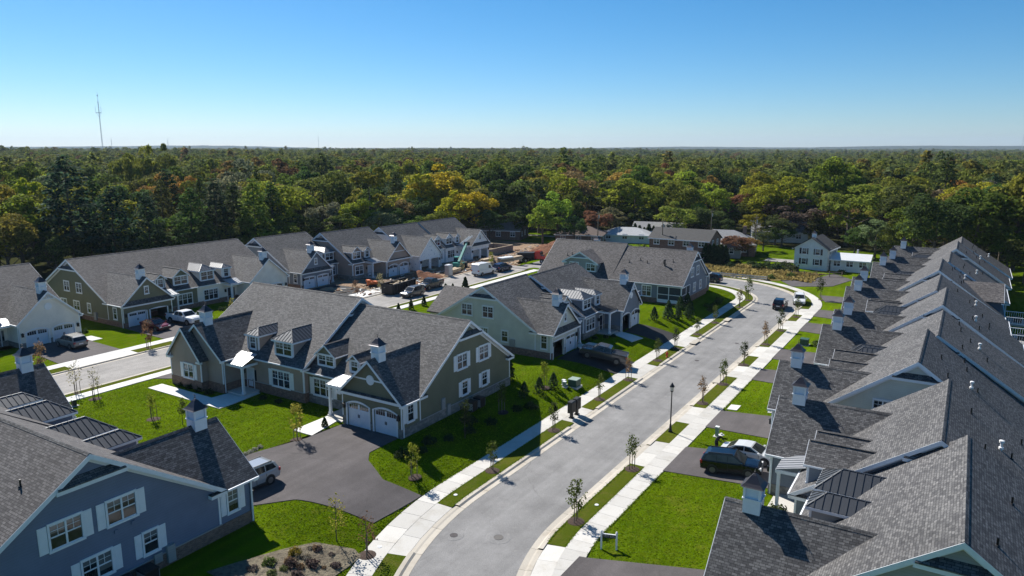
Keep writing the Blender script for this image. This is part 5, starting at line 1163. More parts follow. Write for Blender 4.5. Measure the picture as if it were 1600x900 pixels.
# ------------------------------------------------------------------ building site
def site():
    d = empty('dumpster', W(97.2, -84.4, -.02), dirang(1, -.10)); tag(d, 'long dark open-top dumpster on the kerb by the bare plot', 'dumpster')
    mb = MB(); L, w, h = 3.6, 1.2, 1.75
    mb.prism([(-L, -w, .15), (L, -w, .15), (L, -w, h), (-L, -w, h)], (0, .06, 0)).prism([(-L, w - .06, .15), (L, w - .06, .15), (L, w - .06, h), (-L, w - .06, h)], (0, .06, 0)).box(-L, -L + .06, -w + .06, w - .06, .15, h).box(L - .06, L, -w + .06, w - .06, .15, h).box(-L + .06, L - .06, -w + .06, w - .06, .15, .22); mb.build('shell', 'black_metal', d)
    for k in range(9):
        x = -L + .2 + k * (2 * L - .4) / 8
        for s in (-1, 1): MB().box(x - .06, x + .06, *sorted((s * w, s * (w + .10))), .2, h).build('rib', 'black_metal', d)
    for s in (-1, 1): MB().box(-L, L, *sorted((s * (w - .07), s * (w + .12))), h, h + .10).build('rail', 'black_metal', d)
    for k in range(4): MB().tube((-L + .6 + k * 2.1, -w, .12), (-L + .6 + k * 2.1, w, .12), .12, .12, 8).build('roller', 'black_metal', d)
    rg = random.Random(3); mb = MB()
    for k in range(26):
        x, y, z = rg.uniform(-L + .4, L - .4), rg.uniform(-w + .3, w - .3), rg.uniform(1.1, 1.75); a = rg.uniform(0, 3.1); l = rg.uniform(.3, 1.1); mb.beam((x - math.cos(a) * l, y - math.sin(a) * l * .4, z), (x + math.cos(a) * l, y + math.sin(a) * l * .4, z + rg.uniform(-.2, .3)), .2, .05)
    o = mb.build('scrap', 'lumber', None, d.location, d.rotation_euler[2]); tag(o, 'offcuts of timber heaped in the open dumpster', 'scrap', None, 'stuff')
    t = empty('portable_toilet', W(114.3, -86.2, .05), dirang(1, .2)); tag(t, 'grey portable toilet at the edge of the plot', 'toilet')
    MB().box(-.55, .55, -.55, .55, .1, 2.1).build('cabin', 'toilet_plastic', t); MB().prism([(-.6, -.6, 2.1), (.6, -.6, 2.1), (.6, .6, 2.1), (-.6, .6, 2.1)], (0, 0, .08)).prism([(-.45, -.45, 2.18), (.45, -.45, 2.18), (.45, .45, 2.18), (-.45, .45, 2.18)], (0, 0, .12)).build('roof', 'white_paint', t)
    MB().box(-.42, .42, -.58, -.55, .2, 2.0).build('door', 'galvanised', t); MB().box(-.6, .6, -.6, .6, 0, .1).build('base', 'dark_plastic', t)
    # telehandler reaching to the unfinished house
    h = empty('telehandler', W(122.9, -89.8, .06), dirang(.92, -.36)); tag(h, 'teal telehandler with its boom raised towards the wrapped house', 'telehandler')
    MB().box(-2.3, 2.3, -.6, .6, .55, 1.05).box(-2.5, -1.6, -.9, .9, .7, 1.5).build('chassis', 'teal_paint', h)
    MB().prism([(-.9, .25, 1.05), (.9, .25, 1.05), (.75, .25, 2.35), (-.5, .25, 2.35)], (0, .85, 0)).build('cab', 'car_glass', h); MB().box(-.6, .85, .2, 1.15, 2.35, 2.45).build('cab_roof', 'teal_paint', h)
    b = MB().beam((-2.0, -.35, 1.6), (3.6, -.35, 4.1), .46, .55).build('boom', 'teal_paint', h); MB().beam((3.4, -.35, 4.02), (5.0, -.35, 4.75), .32, .38).build('boom_extension', 'teal_paint', b)
    MB().beam((-.4, -.35, 1.1), (.9, -.35, 3.1), .14, .14).build('ram', 'galvanised', h)
    f = MB().box(5.0, 5.1, -1.0, .3, 4.2, 5.0).build('fork_carriage', 'black_metal', h)
    for y in (-.8, .1): MB().box(5.1, 6.3, y - .06, y + .06, 4.2, 4.26).build('fork', 'black_metal', f)
    for x in (-1.6, 1.6):
        for y in (-1.0, 1.0):
            w_ = MB().tube((0, -.2, 0), (0, .2, 0), .62, .62, 18).build('wheel', 'rubber', h, (x, y, .62)); MB().tube((0, -.22, 0), (0, .22, 0), .3, .3, 12).build('rim', 'pale_green_box', w_)
    for k in range(2): o = MB().beam((0, 0, 0), (2.6, 0, 0), .10, .28).build('joist', 'white_paint', None, W(126.9 + k * 1.0, -92.4, 4.62), dirang(.75, .75)); o.rotation_euler[1] = R(-38); tag(o, ['left', 'right'][k] + ' one of two white joists held up by the forks', 'joist', 'joists on the forks')
    # red dump truck
    r = empty('dump_truck', W(144.6, -84.5, -1.1), dirang(.25, 1)); tag(r, 'red dump truck with black bed beside the earth mound', 'truck')
    MB().box(-3.2, 3.1, -.45, .45, .7, 1.0).build('chassis', 'black_metal', r); MB().prism([(.6, -1.1, 1.0), (2.0, -1.1, 1.0), (2.0, -1.1, 1.75), (1.8, -1.1, 2.7), (.6, -1.1, 2.7)], (0, 2.2, 0)).build('cab', 'truck_red', r); MB().prism([(2.0, -.95, .9), (3.3, -.95, .9), (3.3, -.95, 1.6), (2.0, -.95, 1.75)], (0, 1.9, 0)).build('bonnet', 'truck_red', r)
    MB().box(1.80, 2.02, -.95, .95, 1.85, 2.5).build('windscreen', 'car_glass', r)
    MB().prism([(-3.4, -1.2, 1.1), (.4, -1.2, 1.1), (.4, -1.2, 2.4), (-3.6, -1.2, 2.2)], (0, 2.4, 0)).build('bed', 'black_metal', r)
    for x in (-2.6, -1.5, 2.3):
        for y in (-1.0, 1.0): w_ = MB().tube((0, -.2, 0), (0, .2, 0), .5, .5, 16).build('wheel', 'rubber', r, (x, y, .5)); MB().tube((0, -.21, 0), (0, .21, 0), .24, .24, 10).build('rim', 'galvanised', w_)
    # orange compact loader
    l = empty('compact_loader', W(97.6, -91.0, .08), dirang(1, .5)); tag(l, 'small orange loader on the bare earth before the taupe garage', 'loader')
    MB().box(-.9, .8, -.55, .55, .35, 1.0).box(-1.1, -.5, -.5, .5, .9, 1.35).build('body', 'orange_paint', l); mb = MB(); mb.beam((-.8, -.62, 1.3), (1.3, -.62, .6), .12, .16).beam((-.8, .62, 1.3), (1.3, .62, .6), .12, .16); mb.build('lift_arm', 'orange_paint', l)
    MB().prism([(1.2, -.75, .1), (1.9, -.75, .1), (1.5, -.75, .7), (1.2, -.75, .7)], (0, 1.5, 0)).build('bucket', 'black_metal', l)
    for y in (-.7, .7): MB().prism([(-.9, y - .14, .05), (.8, y - .14, .05), (1.0, y - .14, .3), (.8, y - .14, .5), (-.9, y - .14, .5), (-1.1, y - .14, .3)], (0, .28, 0)).build('track', 'rubber', l)
    # earth mounds
    def mound(u, v, rx, ry, h, mat, label, seed):
        rg = np.random.RandomState(seed); n = 26; mb = MB(); ph = rg.uniform(0, 6, 6)
        P = {}
        for i in range(n + 1):
            for j in range(n + 1):
                x, y = -1 + 2 * i / n, -1 + 2 * j / n; r_ = math.hypot(x, y); k = max(0, 1 - r_ ** 1.3) * (1 + .22 * math.sin(5 * x + ph[0]) * math.cos(4 * y + ph[1]) + .14 * math.sin(11 * x + ph[2] + 6 * y)) + rg.uniform(-.035, .035) * (r_ < .95)
                P[i, j] = (x * rx, y * ry, h * max(k, -.03) - .05)
        for i in range(n):
            for j in range(n): mb.face([P[i, j], P[i + 1, j], P[i + 1, j + 1], P[i, j + 1]])
        o = mb.build('earth_mound', mat, None, W(u, v, H1(u, v) + .02)); tag(o, label, 'mound')
    mound(162, -88, 8.0, 6.0, 3.0, 'red_earth', 'tall red earth mound behind the red truck', 1); mound(110.5, -89.8, 4.4, 3.0, 1.2, 'red_earth', 'low red earth mound before the wrapped house', 2)
    mound(101.5, -91.5, 3.6, 2.6, .7, 'bare_earth', 'small tan spoil heap by the taupe garage', 3); mound(91.5, -95.6, 2.6, 2.0, .5, 'bare_earth', 'low spoil heap in front of the slate garage', 4)
    # foundation walls of the next house
    f = empty('foundation', W(146, -100, H1(146, -100)), dirang(1, 0)); tag(f, 'block foundation walls of a house just begun', 'foundation')
    for a in ((-2, 13, -1, -.75), (-2, 13, 10.6, 10.85), (-2, -1.75, -.75, 10.6), (12.75, 13, -.75, 10.6), (4, 4.25, -.75, 10.6), (4.25, 12.75, 5, 5.25)):
        MB().box(*a, -.2, 1.7).build('foundation_wall', 'block', f); MB().box(a[0] - .02, a[1] + .02, a[2] - .02, a[3] + .02, 1.7, 1.76).build('sill_plate', 'lumber', f)
    # stacks of material
    rg = random.Random(5)
    for k, (u, v, n, lb) in enumerate(((131.5, -88.6, 4, 'bundle of trusses lying beside the blue car'), (127.8, -86.6, 3, 'pile of boards by the telehandler'), (135.5, -86.4, 4, 'white-wrapped lumber stack near the red truck'), (117.6, -87.6, 3, 'jumble of timber beside the portable toilet'), (139.0, -86.0, 3, 'low pallet stack nearest the red truck'))):
        s = empty('timber_stack', W(u, v, .1), dirang(1, rg.uniform(-.3, .3))); tag(s, lb, 'timber stack', 'stacks of timber on the plot')
        for i in range(n):
            for j in range(4): MB().box(-1.8 + rg.uniform(-.25, .1), 1.8 + rg.uniform(-.1, .25), -.8 + j * .4, -.44 + j * .4, .05 + i * .26, .28 + i * .26).build('board', 'white_paint' if k == 2 and i == n - 1 else 'lumber' if (i + j + k) % 3 else 'wood', s)
    mb = MB(); rg = random.Random(11)
    for k in range(520):
        u, v = (rg.uniform(87, 141), rg.uniform(-95, -86)) if k < 300 else (rg.uniform(141, 172), rg.uniform(-100, -88))
        if 88 < u < 112 and v < -94: continue
        p = W(u, v, H1(u, v) + .12 + rg.uniform(0, .1)); a = rg.uniform(0, 3.14); l = rg.uniform(.15, .8); w_ = rg.uniform(.06, .3)
        mb.beam(p - Vector((math.cos(a) * l, math.sin(a) * l, 0)), p + Vector((math.cos(a) * l, math.sin(a) * l, rg.uniform(-.05, .15))), w_, rg.uniform(.04, .18), k % 4)
    tag(mb.build('site_debris', ['lumber', 'red_earth', 'blade_wrap', 'wood']), 'scattered offcuts, clods and scraps over the building plot', 'debris', None, 'stuff')
site()

# ------------------------------------------------------------------ street furniture
lp = empty('street_lamp', W(62.9, -21.75, ZS)); tag(lp, 'single black post-top street lamp on the right verge', 'street lamp')
MB().lathe([(0, 0), (.20, 0), (.20, .1), (.14, .25), (.10, .6), (.075, .8)], 12).build('base', 'black_metal', lp, smooth=False)
MB().tube((0, 0, .7), (0, 0, 3.95), .065, .05, 12).build('pole', 'black_metal', lp)
lh = MB().lathe([(0, 3.9), (.10, 3.92), (.14, 4.0), (.16, 4.05)], 10).build('head', 'black_metal', lp)
MB().lathe([(.13, 4.05), (.20, 4.42), (.18, 4.44)], 8).build('glass', 'lantern_glass', lh); MB().lathe([(.24, 4.42), (.22, 4.5), (.10, 4.68), (.05, 4.78), (0, 4.85)], 8).build('cap', 'black_metal', lh)
for i in range(2):
    mbx = empty('mailbox_cluster', W(61.2 + i * 1.15, -31.3, ZS + .02), dirang(1, 0)); tag(mbx, ['nearer of two dark pedestal mailbox cabinets beside the pavement', 'farther of two dark pedestal mailbox cabinets beside the pavement'][i], 'mailbox', 'mailbox cabinets')
    MB().box(-.42, .42, -.24, .24, .55, 1.62).build('cabinet', 'bronze', mbx); MB().prism([(-.45, -.27, 1.62), (.45, -.27, 1.62), (.40, -.2, 1.70), (-.40, -.2, 1.70)], (0, .47, 0)).build('cabinet_top', 'bronze', mbx)
    MB().box(-.13, .13, -.13, .13, .05, .55).box(-.22, .22, -.22, .22, 0, .05).build('pedestal', 'black_metal', mbx)
    for r_ in range(5):
        for c_ in range(3): MB().box(-.36 + c_ * .25, -.14 + c_ * .25, -.255, -.24, .62 + r_ * .19, .78 + r_ * .19).build('mail_door', 'black_metal', mbx)
hy = empty('fire_hydrant', W(86.6, -30.8, ZS)); tag(hy, 'red fire hydrant on the left verge', 'fire hydrant')
MB().lathe([(.0, 0), (.16, 0), (.16, .05), (.10, .07), (.10, .5), (.14, .52), (.14, .56), (.12, .60), (.08, .70), (0, .74)], 12).build('barrel', 'hydrant_red', hy); MB().tube((-.2, 0, .42), (.2, 0, .42), .06, .06, 8).tube((0, 0, .42), (0, -.2, .42), .075, .075, 8).build('outlet', 'hydrant_red', hy)
sg = empty('entrance_sign', W(40.9, -18.0, H1(40.9, -18.0)), dirang(.35, 1)); tag(sg, 'low sign with two white posts and a black board on the near right lawn', 'sign')
for x in (-.5, .5): MB().box(x - .06, x + .06, -.06, .06, -.2, 1.18).prism([(x - .075, -.075, 1.18), (x + .075, -.075, 1.18), (x + .075, .075, 1.18), (x - .075, .075, 1.18)], (0, 0, .04)).lathe([(.06, 1.22), (.075, 1.27), (.05, 1.33), (0, 1.36)], 8, (x, 0, 0)).build('post', 'white_paint', sg)
MB().box(-.44, .44, -.025, .025, .84, 1.08).build('board', 'sign_black', sg); MB().box(-.44, .44, -.04, .04, 1.08, 1.12).build('top_rail', 'white_paint', sg)
mb = MB(); xs = [-.36, -.28, -.21, -.12, -.05, .06, .12, .2, .3]
for i, x in enumerate(xs): mb.box(x, x + .045 + .02 * (i % 2), -.03, -.025, .98, 1.02)
for i, x in enumerate(xs): mb.box(x + .02, x + .06, -.03, -.025, .90, .93)
mb.build('lettering', 'lettering', sg)
def ubox(nm, u, v, sx, sy, h, mat, lid, label):
    z = H1(u, v); o = MB().box(-sx, sx, -sy, sy, 0, h).build(nm, mat, None, W(u, v, z), dirang(1, 0)); tag(o, label, 'utility box', 'utility boxes on the lawns')
    MB().prism([(-sx - .03, -sy - .03, h), (sx + .03, -sy - .03, h), (sx + .03, sy + .03, h), (-sx - .03, sy + .03, h)], (0, 0, .08)).build('lid', lid, o); MB().box(-sx * .8, sx * .8, -sy - .012, -sy, .12, h - .1).build('door', mat, o)
    MB().box(-sx - .15, sx + .15, -sy - .15, sy + .15, -.15, .05).build('pad', 'concrete', o); return o
ubox('transformer', 69.0, -35.0, .55, .5, .8, 'utility_green', 'pale_green_box', 'dark green transformer box on the lawn by the road')
ubox('utility_pedestal', 67.8, -35.6, .16, .16, .55, 'pale_green_box', 'white_paint', 'small pale pedestal beside the green transformer')
ubox('utility_pedestal', 68.2, -35.9, .16, .16, .5, 'white_paint', 'white_paint', 'small white pedestal next to the green transformer')
ubox('utility_pedestal', 63.8, -17.6, .15, .15, .9, 'pale_green_box', 'white_paint', 'pale green pedestal on the lawn before the white saloon')
ubox('transformer', 101.5, -17.0, .55, .5, .8, 'utility_green', 'utility_green', 'dark transformer box on the right lawn near the bend')
ubox('utility_pedestal', 35.2, -72.9, .18, .18, .6, 'dark_plastic', 'white_paint', 'dark pedestal with white lid on the corner lawn')
for i, (u, v, lb) in enumerate(((33.2, -31.2, 'white round cap in the verge nearest the corner'), (41.9, -31.3, 'white round cap in the verge past the shared drive'), (46.2, -21.4, 'white round cap in the right verge'))):
    o = MB().lathe([(0, .03), (.15, .03), (.16, 0)], 14).build('cap', 'white_paint', None, W(u, v, ZS + .01)); tag(o, lb, 'utility cap', 'utility caps in the verges')
def basin(u, v, label, side):
    b = empty('storm_drain', W(u, v, ROAD_Z), dirang(1, 0)); tag(b, label, 'storm drain', 'storm drains at the kerb')
    MB().box(-1.1, 1.1, -.35, .5, .125, .19).build('lid', 'kerb_concrete', b); MB().box(-.8, .8, -.37, -.35, .0, .12).build('inlet', 'dark_interior', b); MB().box(-.6, .6, -1.0, -.42, .006, .016).build('grate', 'black_metal', b)
b1 = basin(95.6, -30.2, 'storm drain in the left kerb near the hydrant', -1); basin(111.4, -30.2, 'storm drain in the left kerb farther up', -1); basin(80.6, -22.4, 'rusty storm drain in the right kerb', 1)
for o in bpy.data.objects:
    if o.name.startswith('storm_drain') and 'left' in o.get('label', ''): o.rotation_euler[2] = dirang(-1, 0)
# guard rail beyond the bend
gr = empty('guard_rail', W(149.5, -45, -1.25), dirang(0, 1)); tag(gr, 'weathered grey guard rail along the far road', 'guard rail')
for k in range(11): MB().box(-.08, .08, -.08, .08, -.2, .95).build('post', 'stake_wood', gr, (-22 + k * 3.4, 0, 0))
for k in range(10):
    for z in (.42, .78): MB().box(-22 + k * 3.4 + .02, -22 + (k + 1) * 3.4 - .02, -.14, -.08, z - .11, z + .11).build('rail', 'galvanised', gr)
wf = empty('timber_fence', W(160.5, -25.5, -1.2), dirang(.45, 1)); tag(wf, 'low rail fence at the end of the asphalt lane', 'fence')
for k in range(5): MB().box(-.07, .07, -.07, .07, -.2, 1.0).build('post', 'stake_wood', wf, (-5 + k * 2.5, 0, 0))
for k in range(4):
    for z in (.4, .85): MB().box(-5 + k * 2.5, -2.5 + k * 2.5, -.12, -.07, z - .06, z + .06).build('rail', 'stake_wood', wf)
# ------------------------------------------------------------------ vegetation
def leaf_quads(c, nrm, size, rg, aspect=1.0, fold=0.0):
    """arrays of centres and normals -> vertices and quads of leaf clumps"""
    n = len(c); nrm = nrm / np.maximum(np.linalg.norm(nrm, axis=1), 1e-6)[:, None]
    r = rg.normal(size=(n, 3)); t = np.cross(nrm, r); t /= np.maximum(np.linalg.norm(t, axis=1), 1e-6)[:, None]; b = np.cross(nrm, t)
    s = (size if np.ndim(size) else np.full(n, size)) * rg.uniform(.65, 1.35, n); s = s[:, None] / 2
    k = rg.uniform(.6, 1.0, (n, 4, 1))
    v = np.stack([c - t * s * k[:, 0] - b * s * aspect * .5, c + t * s * .5 - b * s * aspect * k[:, 1], c + t * s * k[:, 2] + b * s * aspect * .6, c - t * s * .4 + b * s * aspect * k[:, 3]], 1)
    return v.reshape(-1, 3)
def quads_mesh(name, v, mat):
    n = len(v) // 4; me = bpy.data.meshes.new(name); me.vertices.add(len(v)); me.vertices.foreach_set('co', v.astype(np.float32).ravel())
    me.loops.add(n * 4); me.loops.foreach_set('vertex_index', np.arange(n * 4, dtype=np.int32)); me.polygons.add(n)
    me.polygons.foreach_set('loop_start', np.arange(0, n * 4, 4, dtype=np.int32)); me.polygons.foreach_set('loop_total', np.full(n, 4, np.int32))
    me.materials.append(M(mat)); me.update(calc_edges=True); return me
def crown_broad(seed, h=14.0, rx=4.6, zc=.60, nl=46, per=80, size=.55, mat='leaf', open_=0.0, tall=1.0):
    rg = np.random.RandomState(seed); V = []; rz = h * .40 * tall; cz = h - rz * 1.02
    d = rg.normal(size=(nl, 3)); d /= np.linalg.norm(d, axis=1)[:, None]; d[:, 2] = d[:, 2] * .9 + .12
    rad = rg.uniform(.42, .86, nl)[:, None]; wob = 1 + .16 * np.sin(3 * np.arctan2(d[:, 1], d[:, 0]) + seed)[:, None]
    C = d * rad * wob * np.array([rx, rx, rz]); C[:, 2] += cz
    LR = rg.uniform(.24, .44, nl) * rx * .85
    for i in range(nl):
        q = rg.normal(size=(per, 3)); q /= np.linalg.norm(q, axis=1)[:, None]; q[:, 2] = np.where(q[:, 2] < -.35, -q[:, 2], q[:, 2])
        p = C[i] + q * LR[i] * rg.uniform(.75, 1.08, per)[:, None] * np.array([1, 1, .8])
        rel = (p - [0, 0, cz]) / [rx, rx, rz]; keep = np.linalg.norm(rel, axis=1) > .48 + open_ * rg.rand(per)
        V.append(leaf_quads(p[keep], (q + rg.normal(size=q.shape) * .45)[keep], size, rg))
    return quads_mesh('crown', np.concatenate(V), mat)
def crown_pine(seed, h=20.0, L=4.6, size=.75, mat='leaf', z0=.22, dens=1.0, droop=.1):
    rg = np.random.RandomState(seed); P = []; Nn = []
    z = h * z0
    while z < h - .3:
        k = (z / h - z0) / (1 - z0); ln = L * (1 - k) ** .75 * rg.uniform(.8, 1.15) + .35; nb = rg.randint(5, 8); a0 = rg.uniform(0, 6.28)
        for b in range(nb):
            if rg.rand() > .93: continue
            a = a0 + 6.283 * b / nb + rg.uniform(-.25, .25); l = ln * rg.uniform(.65, 1.15); m = max(4, int(l * 9 * dens))
            t = rg.uniform(.28, 1.0, m) ** .8; w = .28 + .5 * np.sin(np.pi * np.clip(t, 0, 1)) * l * .28
            off = rg.normal(size=m) * w; zz = z + l * t * (.18 - droop) + rg.normal(size=m) * .22
            P.append(np.stack([np.cos(a) * l * t - np.sin(a) * off, np.sin(a) * l * t + np.cos(a) * off, zz], 1))
            nn = rg.normal(size=(m, 3)) * .55; nn[:, 2] += 1.0; nn[:, 0] += np.cos(a) * .45; nn[:, 1] += np.sin(a) * .45; Nn.append(nn)
        z += rg.uniform(.7, 1.05)
    return quads_mesh('crown', leaf_quads(np.concatenate(P), np.concatenate(Nn), size, rg, .55), mat)
def crown_cone(seed, h=3.0, r=.9, n=700, size=.16, mat='leaf', z0=.03):
    rg = np.random.RandomState(seed); t = rg.rand(n) ** .75; a = rg.uniform(0, 6.283, n); rr = r * (1 - t) ** .8 * (1 + .18 * np.sin(a * 5 + t * 22)) * rg.uniform(.75, 1.06, n) + .02
    p = np.stack([np.cos(a) * rr, np.sin(a) * rr, h * (z0 + (1 - z0) * t)], 1); nn = np.stack([np.cos(a), np.sin(a), np.full(n, .55)], 1) + rg.normal(size=(n, 3)) * .4
    return quads_mesh('crown', leaf_quads(p, nn, size, rg, .8), mat)
def crown_sapling(seed, h=3.2, r=.62, n=190, size=.16, z0=.42, mat='leaf'):
    rg = np.random.RandomState(seed); P = []; 
    for k in range(16):
        a = rg.uniform(0, 6.283); t = rg.uniform(z0, .97); rr = r * (1 - abs((t - z0) / (1 - z0) - .35) * .9) * rg.uniform(.45, 1.05); c = np.array([math.cos(a) * rr, math.sin(a) * rr, h * t]); m = n // 16
        P.append(c + rg.normal(size=(m, 3)) * [.13, .13, .17])
    P = np.concatenate(P); return quads_mesh('crown', leaf_quads(P, rg.normal(size=P.shape), size, rg, .8), mat)
def bush_mesh(seed, r=.5, n=380, size=.13, mat='leaf', sq=.85):
    rg = np.random.RandomState(seed); q = rg.normal(size=(n, 3)); q /= np.linalg.norm(q, axis=1)[:, None]; q[:, 2] = np.abs(q[:, 2])
    w = 1 + .18 * np.sin(q[:, 0] * 6 + seed) + .14 * np.sin(q[:, 1] * 7); p = q * r * (rg.uniform(.7, 1.05, n) * w)[:, None] * [1, 1, sq]; p[:, 2] += .04
    return quads_mesh('crown', leaf_quads(p, q + rg.normal(size=q.shape) * .5, size, rg, .9), mat)
def trunk_mesh(seed, h, r, limbs=6, z0=.3, spread=2.6, zl=.6):
    rg = random.Random(seed); mb = MB(); z = 0; pts = [(0, 0, -.3)]; n = 5
    for i in range(1, n + 1): pts.append((rg.uniform(-.15, .15) * r * 4, rg.uniform(-.15, .15) * r * 4, h * i / n))
    for i in range(n): mb.tube(pts[i], pts[i + 1], r * (1.15 - i / n * .95), r * (1.15 - (i + 1) / n * .95), 7, 0, False)
    for k in range(limbs):
        t = z0 + (zl - z0) * k / max(1, limbs - 1); a = 2.4 * k + rg.uniform(-.4, .4); zz = h * t; l = spread * rg.uniform(.7, 1.1)
        mb.tube((0, 0, zz), (math.cos(a) * l, math.sin(a) * l, zz + l * rg.uniform(.5, .9)), r * .42, r * .12, 5, 0, False)
    return mb.mesh('trunk', 'bark')
BROAD = [crown_broad(s, 14, rx, .6, nl, per, .40, 'leaf', op, tl) for s, rx, nl, per, op, tl in ((1, 4.7, 34, 190, 0, 1), (2, 5.2, 38, 180, 0, .92), (3, 4.3, 30, 190, .05, 1.1), (4, 5.0, 30, 180, .10, 1), (5, 4.6, 36, 180, 0, 1.05), (6, 5.4, 42, 170, .03, .88), (7, 3.8, 26, 190, .16, 1.2), (8, 4.8, 22, 210, .08, .95))]
PINES = [crown_pine(s, 20, L, .8, 'leaf', z0, 1.0, dr) for s, L, z0, dr in ((11, 4.8, .2, .05), (12, 4.0, .12, .14), (13, 5.2, .28, .02))]
TR_B = [trunk_mesh(s, 10.5, .30, 7, .28, 2.6) for s in (1, 2, 3)]; TR_P = [trunk_mesh(5, 19, .28, 0)]
PAL = {'dark green': (0.0717, 0.1008, 0.0242), 'green': (0.1178, 0.1536, 0.0242), 'olive': (0.1766, 0.18, 0.0264), 'yellow-green': (0.2176, 0.222, 0.0198), 'golden yellow': (0.34, 0.32, 0.018), 'rust orange': (0.2944, 0.18, 0.0396), 'red-brown': (0.2048, 0.096, 0.0495), 'grey-green': (0.1536, 0.168, 0.0858), 'purple-grey': (0.096, 0.084, 0.066), 'pine green': (0.034, 0.066, 0.03), 'bright green': (0.1792, 0.258, 0.033), 'tan': (0.2304, 0.168, 0.0572)}
TREES = []
def tree(x, y, z, h, r, kind, colour, rg, name='tree'):
    rz = rg.uniform(0, 6.28); root = empty(name, (x, y, z), rz)
    if kind == 'pine':
        k = rg.randrange(len(PINES)); s = (r / 4.6, r / 4.6, h / 20); c = put('crown', PINES[k], root, scale=s); t = put('trunk', TR_P[0], root, scale=(h / 20, h / 20, h / 20))
    else:
        k = rg.randrange(len(BROAD)); e_ = rg.uniform(.86, 1.14); s = (r / 4.9 * e_, r / 4.9 / e_, h / 14); c = put('crown', BROAD[k], root, scale=s); t = put('trunk', TR_B[rg.randrange(3)], root, scale=(r / 4.9, r / 4.9, h / 14))
    p = PAL[colour]; j = [rg.uniform(.85, 1.18) for _ in range(3)]; m = rg.uniform(.85, 1.15)
    c.color = (p[0] * m * j[0], p[1] * m * j[1], p[2] * m * j[2], 1); root['_c'] = colour; root['_k'] = kind
    TREES.append((root, x, y, z, h, r, kind, colour)); return root
def wxy(px, Y, zc=8.0):       # world x for an image column at a distance (used to set trees out by bearing)
    fw = Y * math.cos(R(10.874)) + (CAM_H - zc) * math.sin(R(10.874)); return (px - 800) / 1140.0 * fw
rgt = random.Random(21)
def far_z(x, y):
    d = math.hypot(x, y); k = min(1, max(0, (d - 260) / 500)); side = min(1, max(0, (x / max(y, 1) - .05) / .25))
    return -1.2 + k * (2.2 * math.sin(x * .0041 + 1) * math.cos(y * .0033) - 4.5 * side)
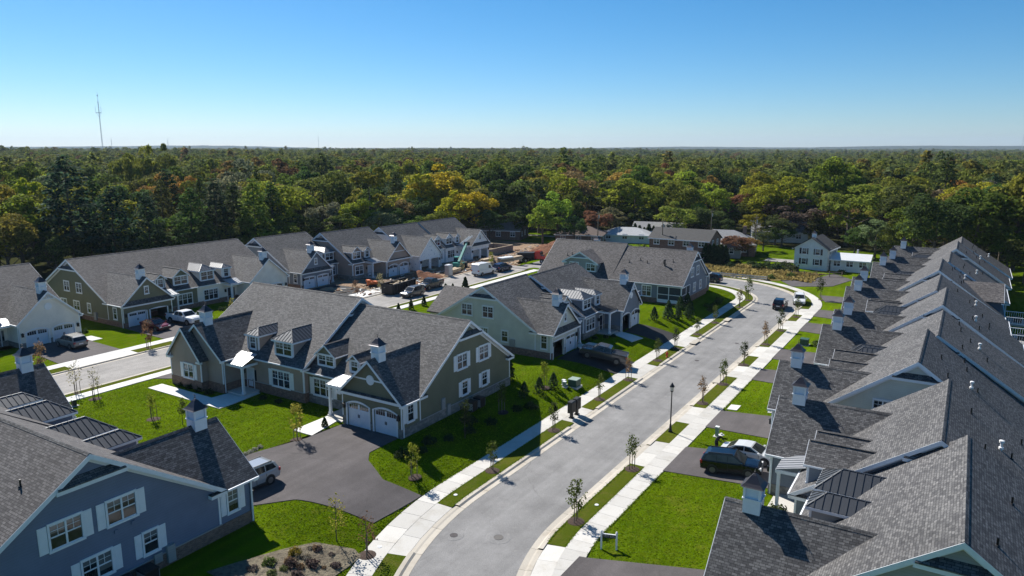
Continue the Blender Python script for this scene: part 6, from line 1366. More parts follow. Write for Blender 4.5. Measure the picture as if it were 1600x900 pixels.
NOTABLE = [  # bearing px, distance, height, crown radius, kind, colour
 (112, 152, 23.5, 7.2, 'pine', 'pine green'), (178, 150, 17.5, 5.2, 'pine', 'pine green'), (150, 165, 19, 5.5, 'pine', 'dark green'), (232, 158, 15.5, 4.4, 'pine', 'pine green'), (300, 160, 16.5, 5.2, 'pine', 'dark green'),
 (338, 166, 18.8, 4.8, 'pine', 'pine green'), (366, 172, 17.5, 4.6, 'pine', 'dark green'), (398, 168, 18.6, 5.2, 'pine', 'green'), (425, 176, 17.0, 4.4, 'pine', 'dark green'), (268, 170, 12.5, 4.2, 'broad', 'green'),
 (30, 148, 16.0, 7.0, 'broad', 'yellow-green'), (68, 158, 17, 5.0, 'broad', 'olive'), (-20, 150, 18, 7, 'broad', 'olive'), (55, 176, 18.5, 5.5, 'broad', 'golden yellow'), (198, 158, 11.0, 4.0, 'broad', 'yellow-green'),
 (262, 205, 18.2, 6.8, 'broad', 'rust orange'), (300, 208, 17.5, 6.0, 'broad', 'rust orange'), (218, 235, 26.5, 5.0, 'broad', 'olive'), (240, 240, 26.0, 4.2, 'broad', 'olive'), (262, 238, 25.6, 4.6, 'broad', 'green'), (200, 250, 24.5, 5.5, 'broad', 'olive'),
 (505, 188, 13.6, 5.2, 'broad', 'grey-green'), (480, 196, 14.5, 5.0, 'pine', 'dark green'), (455, 200, 15, 5.0, 'broad', 'green'), (560, 192, 12.6, 5.4, 'broad', 'yellow-green'), (585, 205, 14, 5.0, 'broad', 'dark green'), (628, 202, 11.2, 5.2, 'broad', 'tan'), (655, 206, 11.6, 5.0, 'broad', 'dark green'), (612, 198, 10.2, 4.2, 'broad', 'dark green'),
 (712, 205, 13.0, 6.0, 'broad', 'golden yellow'), (742, 209, 13.2, 6.4, 'broad', 'golden yellow'), (694, 210, 10.6, 4.4, 'broad', 'yellow-green'), (785, 222, 16.5, 6.4, 'broad', 'dark green'), (812, 228, 15.5, 6.0, 'broad', 'green'), (770, 216, 12.8, 5.0, 'broad', 'dark green'),
 (848, 200, 9.8, 4.6, 'broad', 'bright green'), (872, 206, 13.2, 5.4, 'broad', 'bright green'), (896, 222, 12.6, 5.0, 'broad', 'green'), (932, 212, 8.6, 5.4, 'broad', 'red-brown'), (898, 198, 7.0, 4.0, 'broad', 'dark green'), (962, 232, 13.0, 5.4, 'broad', 'dark green'), (955, 216, 8.0, 4.6, 'broad', 'grey-green'), (1026, 236, 11.8, 6.0, 'broad', 'green'),
 (1058, 208, 9.8, 6.0, 'broad', 'bright green'), (1002, 222, 7.4, 4.2, 'broad', 'dark green'), (1105, 214, 8.2, 5.2, 'broad', 'dark green'), (1150, 222, 9.0, 5.2, 'broad', 'green'), (1182, 204, 8.0, 4.8, 'broad', 'yellow-green'), (1244, 206, 11.0, 8.6, 'broad', 'purple-grey'), (1214, 200, 7.0, 4.6, 'broad', 'dark green'), (1196, 188, 4.2, 3.2, 'broad', 'dark green'),
 (1152, 176, 4.2, 4.0, 'broad', 'red-brown'), (1172, 178, 4.4, 3.6, 'broad', 'rust orange'), (1275, 202, 8.2, 3.0, 'pine', 'dark green'), (1312, 214, 9.8, 5.6, 'broad', 'tan'), (1350, 205, 9.5, 5.0, 'broad', 'olive'), (1372, 172, 8.6, 4.6, 'broad', 'grey-green'), (1395, 168, 7.6, 4.0, 'broad', 'green'), (1340, 178, 6.0, 3.6, 'broad', 'dark green'), (1420, 186, 8.0, 4.6, 'broad', 'dark green'),
 (1325, 250, 13.0, 5.0, 'broad', 'red-brown'), (1402, 232, 10.6, 5.0, 'broad', 'red-brown'), (1368, 246, 12.0, 4.6, 'broad', 'tan'), (1440, 205, 11.2, 6.0, 'broad', 'green'), (1480, 195, 12.4, 6.0, 'broad', 'tan'), (1452, 230, 13.8, 5.6, 'broad', 'olive'), (1545, 172, 17.0, 6.4, 'broad', 'dark green'), (1590, 158, 21.0, 6.8, 'broad', 'dark green'), (1620, 150, 23, 7.0, 'broad', 'olive'), (1518, 182, 14, 5.8, 'broad', 'tan'), (1568, 166, 15, 5, 'broad', 'dark green'), (1660, 140, 20, 6.5, 'broad', 'green'),
 (6, 140, 13, 6.2, 'broad', 'olive'), (-45, 146, 15, 7.0, 'broad', 'yellow-green'), (80, 146, 9, 4.6, 'broad', 'dark green'), (-10, 158, 15, 6.5, 'broad', 'olive'), (50, 166, 14, 6.0, 'broad', 'green'), (140, 150, 8.5, 4.6, 'broad', 'dark green'), (205, 153, 8, 4.6, 'broad', 'dark green'), (260, 156, 8, 4.8, 'broad', 'dark green'), (320, 160, 8.5, 5.0, 'broad', 'dark green'), (372, 165, 9, 5.0, 'broad', 'green'), (440, 172, 9, 5.0, 'broad', 'green'), (408, 170, 8.5, 4.6, 'broad', 'dark green'),
 (470, 180, 9, 5.2, 'broad', 'dark green'), (530, 184, 9, 5.4, 'broad', 'green'), (595, 192, 9, 5.4, 'broad', 'grey-green'), (645, 196, 8.5, 5.2, 'broad', 'green'), (680, 199, 8.5, 5.0, 'broad', 'olive'), (765, 206, 8, 4.6, 'broad', 'dark green'), (815, 212, 8.5, 5.0, 'broad', 'dark green'), (1085, 220, 7, 5, 'broad', 'green'), (1135, 208, 5.5, 4, 'broad', 'dark green'), (1225, 196, 5.0, 4.0, 'broad', 'dark green'), (1295, 204, 6.5, 4.6, 'broad', 'olive'), (1365, 200, 6.5, 4.4, 'broad', 'dark green'), (1430, 178, 7.0, 4.8, 'broad', 'green'), (1465, 182, 7.5, 5.0, 'broad', 'olive'), (1500, 176, 8.5, 5.2, 'broad', 'green'), (1535, 165, 9, 5.2, 'broad', 'dark green'), (1580, 150, 9, 5.0, 'broad', 'green'), (1610, 142, 9, 5, 'broad', 'dark green'),
]
for px, Y, h, r, kind, col in NOTABLE:
    x = wxy(px, Y); tree(x, Y, far_z(x, Y), h + 1.2, r, kind, col, rgt, 'pine_tree' if kind == 'pine' else 'broadleaf_tree')
occupied = [(t[1], t[2], t[5]) for t in TREES]
def is_wood(u, v): return v < -133 or u > 212 or (u > 170 and v > -13) or (u > 178 and v < -100) or (v > 21 and u > 60)
cand = []
step = 11.4; yy_ = 120.0
while yy_ < 600:
    xx_ = -.78 * yy_ - 20
    while xx_ < .78 * yy_ + 20:
        x = xx_ + rgt.uniform(-3.4, 3.4); y = yy_ + rgt.uniform(-3.4, 3.4); u, v = x * UX + y * UY, x * VX + y * VY
        if is_wood(u, v) and not (y < 176 and x < -20) and all((x - a) ** 2 + (y - b) ** 2 > (c * .62 + 2.2) ** 2 for a, b, c in occupied): cand.append((math.hypot(x, y), x, y))
        xx_ += step
    yy_ += step * .95
cand.sort()
COLS = ['dark green'] * 9 + ['green'] * 8 + ['olive'] * 7 + ['grey-green'] * 4 + ['yellow-green'] * 2 + ['tan'] * 1 + ['rust orange'] * 1 + ['red-brown'] * 1 + ['golden yellow'] * 1 + ['green'] * 5 + ['yellow-green'] * 3
N_IND = 300 - len(NOTABLE) - 8
for d, x, y in cand[:N_IND]:
    pine = rgt.random() < (.15 if x < -20 else .04); r = rgt.uniform(5.6, 9.2); h = rgt.uniform(14.5, 20.5) + rgt.random() ** 4 * 5.5 - (1.8 if x > 20 else 0); px = 800 + 1140 * x / y
    if pine: r *= .62; h *= 1.05
    tree(x, y, far_z(x, y), h, r, 'pine' if pine else 'broad', rgt.choice(['pine green', 'dark green']) if pine else rgt.choice(COLS if x < 10 else COLS + ['tan'] * 5 + ['rust orange'] * 2 + ['red-brown'] * 3 + ['yellow-green'] * 4 + ['olive'] * 5), rgt, 'pine_tree' if pine else 'broadleaf_tree')
# the rest of the woods, one mass out to the horizon
def woods(cands):
    protos = []
    for i, s in enumerate((31, 32, 33, 34, 35)): protos.append(crown_broad(s, 14, 4.6 + .35 * (i % 3), .6, 24, 110, .62, 'far_leaf', 0, .95 - .05 * (i % 2)))
    protos.append(crown_pine(41, 17, 4.0, 1.15, 'far_leaf', .15, .6)); rg = np.random.RandomState(9)
    pts, sc, ix, rot = [], [], [], []
    def add(x, y, s, sxy): pts.append((x, y, far_z(x, y))); sc.append((sxy, sxy, s)); ix.append(rg.randint(0, 5) if rg.rand() > .035 else 5); rot.append(rg.uniform(0, 6.28))
    for d, x, y in cands: add(x, y, rg.uniform(1.1, 1.55), rg.uniform(1.25, 1.95))
    for y0, y1, st, k in ((598, 1100, 14, 1.8), (1100, 2400, 22, 2.6), (2400, 6800, 46, 5.0)):
        y = y0
        while y < y1:
            xs = np.arange(-.80 * y, .80 * y, st); jx = xs + rg.uniform(-st * .42, st * .42, len(xs)); jy = y + rg.uniform(-st * .42, st * .42, len(xs))
            for a, b in zip(jx, jy):
                if rg.rand() < .05: continue
                add(a, b, rg.uniform(1.1, 1.5) + .4 * rg.rand() ** 5, k * rg.uniform(.8, 1.25))
            y += st
    me = bpy.data.meshes.new('woods'); me.from_pydata(pts, [], [])
    for nm, typ, data in (('sc', 'FLOAT_VECTOR', np.array(sc, np.float32).ravel()), ('ix', 'INT', np.array(ix, np.int32)), ('rot', 'FLOAT_VECTOR', np.stack([np.zeros(len(rot)), np.zeros(len(rot)), rot], 1).astype(np.float32).ravel())):
        a = me.attributes.new(nm, typ, 'POINT'); a.data.foreach_set('vector' if typ == 'FLOAT_VECTOR' else 'value', data)
    o = put('woods', me); tag(o, 'mixed green and brown woods rolling away to the horizon', 'woods', None, 'stuff')
    ng = bpy.data.node_groups.new('woods', 'GeometryNodeTree'); ng.interface.new_socket('Geometry', in_out='INPUT', socket_type='NodeSocketGeometry'); ng.interface.new_socket('Geometry', in_out='OUTPUT', socket_type='NodeSocketGeometry')
    nn = ng.nodes; gi, go = nn.new('NodeGroupInput'), nn.new('NodeGroupOutput'); jn = nn.new('GeometryNodeJoinGeometry'); iop = nn.new('GeometryNodeInstanceOnPoints')
    for i, me_ in enumerate(reversed(protos)):
        po = bpy.data.objects.new('woods_tree', me_); oi = nn.new('GeometryNodeObjectInfo'); oi.inputs['Object'].default_value = po; oi.inputs['As Instance'].default_value = True; ng.links.new(oi.outputs['Geometry'], jn.inputs[0])
    def attr(nm, dt):
        a = nn.new('GeometryNodeInputNamedAttribute'); a.data_type = dt; a.inputs['Name'].default_value = nm; return a.outputs['Attribute']
    ng.links.new(gi.outputs[0], iop.inputs['Points']); ng.links.new(jn.outputs[0], iop.inputs['Instance']); iop.inputs['Pick Instance'].default_value = True
    ng.links.new(attr('ix', 'INT'), iop.inputs['Instance Index']); ng.links.new(attr('sc', 'FLOAT_VECTOR'), iop.inputs['Scale'])
    e2r = nn.new('FunctionNodeEulerToRotation'); ng.links.new(attr('rot', 'FLOAT_VECTOR'), e2r.inputs[0]); ng.links.new(e2r.outputs[0], iop.inputs['Rotation'])
    ng.links.new(iop.outputs[0], go.inputs[0]); md = o.modifiers.new('woods', 'NODES'); md.node_group = ng
woods(cand[N_IND:])
# labels for the single trees: colour and form, then where they stand along the wood's edge
ORD = ['first', 'second', 'third', 'fourth', 'fifth', 'sixth', 'seventh', 'eighth', 'ninth', 'tenth', 'eleventh', 'twelfth', 'thirteenth', 'fourteenth', 'fifteenth', 'sixteenth', 'seventeenth', 'eighteenth', 'nineteenth', 'twentieth']
ZONES = [(-9e9, 215, 'behind the cream house'), (215, 430, 'behind the dark green house'), (430, 590, 'behind the slate house'), (590, 770, 'behind the wrapped house'), (770, 940, 'behind the red earth mound'), (940, 1120, 'behind the brick house'), (1120, 1340, 'behind the white farmhouse'), (1340, 1490, 'above the cupolas'), (1490, 9e9, 'behind the long row')]
bins = {}
for t in TREES:
    root, x, y = t[0], t[1], t[2]; px = 800 + 1140 * x / (y * .982 + 3); zn = [z for a, b, z in ZONES if a <= px < b][0]
    band = 'front' if y < 190 else 'second' if y < 235 else 'third' if y < 285 else 'fourth' if y < 335 else 'far'
    bins.setdefault((t[7], t[6], zn, band), []).append((px, root))
for (col, kind, zn, band), lst in bins.items():
    lst.sort(key=lambda q: q[0]); nm = 'pine' if kind == 'pine' else 'broadleaf tree'
    for i, (px, root) in enumerate(lst):
        lb = f'{col} {nm} in the {band} rank {zn}'
        if len(lst) > 1: lb = f'{ORD[min(i, 19)]} {col} {nm} from left, {band} rank {zn}'
        tag(root, lb, 'tree', 'trees at the edge of the woods')
        del root['_c']; del root['_k']

# --- young street trees with stakes
SAP = [crown_sapling(s, 3.2, r, n, sz, z0) for s, r, n, sz, z0 in ((51, .50, 420, .16, .40), (52, .60, 460, .17, .38), (53, .44, 380, .15, .42), (54, .70, 220, .14, .36))]
SAP_T = [trunk_mesh(61 + k, 3.0, .035, 11, .40, .62, .9) for k in range(2)]
STK = MB().beam((0, 0, -.2), (0, 0, 1.35), .05, .05).mesh('stake', 'stake_wood'); MUL = MB().lathe([(0, .07), (.35, .06), (.6, .02), (.68, -.03)], 14).mesh('mulch', 'mulch')
SPAL = {'yellow': (.30, .27, .045), 'yellow-green': (.20, .22, .025), 'green': (.085, .110, .022), 'dark green': (.045, .060, .018), 'reddish': (.150, .085, .050), 'russet': (.20, .13, .07), 'pale': (.24, .22, .12)}
rs = random.Random(77)
def sapling(u, v, h, col, label, k=None, stakes=2, mulch=True, z=None):
    z = (ZS if abs(float(road_off([u], [v])[0])) < 5.6 else H1(u, v)) if z is None else z
    root = empty('young_tree', W(u, v, z), rs.uniform(0, 6)); s = h / 3.2; k = rs.randrange(3) if k is None else k
    c = put('crown', SAP[k], root, scale=s); c.color = (*SPAL[col], 1); put('trunk', SAP_T[k % 2], root, scale=s)
    for i in range(stakes): a = 6.28 * i / max(stakes, 1); put('stake', STK, root, (math.cos(a) * .32, math.sin(a) * .32, 0))
    if mulch: put('mulch', MUL, root)
    tag(root, label, 'young tree', 'staked young trees along the streets'); return root
LW = [(32.0, -31.2, 3.0, 'reddish', 'sparse young tree in the left verge nearest the corner', 3), (47.0, -31.3, 2.6, 'green', 'young tree in the left verge where the house shadow ends'), (57.4, -31.2, 2.9, 'dark green', 'young tree in the left verge just before the mailboxes'),
      (67.6, -31.3, 2.9, 'green', 'young tree in the left verge past the mailboxes'), (75.4, -31.3, 2.6, 'russet', 'russet young tree in the left verge at the black driveway'), (84.6, -31.3, 2.9, 'green', 'young tree in the left verge beside the hydrant'), (91.2, -31.3, 2.9, 'dark green', 'dark young tree in the left verge before the second driveway'),
      (100.0, -31.2, 2.6, 'green', 'young tree in the left verge past the second driveway'), (108.4, -31.2, 2.6, 'green', 'young tree in the left verge in the last house shadow'), (121.5, -31.0, 3.2, 'pale', 'thin pale young tree in the verge inside the bend'), (128.0, -31.2, 3.8, 'green', 'taller young tree at the inside of the bend')]
RW = [(43.2, -21.6, 3.1, 'green', 'slender young tree in the right verge nearest the sign'), (53.4, -21.6, 3.1, 'green', 'slender young tree in the right verge short of the lamp'), (72.2, -21.6, 2.9, 'russet', 'russet young tree in the right verge past the lamp'), (79.6, -21.6, 2.9, 'green', 'young tree in the right verge, second past the lamp'),
      (88.4, -21.6, 3.0, 'dark green', 'narrow dark young tree in the right verge, third past the lamp'), (99.6, -21.6, 3.2, 'russet', 'russet young tree in the right verge, fourth past the lamp'), (108.6, -21.6, 3.0, 'dark green', 'dark young tree in the right verge, fifth past the lamp'), (119.0, -21.4, 3.2, 'green', 'young tree in the right verge in front of the white car'), (135.0, -20.6, 4.2, 'dark green', 'taller dark young tree outside the bend')]
for t in LW + RW: sapling(*t[:5], k=t[5] if len(t) > 5 else None)
for t in [(41.8, -35.4, 2.7, 'yellow-green', 'yellow-green staked tree on the lawn beside the shared drive', 1, 3), (31.6, -33.5, 3.3, 'yellow', 'yellow-leaved young tree on the lawn below the silver car', 3, 0), (40.9, -47.6, 3.2, 'yellow', 'golden young tree on the lawn before the green house', 1, 3),
          (37.2, -62.9, 2.6, 'yellow-green', 'staked tree with mulch ring in the middle of the corner lawn', 2, 3), (37.8, -59.3, 2.6, 'green', 'thin tree on the corner lawn behind the near cupola', 2, 0), (37.3, -76.4, 3.6, 'pale', 'thin bare-looking tree beside the side street', 3, 3), (37.4, -73.2, 3.2, 'pale', 'second thin tree beside the side street, nearer the lawn', 3, 3),
          (38.7, -86.4, 3.6, 'russet', 'russet young tree across the side street before the cream garage', 1, 3), (51.4, -86.5, 3.4, 'reddish', 'dense reddish young tree before the green garage', 1, 3), (57.0, -36.8, 3.0, 'green', 'staked young tree on the lawn left of the mailboxes', 0, 3), (65.6, -36.9, 2.9, 'yellow-green', 'young tree on the lawn between the shrubs and the transformer', 0, 3), (50.0, -36.2, 3.6, 'dark green', 'tall thin tree in the shade of the green gable', 2, 0),
          (88.4, -86.3, 3.0, 'reddish', 'reddish young tree at the kerb by the bare plot', 1, 0), (94.0, -85.9, 3.4, 'pale', 'pale leafy tree behind the dumpster', 1, 0), (118.4, -85.9, 2.6, 'pale', 'small dusty tree behind the white van', 1, 0), (129.0, -85.9, 3.0, 'yellow-green', 'small tree near the timber stacks', 1, 0), (141.5, -79.0, 2.8, 'yellow-green', 'yellow-green young tree by the red truck', 1, 0),
          (122.0, -14.0, 2.2, 'russet', 'russet small tree on the lawn of the long row at the bend', 1, 0), (146.6, -14.2, 3.0, 'yellow', 'yellow shrubby tree at the asphalt lane', 1, 0), (151.5, -15.2, 3.6, 'yellow-green', 'yellow-green tree at the end of the long row', 1, 0), (70.5, -95.0, 2.2, 'yellow', 'yellow shrub-like tree before the cream half', 1, 0)]:
    sapling(*t[:5], k=t[5], stakes=t[6], mulch=t[6] > 0)
# --- shrubs and small conifers
CON = [crown_cone(s, 1.0, .42, 420, .13) for s in (71, 72)]; BUS = [bush_mesh(s) for s in (81, 82, 83)]; ARB = crown_cone(73, 1.0, .24, 420, .12)
STEM = MB().tube((0, 0, -.2), (0, 0, .5), .04, .02, 6).mesh('stem', 'bark')
def shrub(u, v, h, kind, col, label, w=1.0, group='shrubs on the lawns', z=None):
    root = empty('shrub' if kind == 'bush' else 'small_conifer', W(u, v, H1(u, v) if z is None else z), rs.uniform(0, 6))
    me = {'con': CON[rs.randrange(2)], 'bush': BUS[rs.randrange(3)], 'arb': ARB}[kind]; s = h if kind != 'bush' else h * 1.6
    c = put('foliage', me, root, scale=(s * w, s * w, s)); c.color = (*col, 1); put('stem', STEM, root, scale=h); tag(root, label, 'shrub' if kind == 'bush' else 'conifer', group)
cg, dg, gg, yg_ = (.048, .080, .030), (.036, .058, .020), (.085, .120, .028), (.22, .17, .03)
for i, (u, v) in enumerate(((61.6, -37.0), (64.0, -36.6), (66.4, -36.2))): shrub(u, v, 1.7, 'con', cg, ORD[i] + ' small conifer in the row between green and sage houses', .95, 'small conifers on the lawns')
for i, (u, v) in enumerate(((100.6, -38.0), (103.4, -36.8), (105.6, -37.6), (105.0, -35.8), (109.2, -37.0), (107.4, -35.0), (110.8, -35.8), (112.6, -37.0))): shrub(u, v, rs.uniform(1.8, 2.5), 'con', cg, ORD[i] + ' small conifer up the lawn below the screened porch', .9, 'small conifers on the lawns')
for i, (u, v) in enumerate(((117.0, -35.2), (119.0, -34.6), (121.0, -34.6), (123.0, -34.9), (115.6, -34.0))): shrub(u, v, rs.uniform(.6, 1.2), 'bush', gg, ORD[i] + ' bush on the shaded bank inside the bend')
for i, (u, v) in enumerate(((43.4, -38.0), (45.2, -37.2), (46.9, -37.8), (48.6, -37.0), (51.2, -36.6), (52.8, -37.6), (54.2, -36.2), (58.6, -36.0), (60.2, -35.4))): shrub(u, v, rs.uniform(.6, .95), 'bush', dg, ORD[i] + ' bush in the shade along the green gable wall')
for i, u in enumerate((83.6, 86.6, 89.8, 95.6, 97.6, 101.2)): shrub(u, -72.8, (1.6, 1.7, 1.7, 2.7, 2.4, 3.0)[i], 'arb', dg, ORD[i] + ' columnar evergreen along the side street lawn', 1.1, 'columnar evergreens by the side street')
shrub(64.6, -41.0, 3.0, 'arb', dg, 'narrow evergreen at the back corner of the green house', 1.2)
for i, (u, v, h, c_) in enumerate(((46.0, -72.2, .8, dg), (45.2, -71.0, .6, gg), (44.8, -69.6, .55, dg), (44.6, -68.0, .6, dg), (44.5, -66.4, .55, dg), (44.5, -64.8, .6, dg), (46.4, -58.8, .5, dg), (46.6, -56.6, .5, dg))): shrub(u, v, h, 'bush', c_, ORD[i] + ' foundation bush along the taupe front')
shrub(44.4, -47.9, .9, 'arb', dg, 'clipped cone shrub beside the green garage', 1.5)
for i in range(6): shrub(35.3 + i * .55, -48.7 - i * .06, .32, 'bush', (.30, .30, .24), ORD[i] + ' low pale flowering plant edging the court', 1.0, 'flowering edging plants')
for i, (u, v, h, c_) in enumerate(((28.6, -34.2, .5, yg_), (27.6, -33.4, .5, (.07, .05, .045)), (28.6, -32.6, .5, (.09, .065, .06)), (27.2, -32.4, .45, (.11, .08, .075)), (26.8, -34.4, .5, gg))): shrub(u, v, h, 'bush', c_, ('golden shrub', 'dark purple bush', 'brownish bush', 'pale dry bush', 'green bush')[i] + ' in the planting bed by the corner', 1.1)
for i, (u, v, h) in enumerate(((49.6, -9.0, 1.0), (48.6, -8.6, .8), (50.4, -9.6, .9), (47.6, -9.2, .7))): shrub(u, v, h, 'bush', (.085, .11, .03) if i != 1 else (.16, .17, .03), ORD[i] + ' leafy bush at the porch of the nearest pair', 1.2)
for i, (u, v) in enumerate(((102.4, -15.6), (103.2, -14.2), (104.0, -13.2), (100.8, -15.2))): shrub(u, v, .7, 'bush', gg, ORD[i] + ' bush by the dark transformer box on the right')
for i, (u, v) in enumerate(((70.6, -97.8), (72.2, -98.0), (68.6, -98.2), (66.4, -98.0), (51.4, -101.6))): shrub(u, v, .7, 'bush', dg, ORD[i] + ' foundation bush across the side street')
for i, (u, v) in enumerate(((87.0, -39.6), (88.2, -39.0), (85.8, -40.6), (84.0, -40.8))): shrub(u, v, .5, 'bush', dg, ORD[i] + ' foundation bush before the blue-grey house')
for i in range(16):
    a_, b_ = rs.uniform(25.2, 30.6), rs.uniform(0, 1); v_ = -31.6 - 3.0 * b_; shrub(a_, v_, rs.uniform(.18, .4), 'bush', rs.choice([(.16, .13, .11), (.10, .075, .07), (.24, .21, .16), (.12, .14, .05), (.17, .11, .06)]), ORD[i] + ' low plant massed in the planting bed by the corner', 1.2, 'low plants in the corner bed')
# --- grass blades roughening the near lawns and their edges
def blades():
    rg = np.random.RandomState(12); U_, V_ = [], []
    def area(u0, u1, v0, v1, n): U_.append(rg.uniform(u0, u1, n)); V_.append(rg.uniform(v0, v1, n))
    n = 330000; u = rg.uniform(29, 92, n); v = rg.uniform(-74.2, -9.0, n); ok = rg.rand(n) < np.interp(u, [29, 62, 92], [1.0, .75, .05]); off = np.abs(road_off(u, v)); ok &= off > 7.14
    def pip(p, u, v):
        r = np.zeros(len(u), bool); q = np.roll(p, 1, axis=0)
        for (a, b), (c, d) in zip(p, q):
            if abs(d - b) < 1e-9: continue
            r ^= ((b > v) != (d > v)) & (u < (c - a) * (v - b) / (d - b) + a)
        return r
    for p in SHEETS: ok &= ~pip(p, u, v)
    for a, b, c, d in ((0, 29.7, -90, -39.2), (47.5, 64, -71.2, -39.8), (45.5, 48, -47.4, -39.8), (45, 48, -71.3, -62.9), (73.8, 97.3, -58, -40.4), (30, 95, -10.6, 0)): ok &= ~((u > a) & (u < b) & (v > c) & (v < d))
    U_.append(u[ok]); V_.append(v[ok])
    for s0, s1, o in ((s_of(41), s_of(75.6), -7.12), (s_of(39.6), s_of(54.0), 7.12), (s_of(71.4), s_of(82.4), 7.12), (s_of(41), s_of(59.8), -5.47), (s_of(41), s_of(59.8), -4.2), (s_of(39.2), s_of(54.0), 5.47), (s_of(39.2), s_of(54.0), 4.2), (s_of(71), s_of(82.6), 5.47)):
        n = int((s1 - s0) * 55); s = rg.uniform(s0, s1, n); off = o + rg.normal(size=n) * .045; U_.append(np.interp(s, PS, PATH[:, 0]) + np.interp(s, PS, PN[:, 0]) * off); V_.append(np.interp(s, PS, PATH[:, 1]) + np.interp(s, PS, PN[:, 1]) * off)
    u, v = np.concatenate(U_), np.concatenate(V_); off = np.abs(road_off(u, v)); z = np.where(off < 7.0, ZS - .01, height(u, v)) - .005
    x, y = u * UX + v * VX, u * UY + v * VY; n = len(u); a = rg.uniform(0, 6.28, n); w = rg.uniform(.035, .085, n); h = rg.uniform(.02, .06, n); dx, dy = np.cos(a) * w, np.sin(a) * w; lx, ly = rg.normal(size=n) * .05, rg.normal(size=n) * .05
    V = np.stack([np.stack([x - dx, y - dy, z], 1), np.stack([x + dx, y + dy, z], 1), np.stack([x + dx * .4 + lx, y + dy * .4 + ly, z + h], 1), np.stack([x - dx * .4 + lx, y - dy * .4 + ly, z + h * .9], 1)], 1).reshape(-1, 3)
    o = put('lawn_grass', quads_mesh('lawn_grass', V, 'leaf')); o.color = (.128, .190, .005, 1); tag(o, 'short grass blades over the near lawns and verges', 'grass', None, 'stuff')
blades()
# --- rough growth on the meadow
def tufts():
    rg = np.random.RandomState(4); n = 3600; u = rg.uniform(149.8, 165, n); v = rg.uniform(-76, -25, n); keep = (v < -33) | (u < 163) & (u > 152 - (v + 26) * .2); u, v = u[keep], v[keep]
    x, y = u * UX + v * VX, u * UY + v * VY; z = height(u, v) + .05; V = []
    for k in range(3):
        hgt = rg.uniform(.15, .5, len(u)) * (1 + .8 * (np.sin(u * .7) * np.cos(v * .31) > .4)); a = rg.uniform(0, 6.28, len(u)); w = rg.uniform(.12, .34, len(u)); dx, dy = np.cos(a) * w, np.sin(a) * w; lx, ly = rg.normal(size=len(u)) * .18, rg.normal(size=len(u)) * .18
        V.append(np.stack([np.stack([x - dx, y - dy, z], 1), np.stack([x + dx, y + dy, z], 1), np.stack([x + dx * .6 + lx, y + dy * .6 + ly, z + hgt], 1), np.stack([x - dx * .6 + lx, y - dy * .6 + ly, z + hgt * .9], 1)], 1).reshape(-1, 3))
    o = put('meadow_weeds', quads_mesh('meadow_weeds', np.concatenate(V), 'leaf')); o.color = (.30, .235, .085, 1); tag(o, 'tall brown and green weeds covering the meadow', 'weeds', None, 'stuff')
tufts()
for i, (u, v, h, c_) in enumerate(((155, -60, 1.3, gg), (160, -52, 1.5, dg), (162.5, -44, 1.4, dg), (163.5, -38, 1.9, dg), (164, -34.5, 2.1, dg), (163.6, -31.0, 2.2, (.06, .07, .03)), (164.5, -48, 1.5, dg), (164.8, -55, 1.3, dg), (165, -62, 1.4, dg), (153, -33, 1.1, gg), (157, -30, 1.2, gg), (156, -40, 1.0, gg))): shrub(u, v, h, 'bush', c_, ORD[i] + ' wild bush along the back of the meadow', 1.0, 'bushes round the meadow')
# ------------------------------------------------------------------ older houses beyond the meadow, masts, hills, haze
def old_house(u, v, ang, L, D, he, hr, wall, roof, label, hip=False, wins=3, storeys=1, chimney=None, z=-1.2, ext=None, trim='white_trim', sh=2.7):
    r = empty('old_house', W(u, v, z), dirang(*ang)); tag(r, label, 'house', 'older houses beyond the meadow')
    MB().prism([(-L / 2, -D / 2, -.3), (-L / 2, D / 2, -.3), (-L / 2, D / 2, he), (-L / 2, 0, he if hip else hr - .05), (-L / 2, -D / 2, he)], (L, 0, 0)).build('wall', wall, r)
    o = .45; sl = (hr - he) / (D / 2); ze = he - o * sl; mb = MB()
    if hip:
        a = L / 2 + o; b = D / 2 + o; k = max(.3, L / 2 - D / 2)
        A, B_, C_, D_ = (-a, -b, ze), (a, -b, ze), (a, b, ze), (-a, b, ze); P, Q = (-k, 0, hr), (k, 0, hr)
        for f in ([A, B_, Q, P], [B_, C_, Q], [C_, D_, P, Q], [D_, A, P]): mb.prism(f, (0, 0, .12))
    else:
        for s in (-1, 1): mb.prism([(-L / 2 - .3, s * (D / 2 + o), ze), (L / 2 + .3, s * (D / 2 + o), ze), (L / 2 + .3, 0, hr), (-L / 2 - .3, 0, hr)], (0, 0, .12))
    mb.build('roof', roof, r)
    for s in (-1, 1): MB().box(-L / 2 - .3, L / 2 + .3, *sorted((s * (D / 2 + o - .02), s * (D / 2 + o + .08))), ze - .12, ze + .1).build('fascia', trim, r)
    for st in range(storeys):
        for i in range(wins):
            x = -L / 2 + L * (i + .5) / wins
            for s, rz in ((-1, 0), (1, math.pi)): window(r, (x, s * D / 2, 1.0 + st * sh), rz, 1.3, 1.3, 2, None)
        for s, rz in ((-1, -math.pi / 2), (1, math.pi / 2)):
            for y in (-D * .2, D * .2): window(r, (s * L / 2, y, 1.0 + st * sh), rz, .9, 1.3, 1, None)
    if chimney: MB().box(chimney[0] - .45, chimney[0] + .45, chimney[1] - .45, chimney[1] + .45, he - .5, hr + 1.0).build('chimney', 'brick', r)
    return r
old_house(169.5, -57.0, (0, 1), 14.5, 9, 5.2, 7.2, 'brick', 'dark_roof', 'dark brick two-storey house with low roof behind the grey-blue duplex', storeys=2, wins=4)
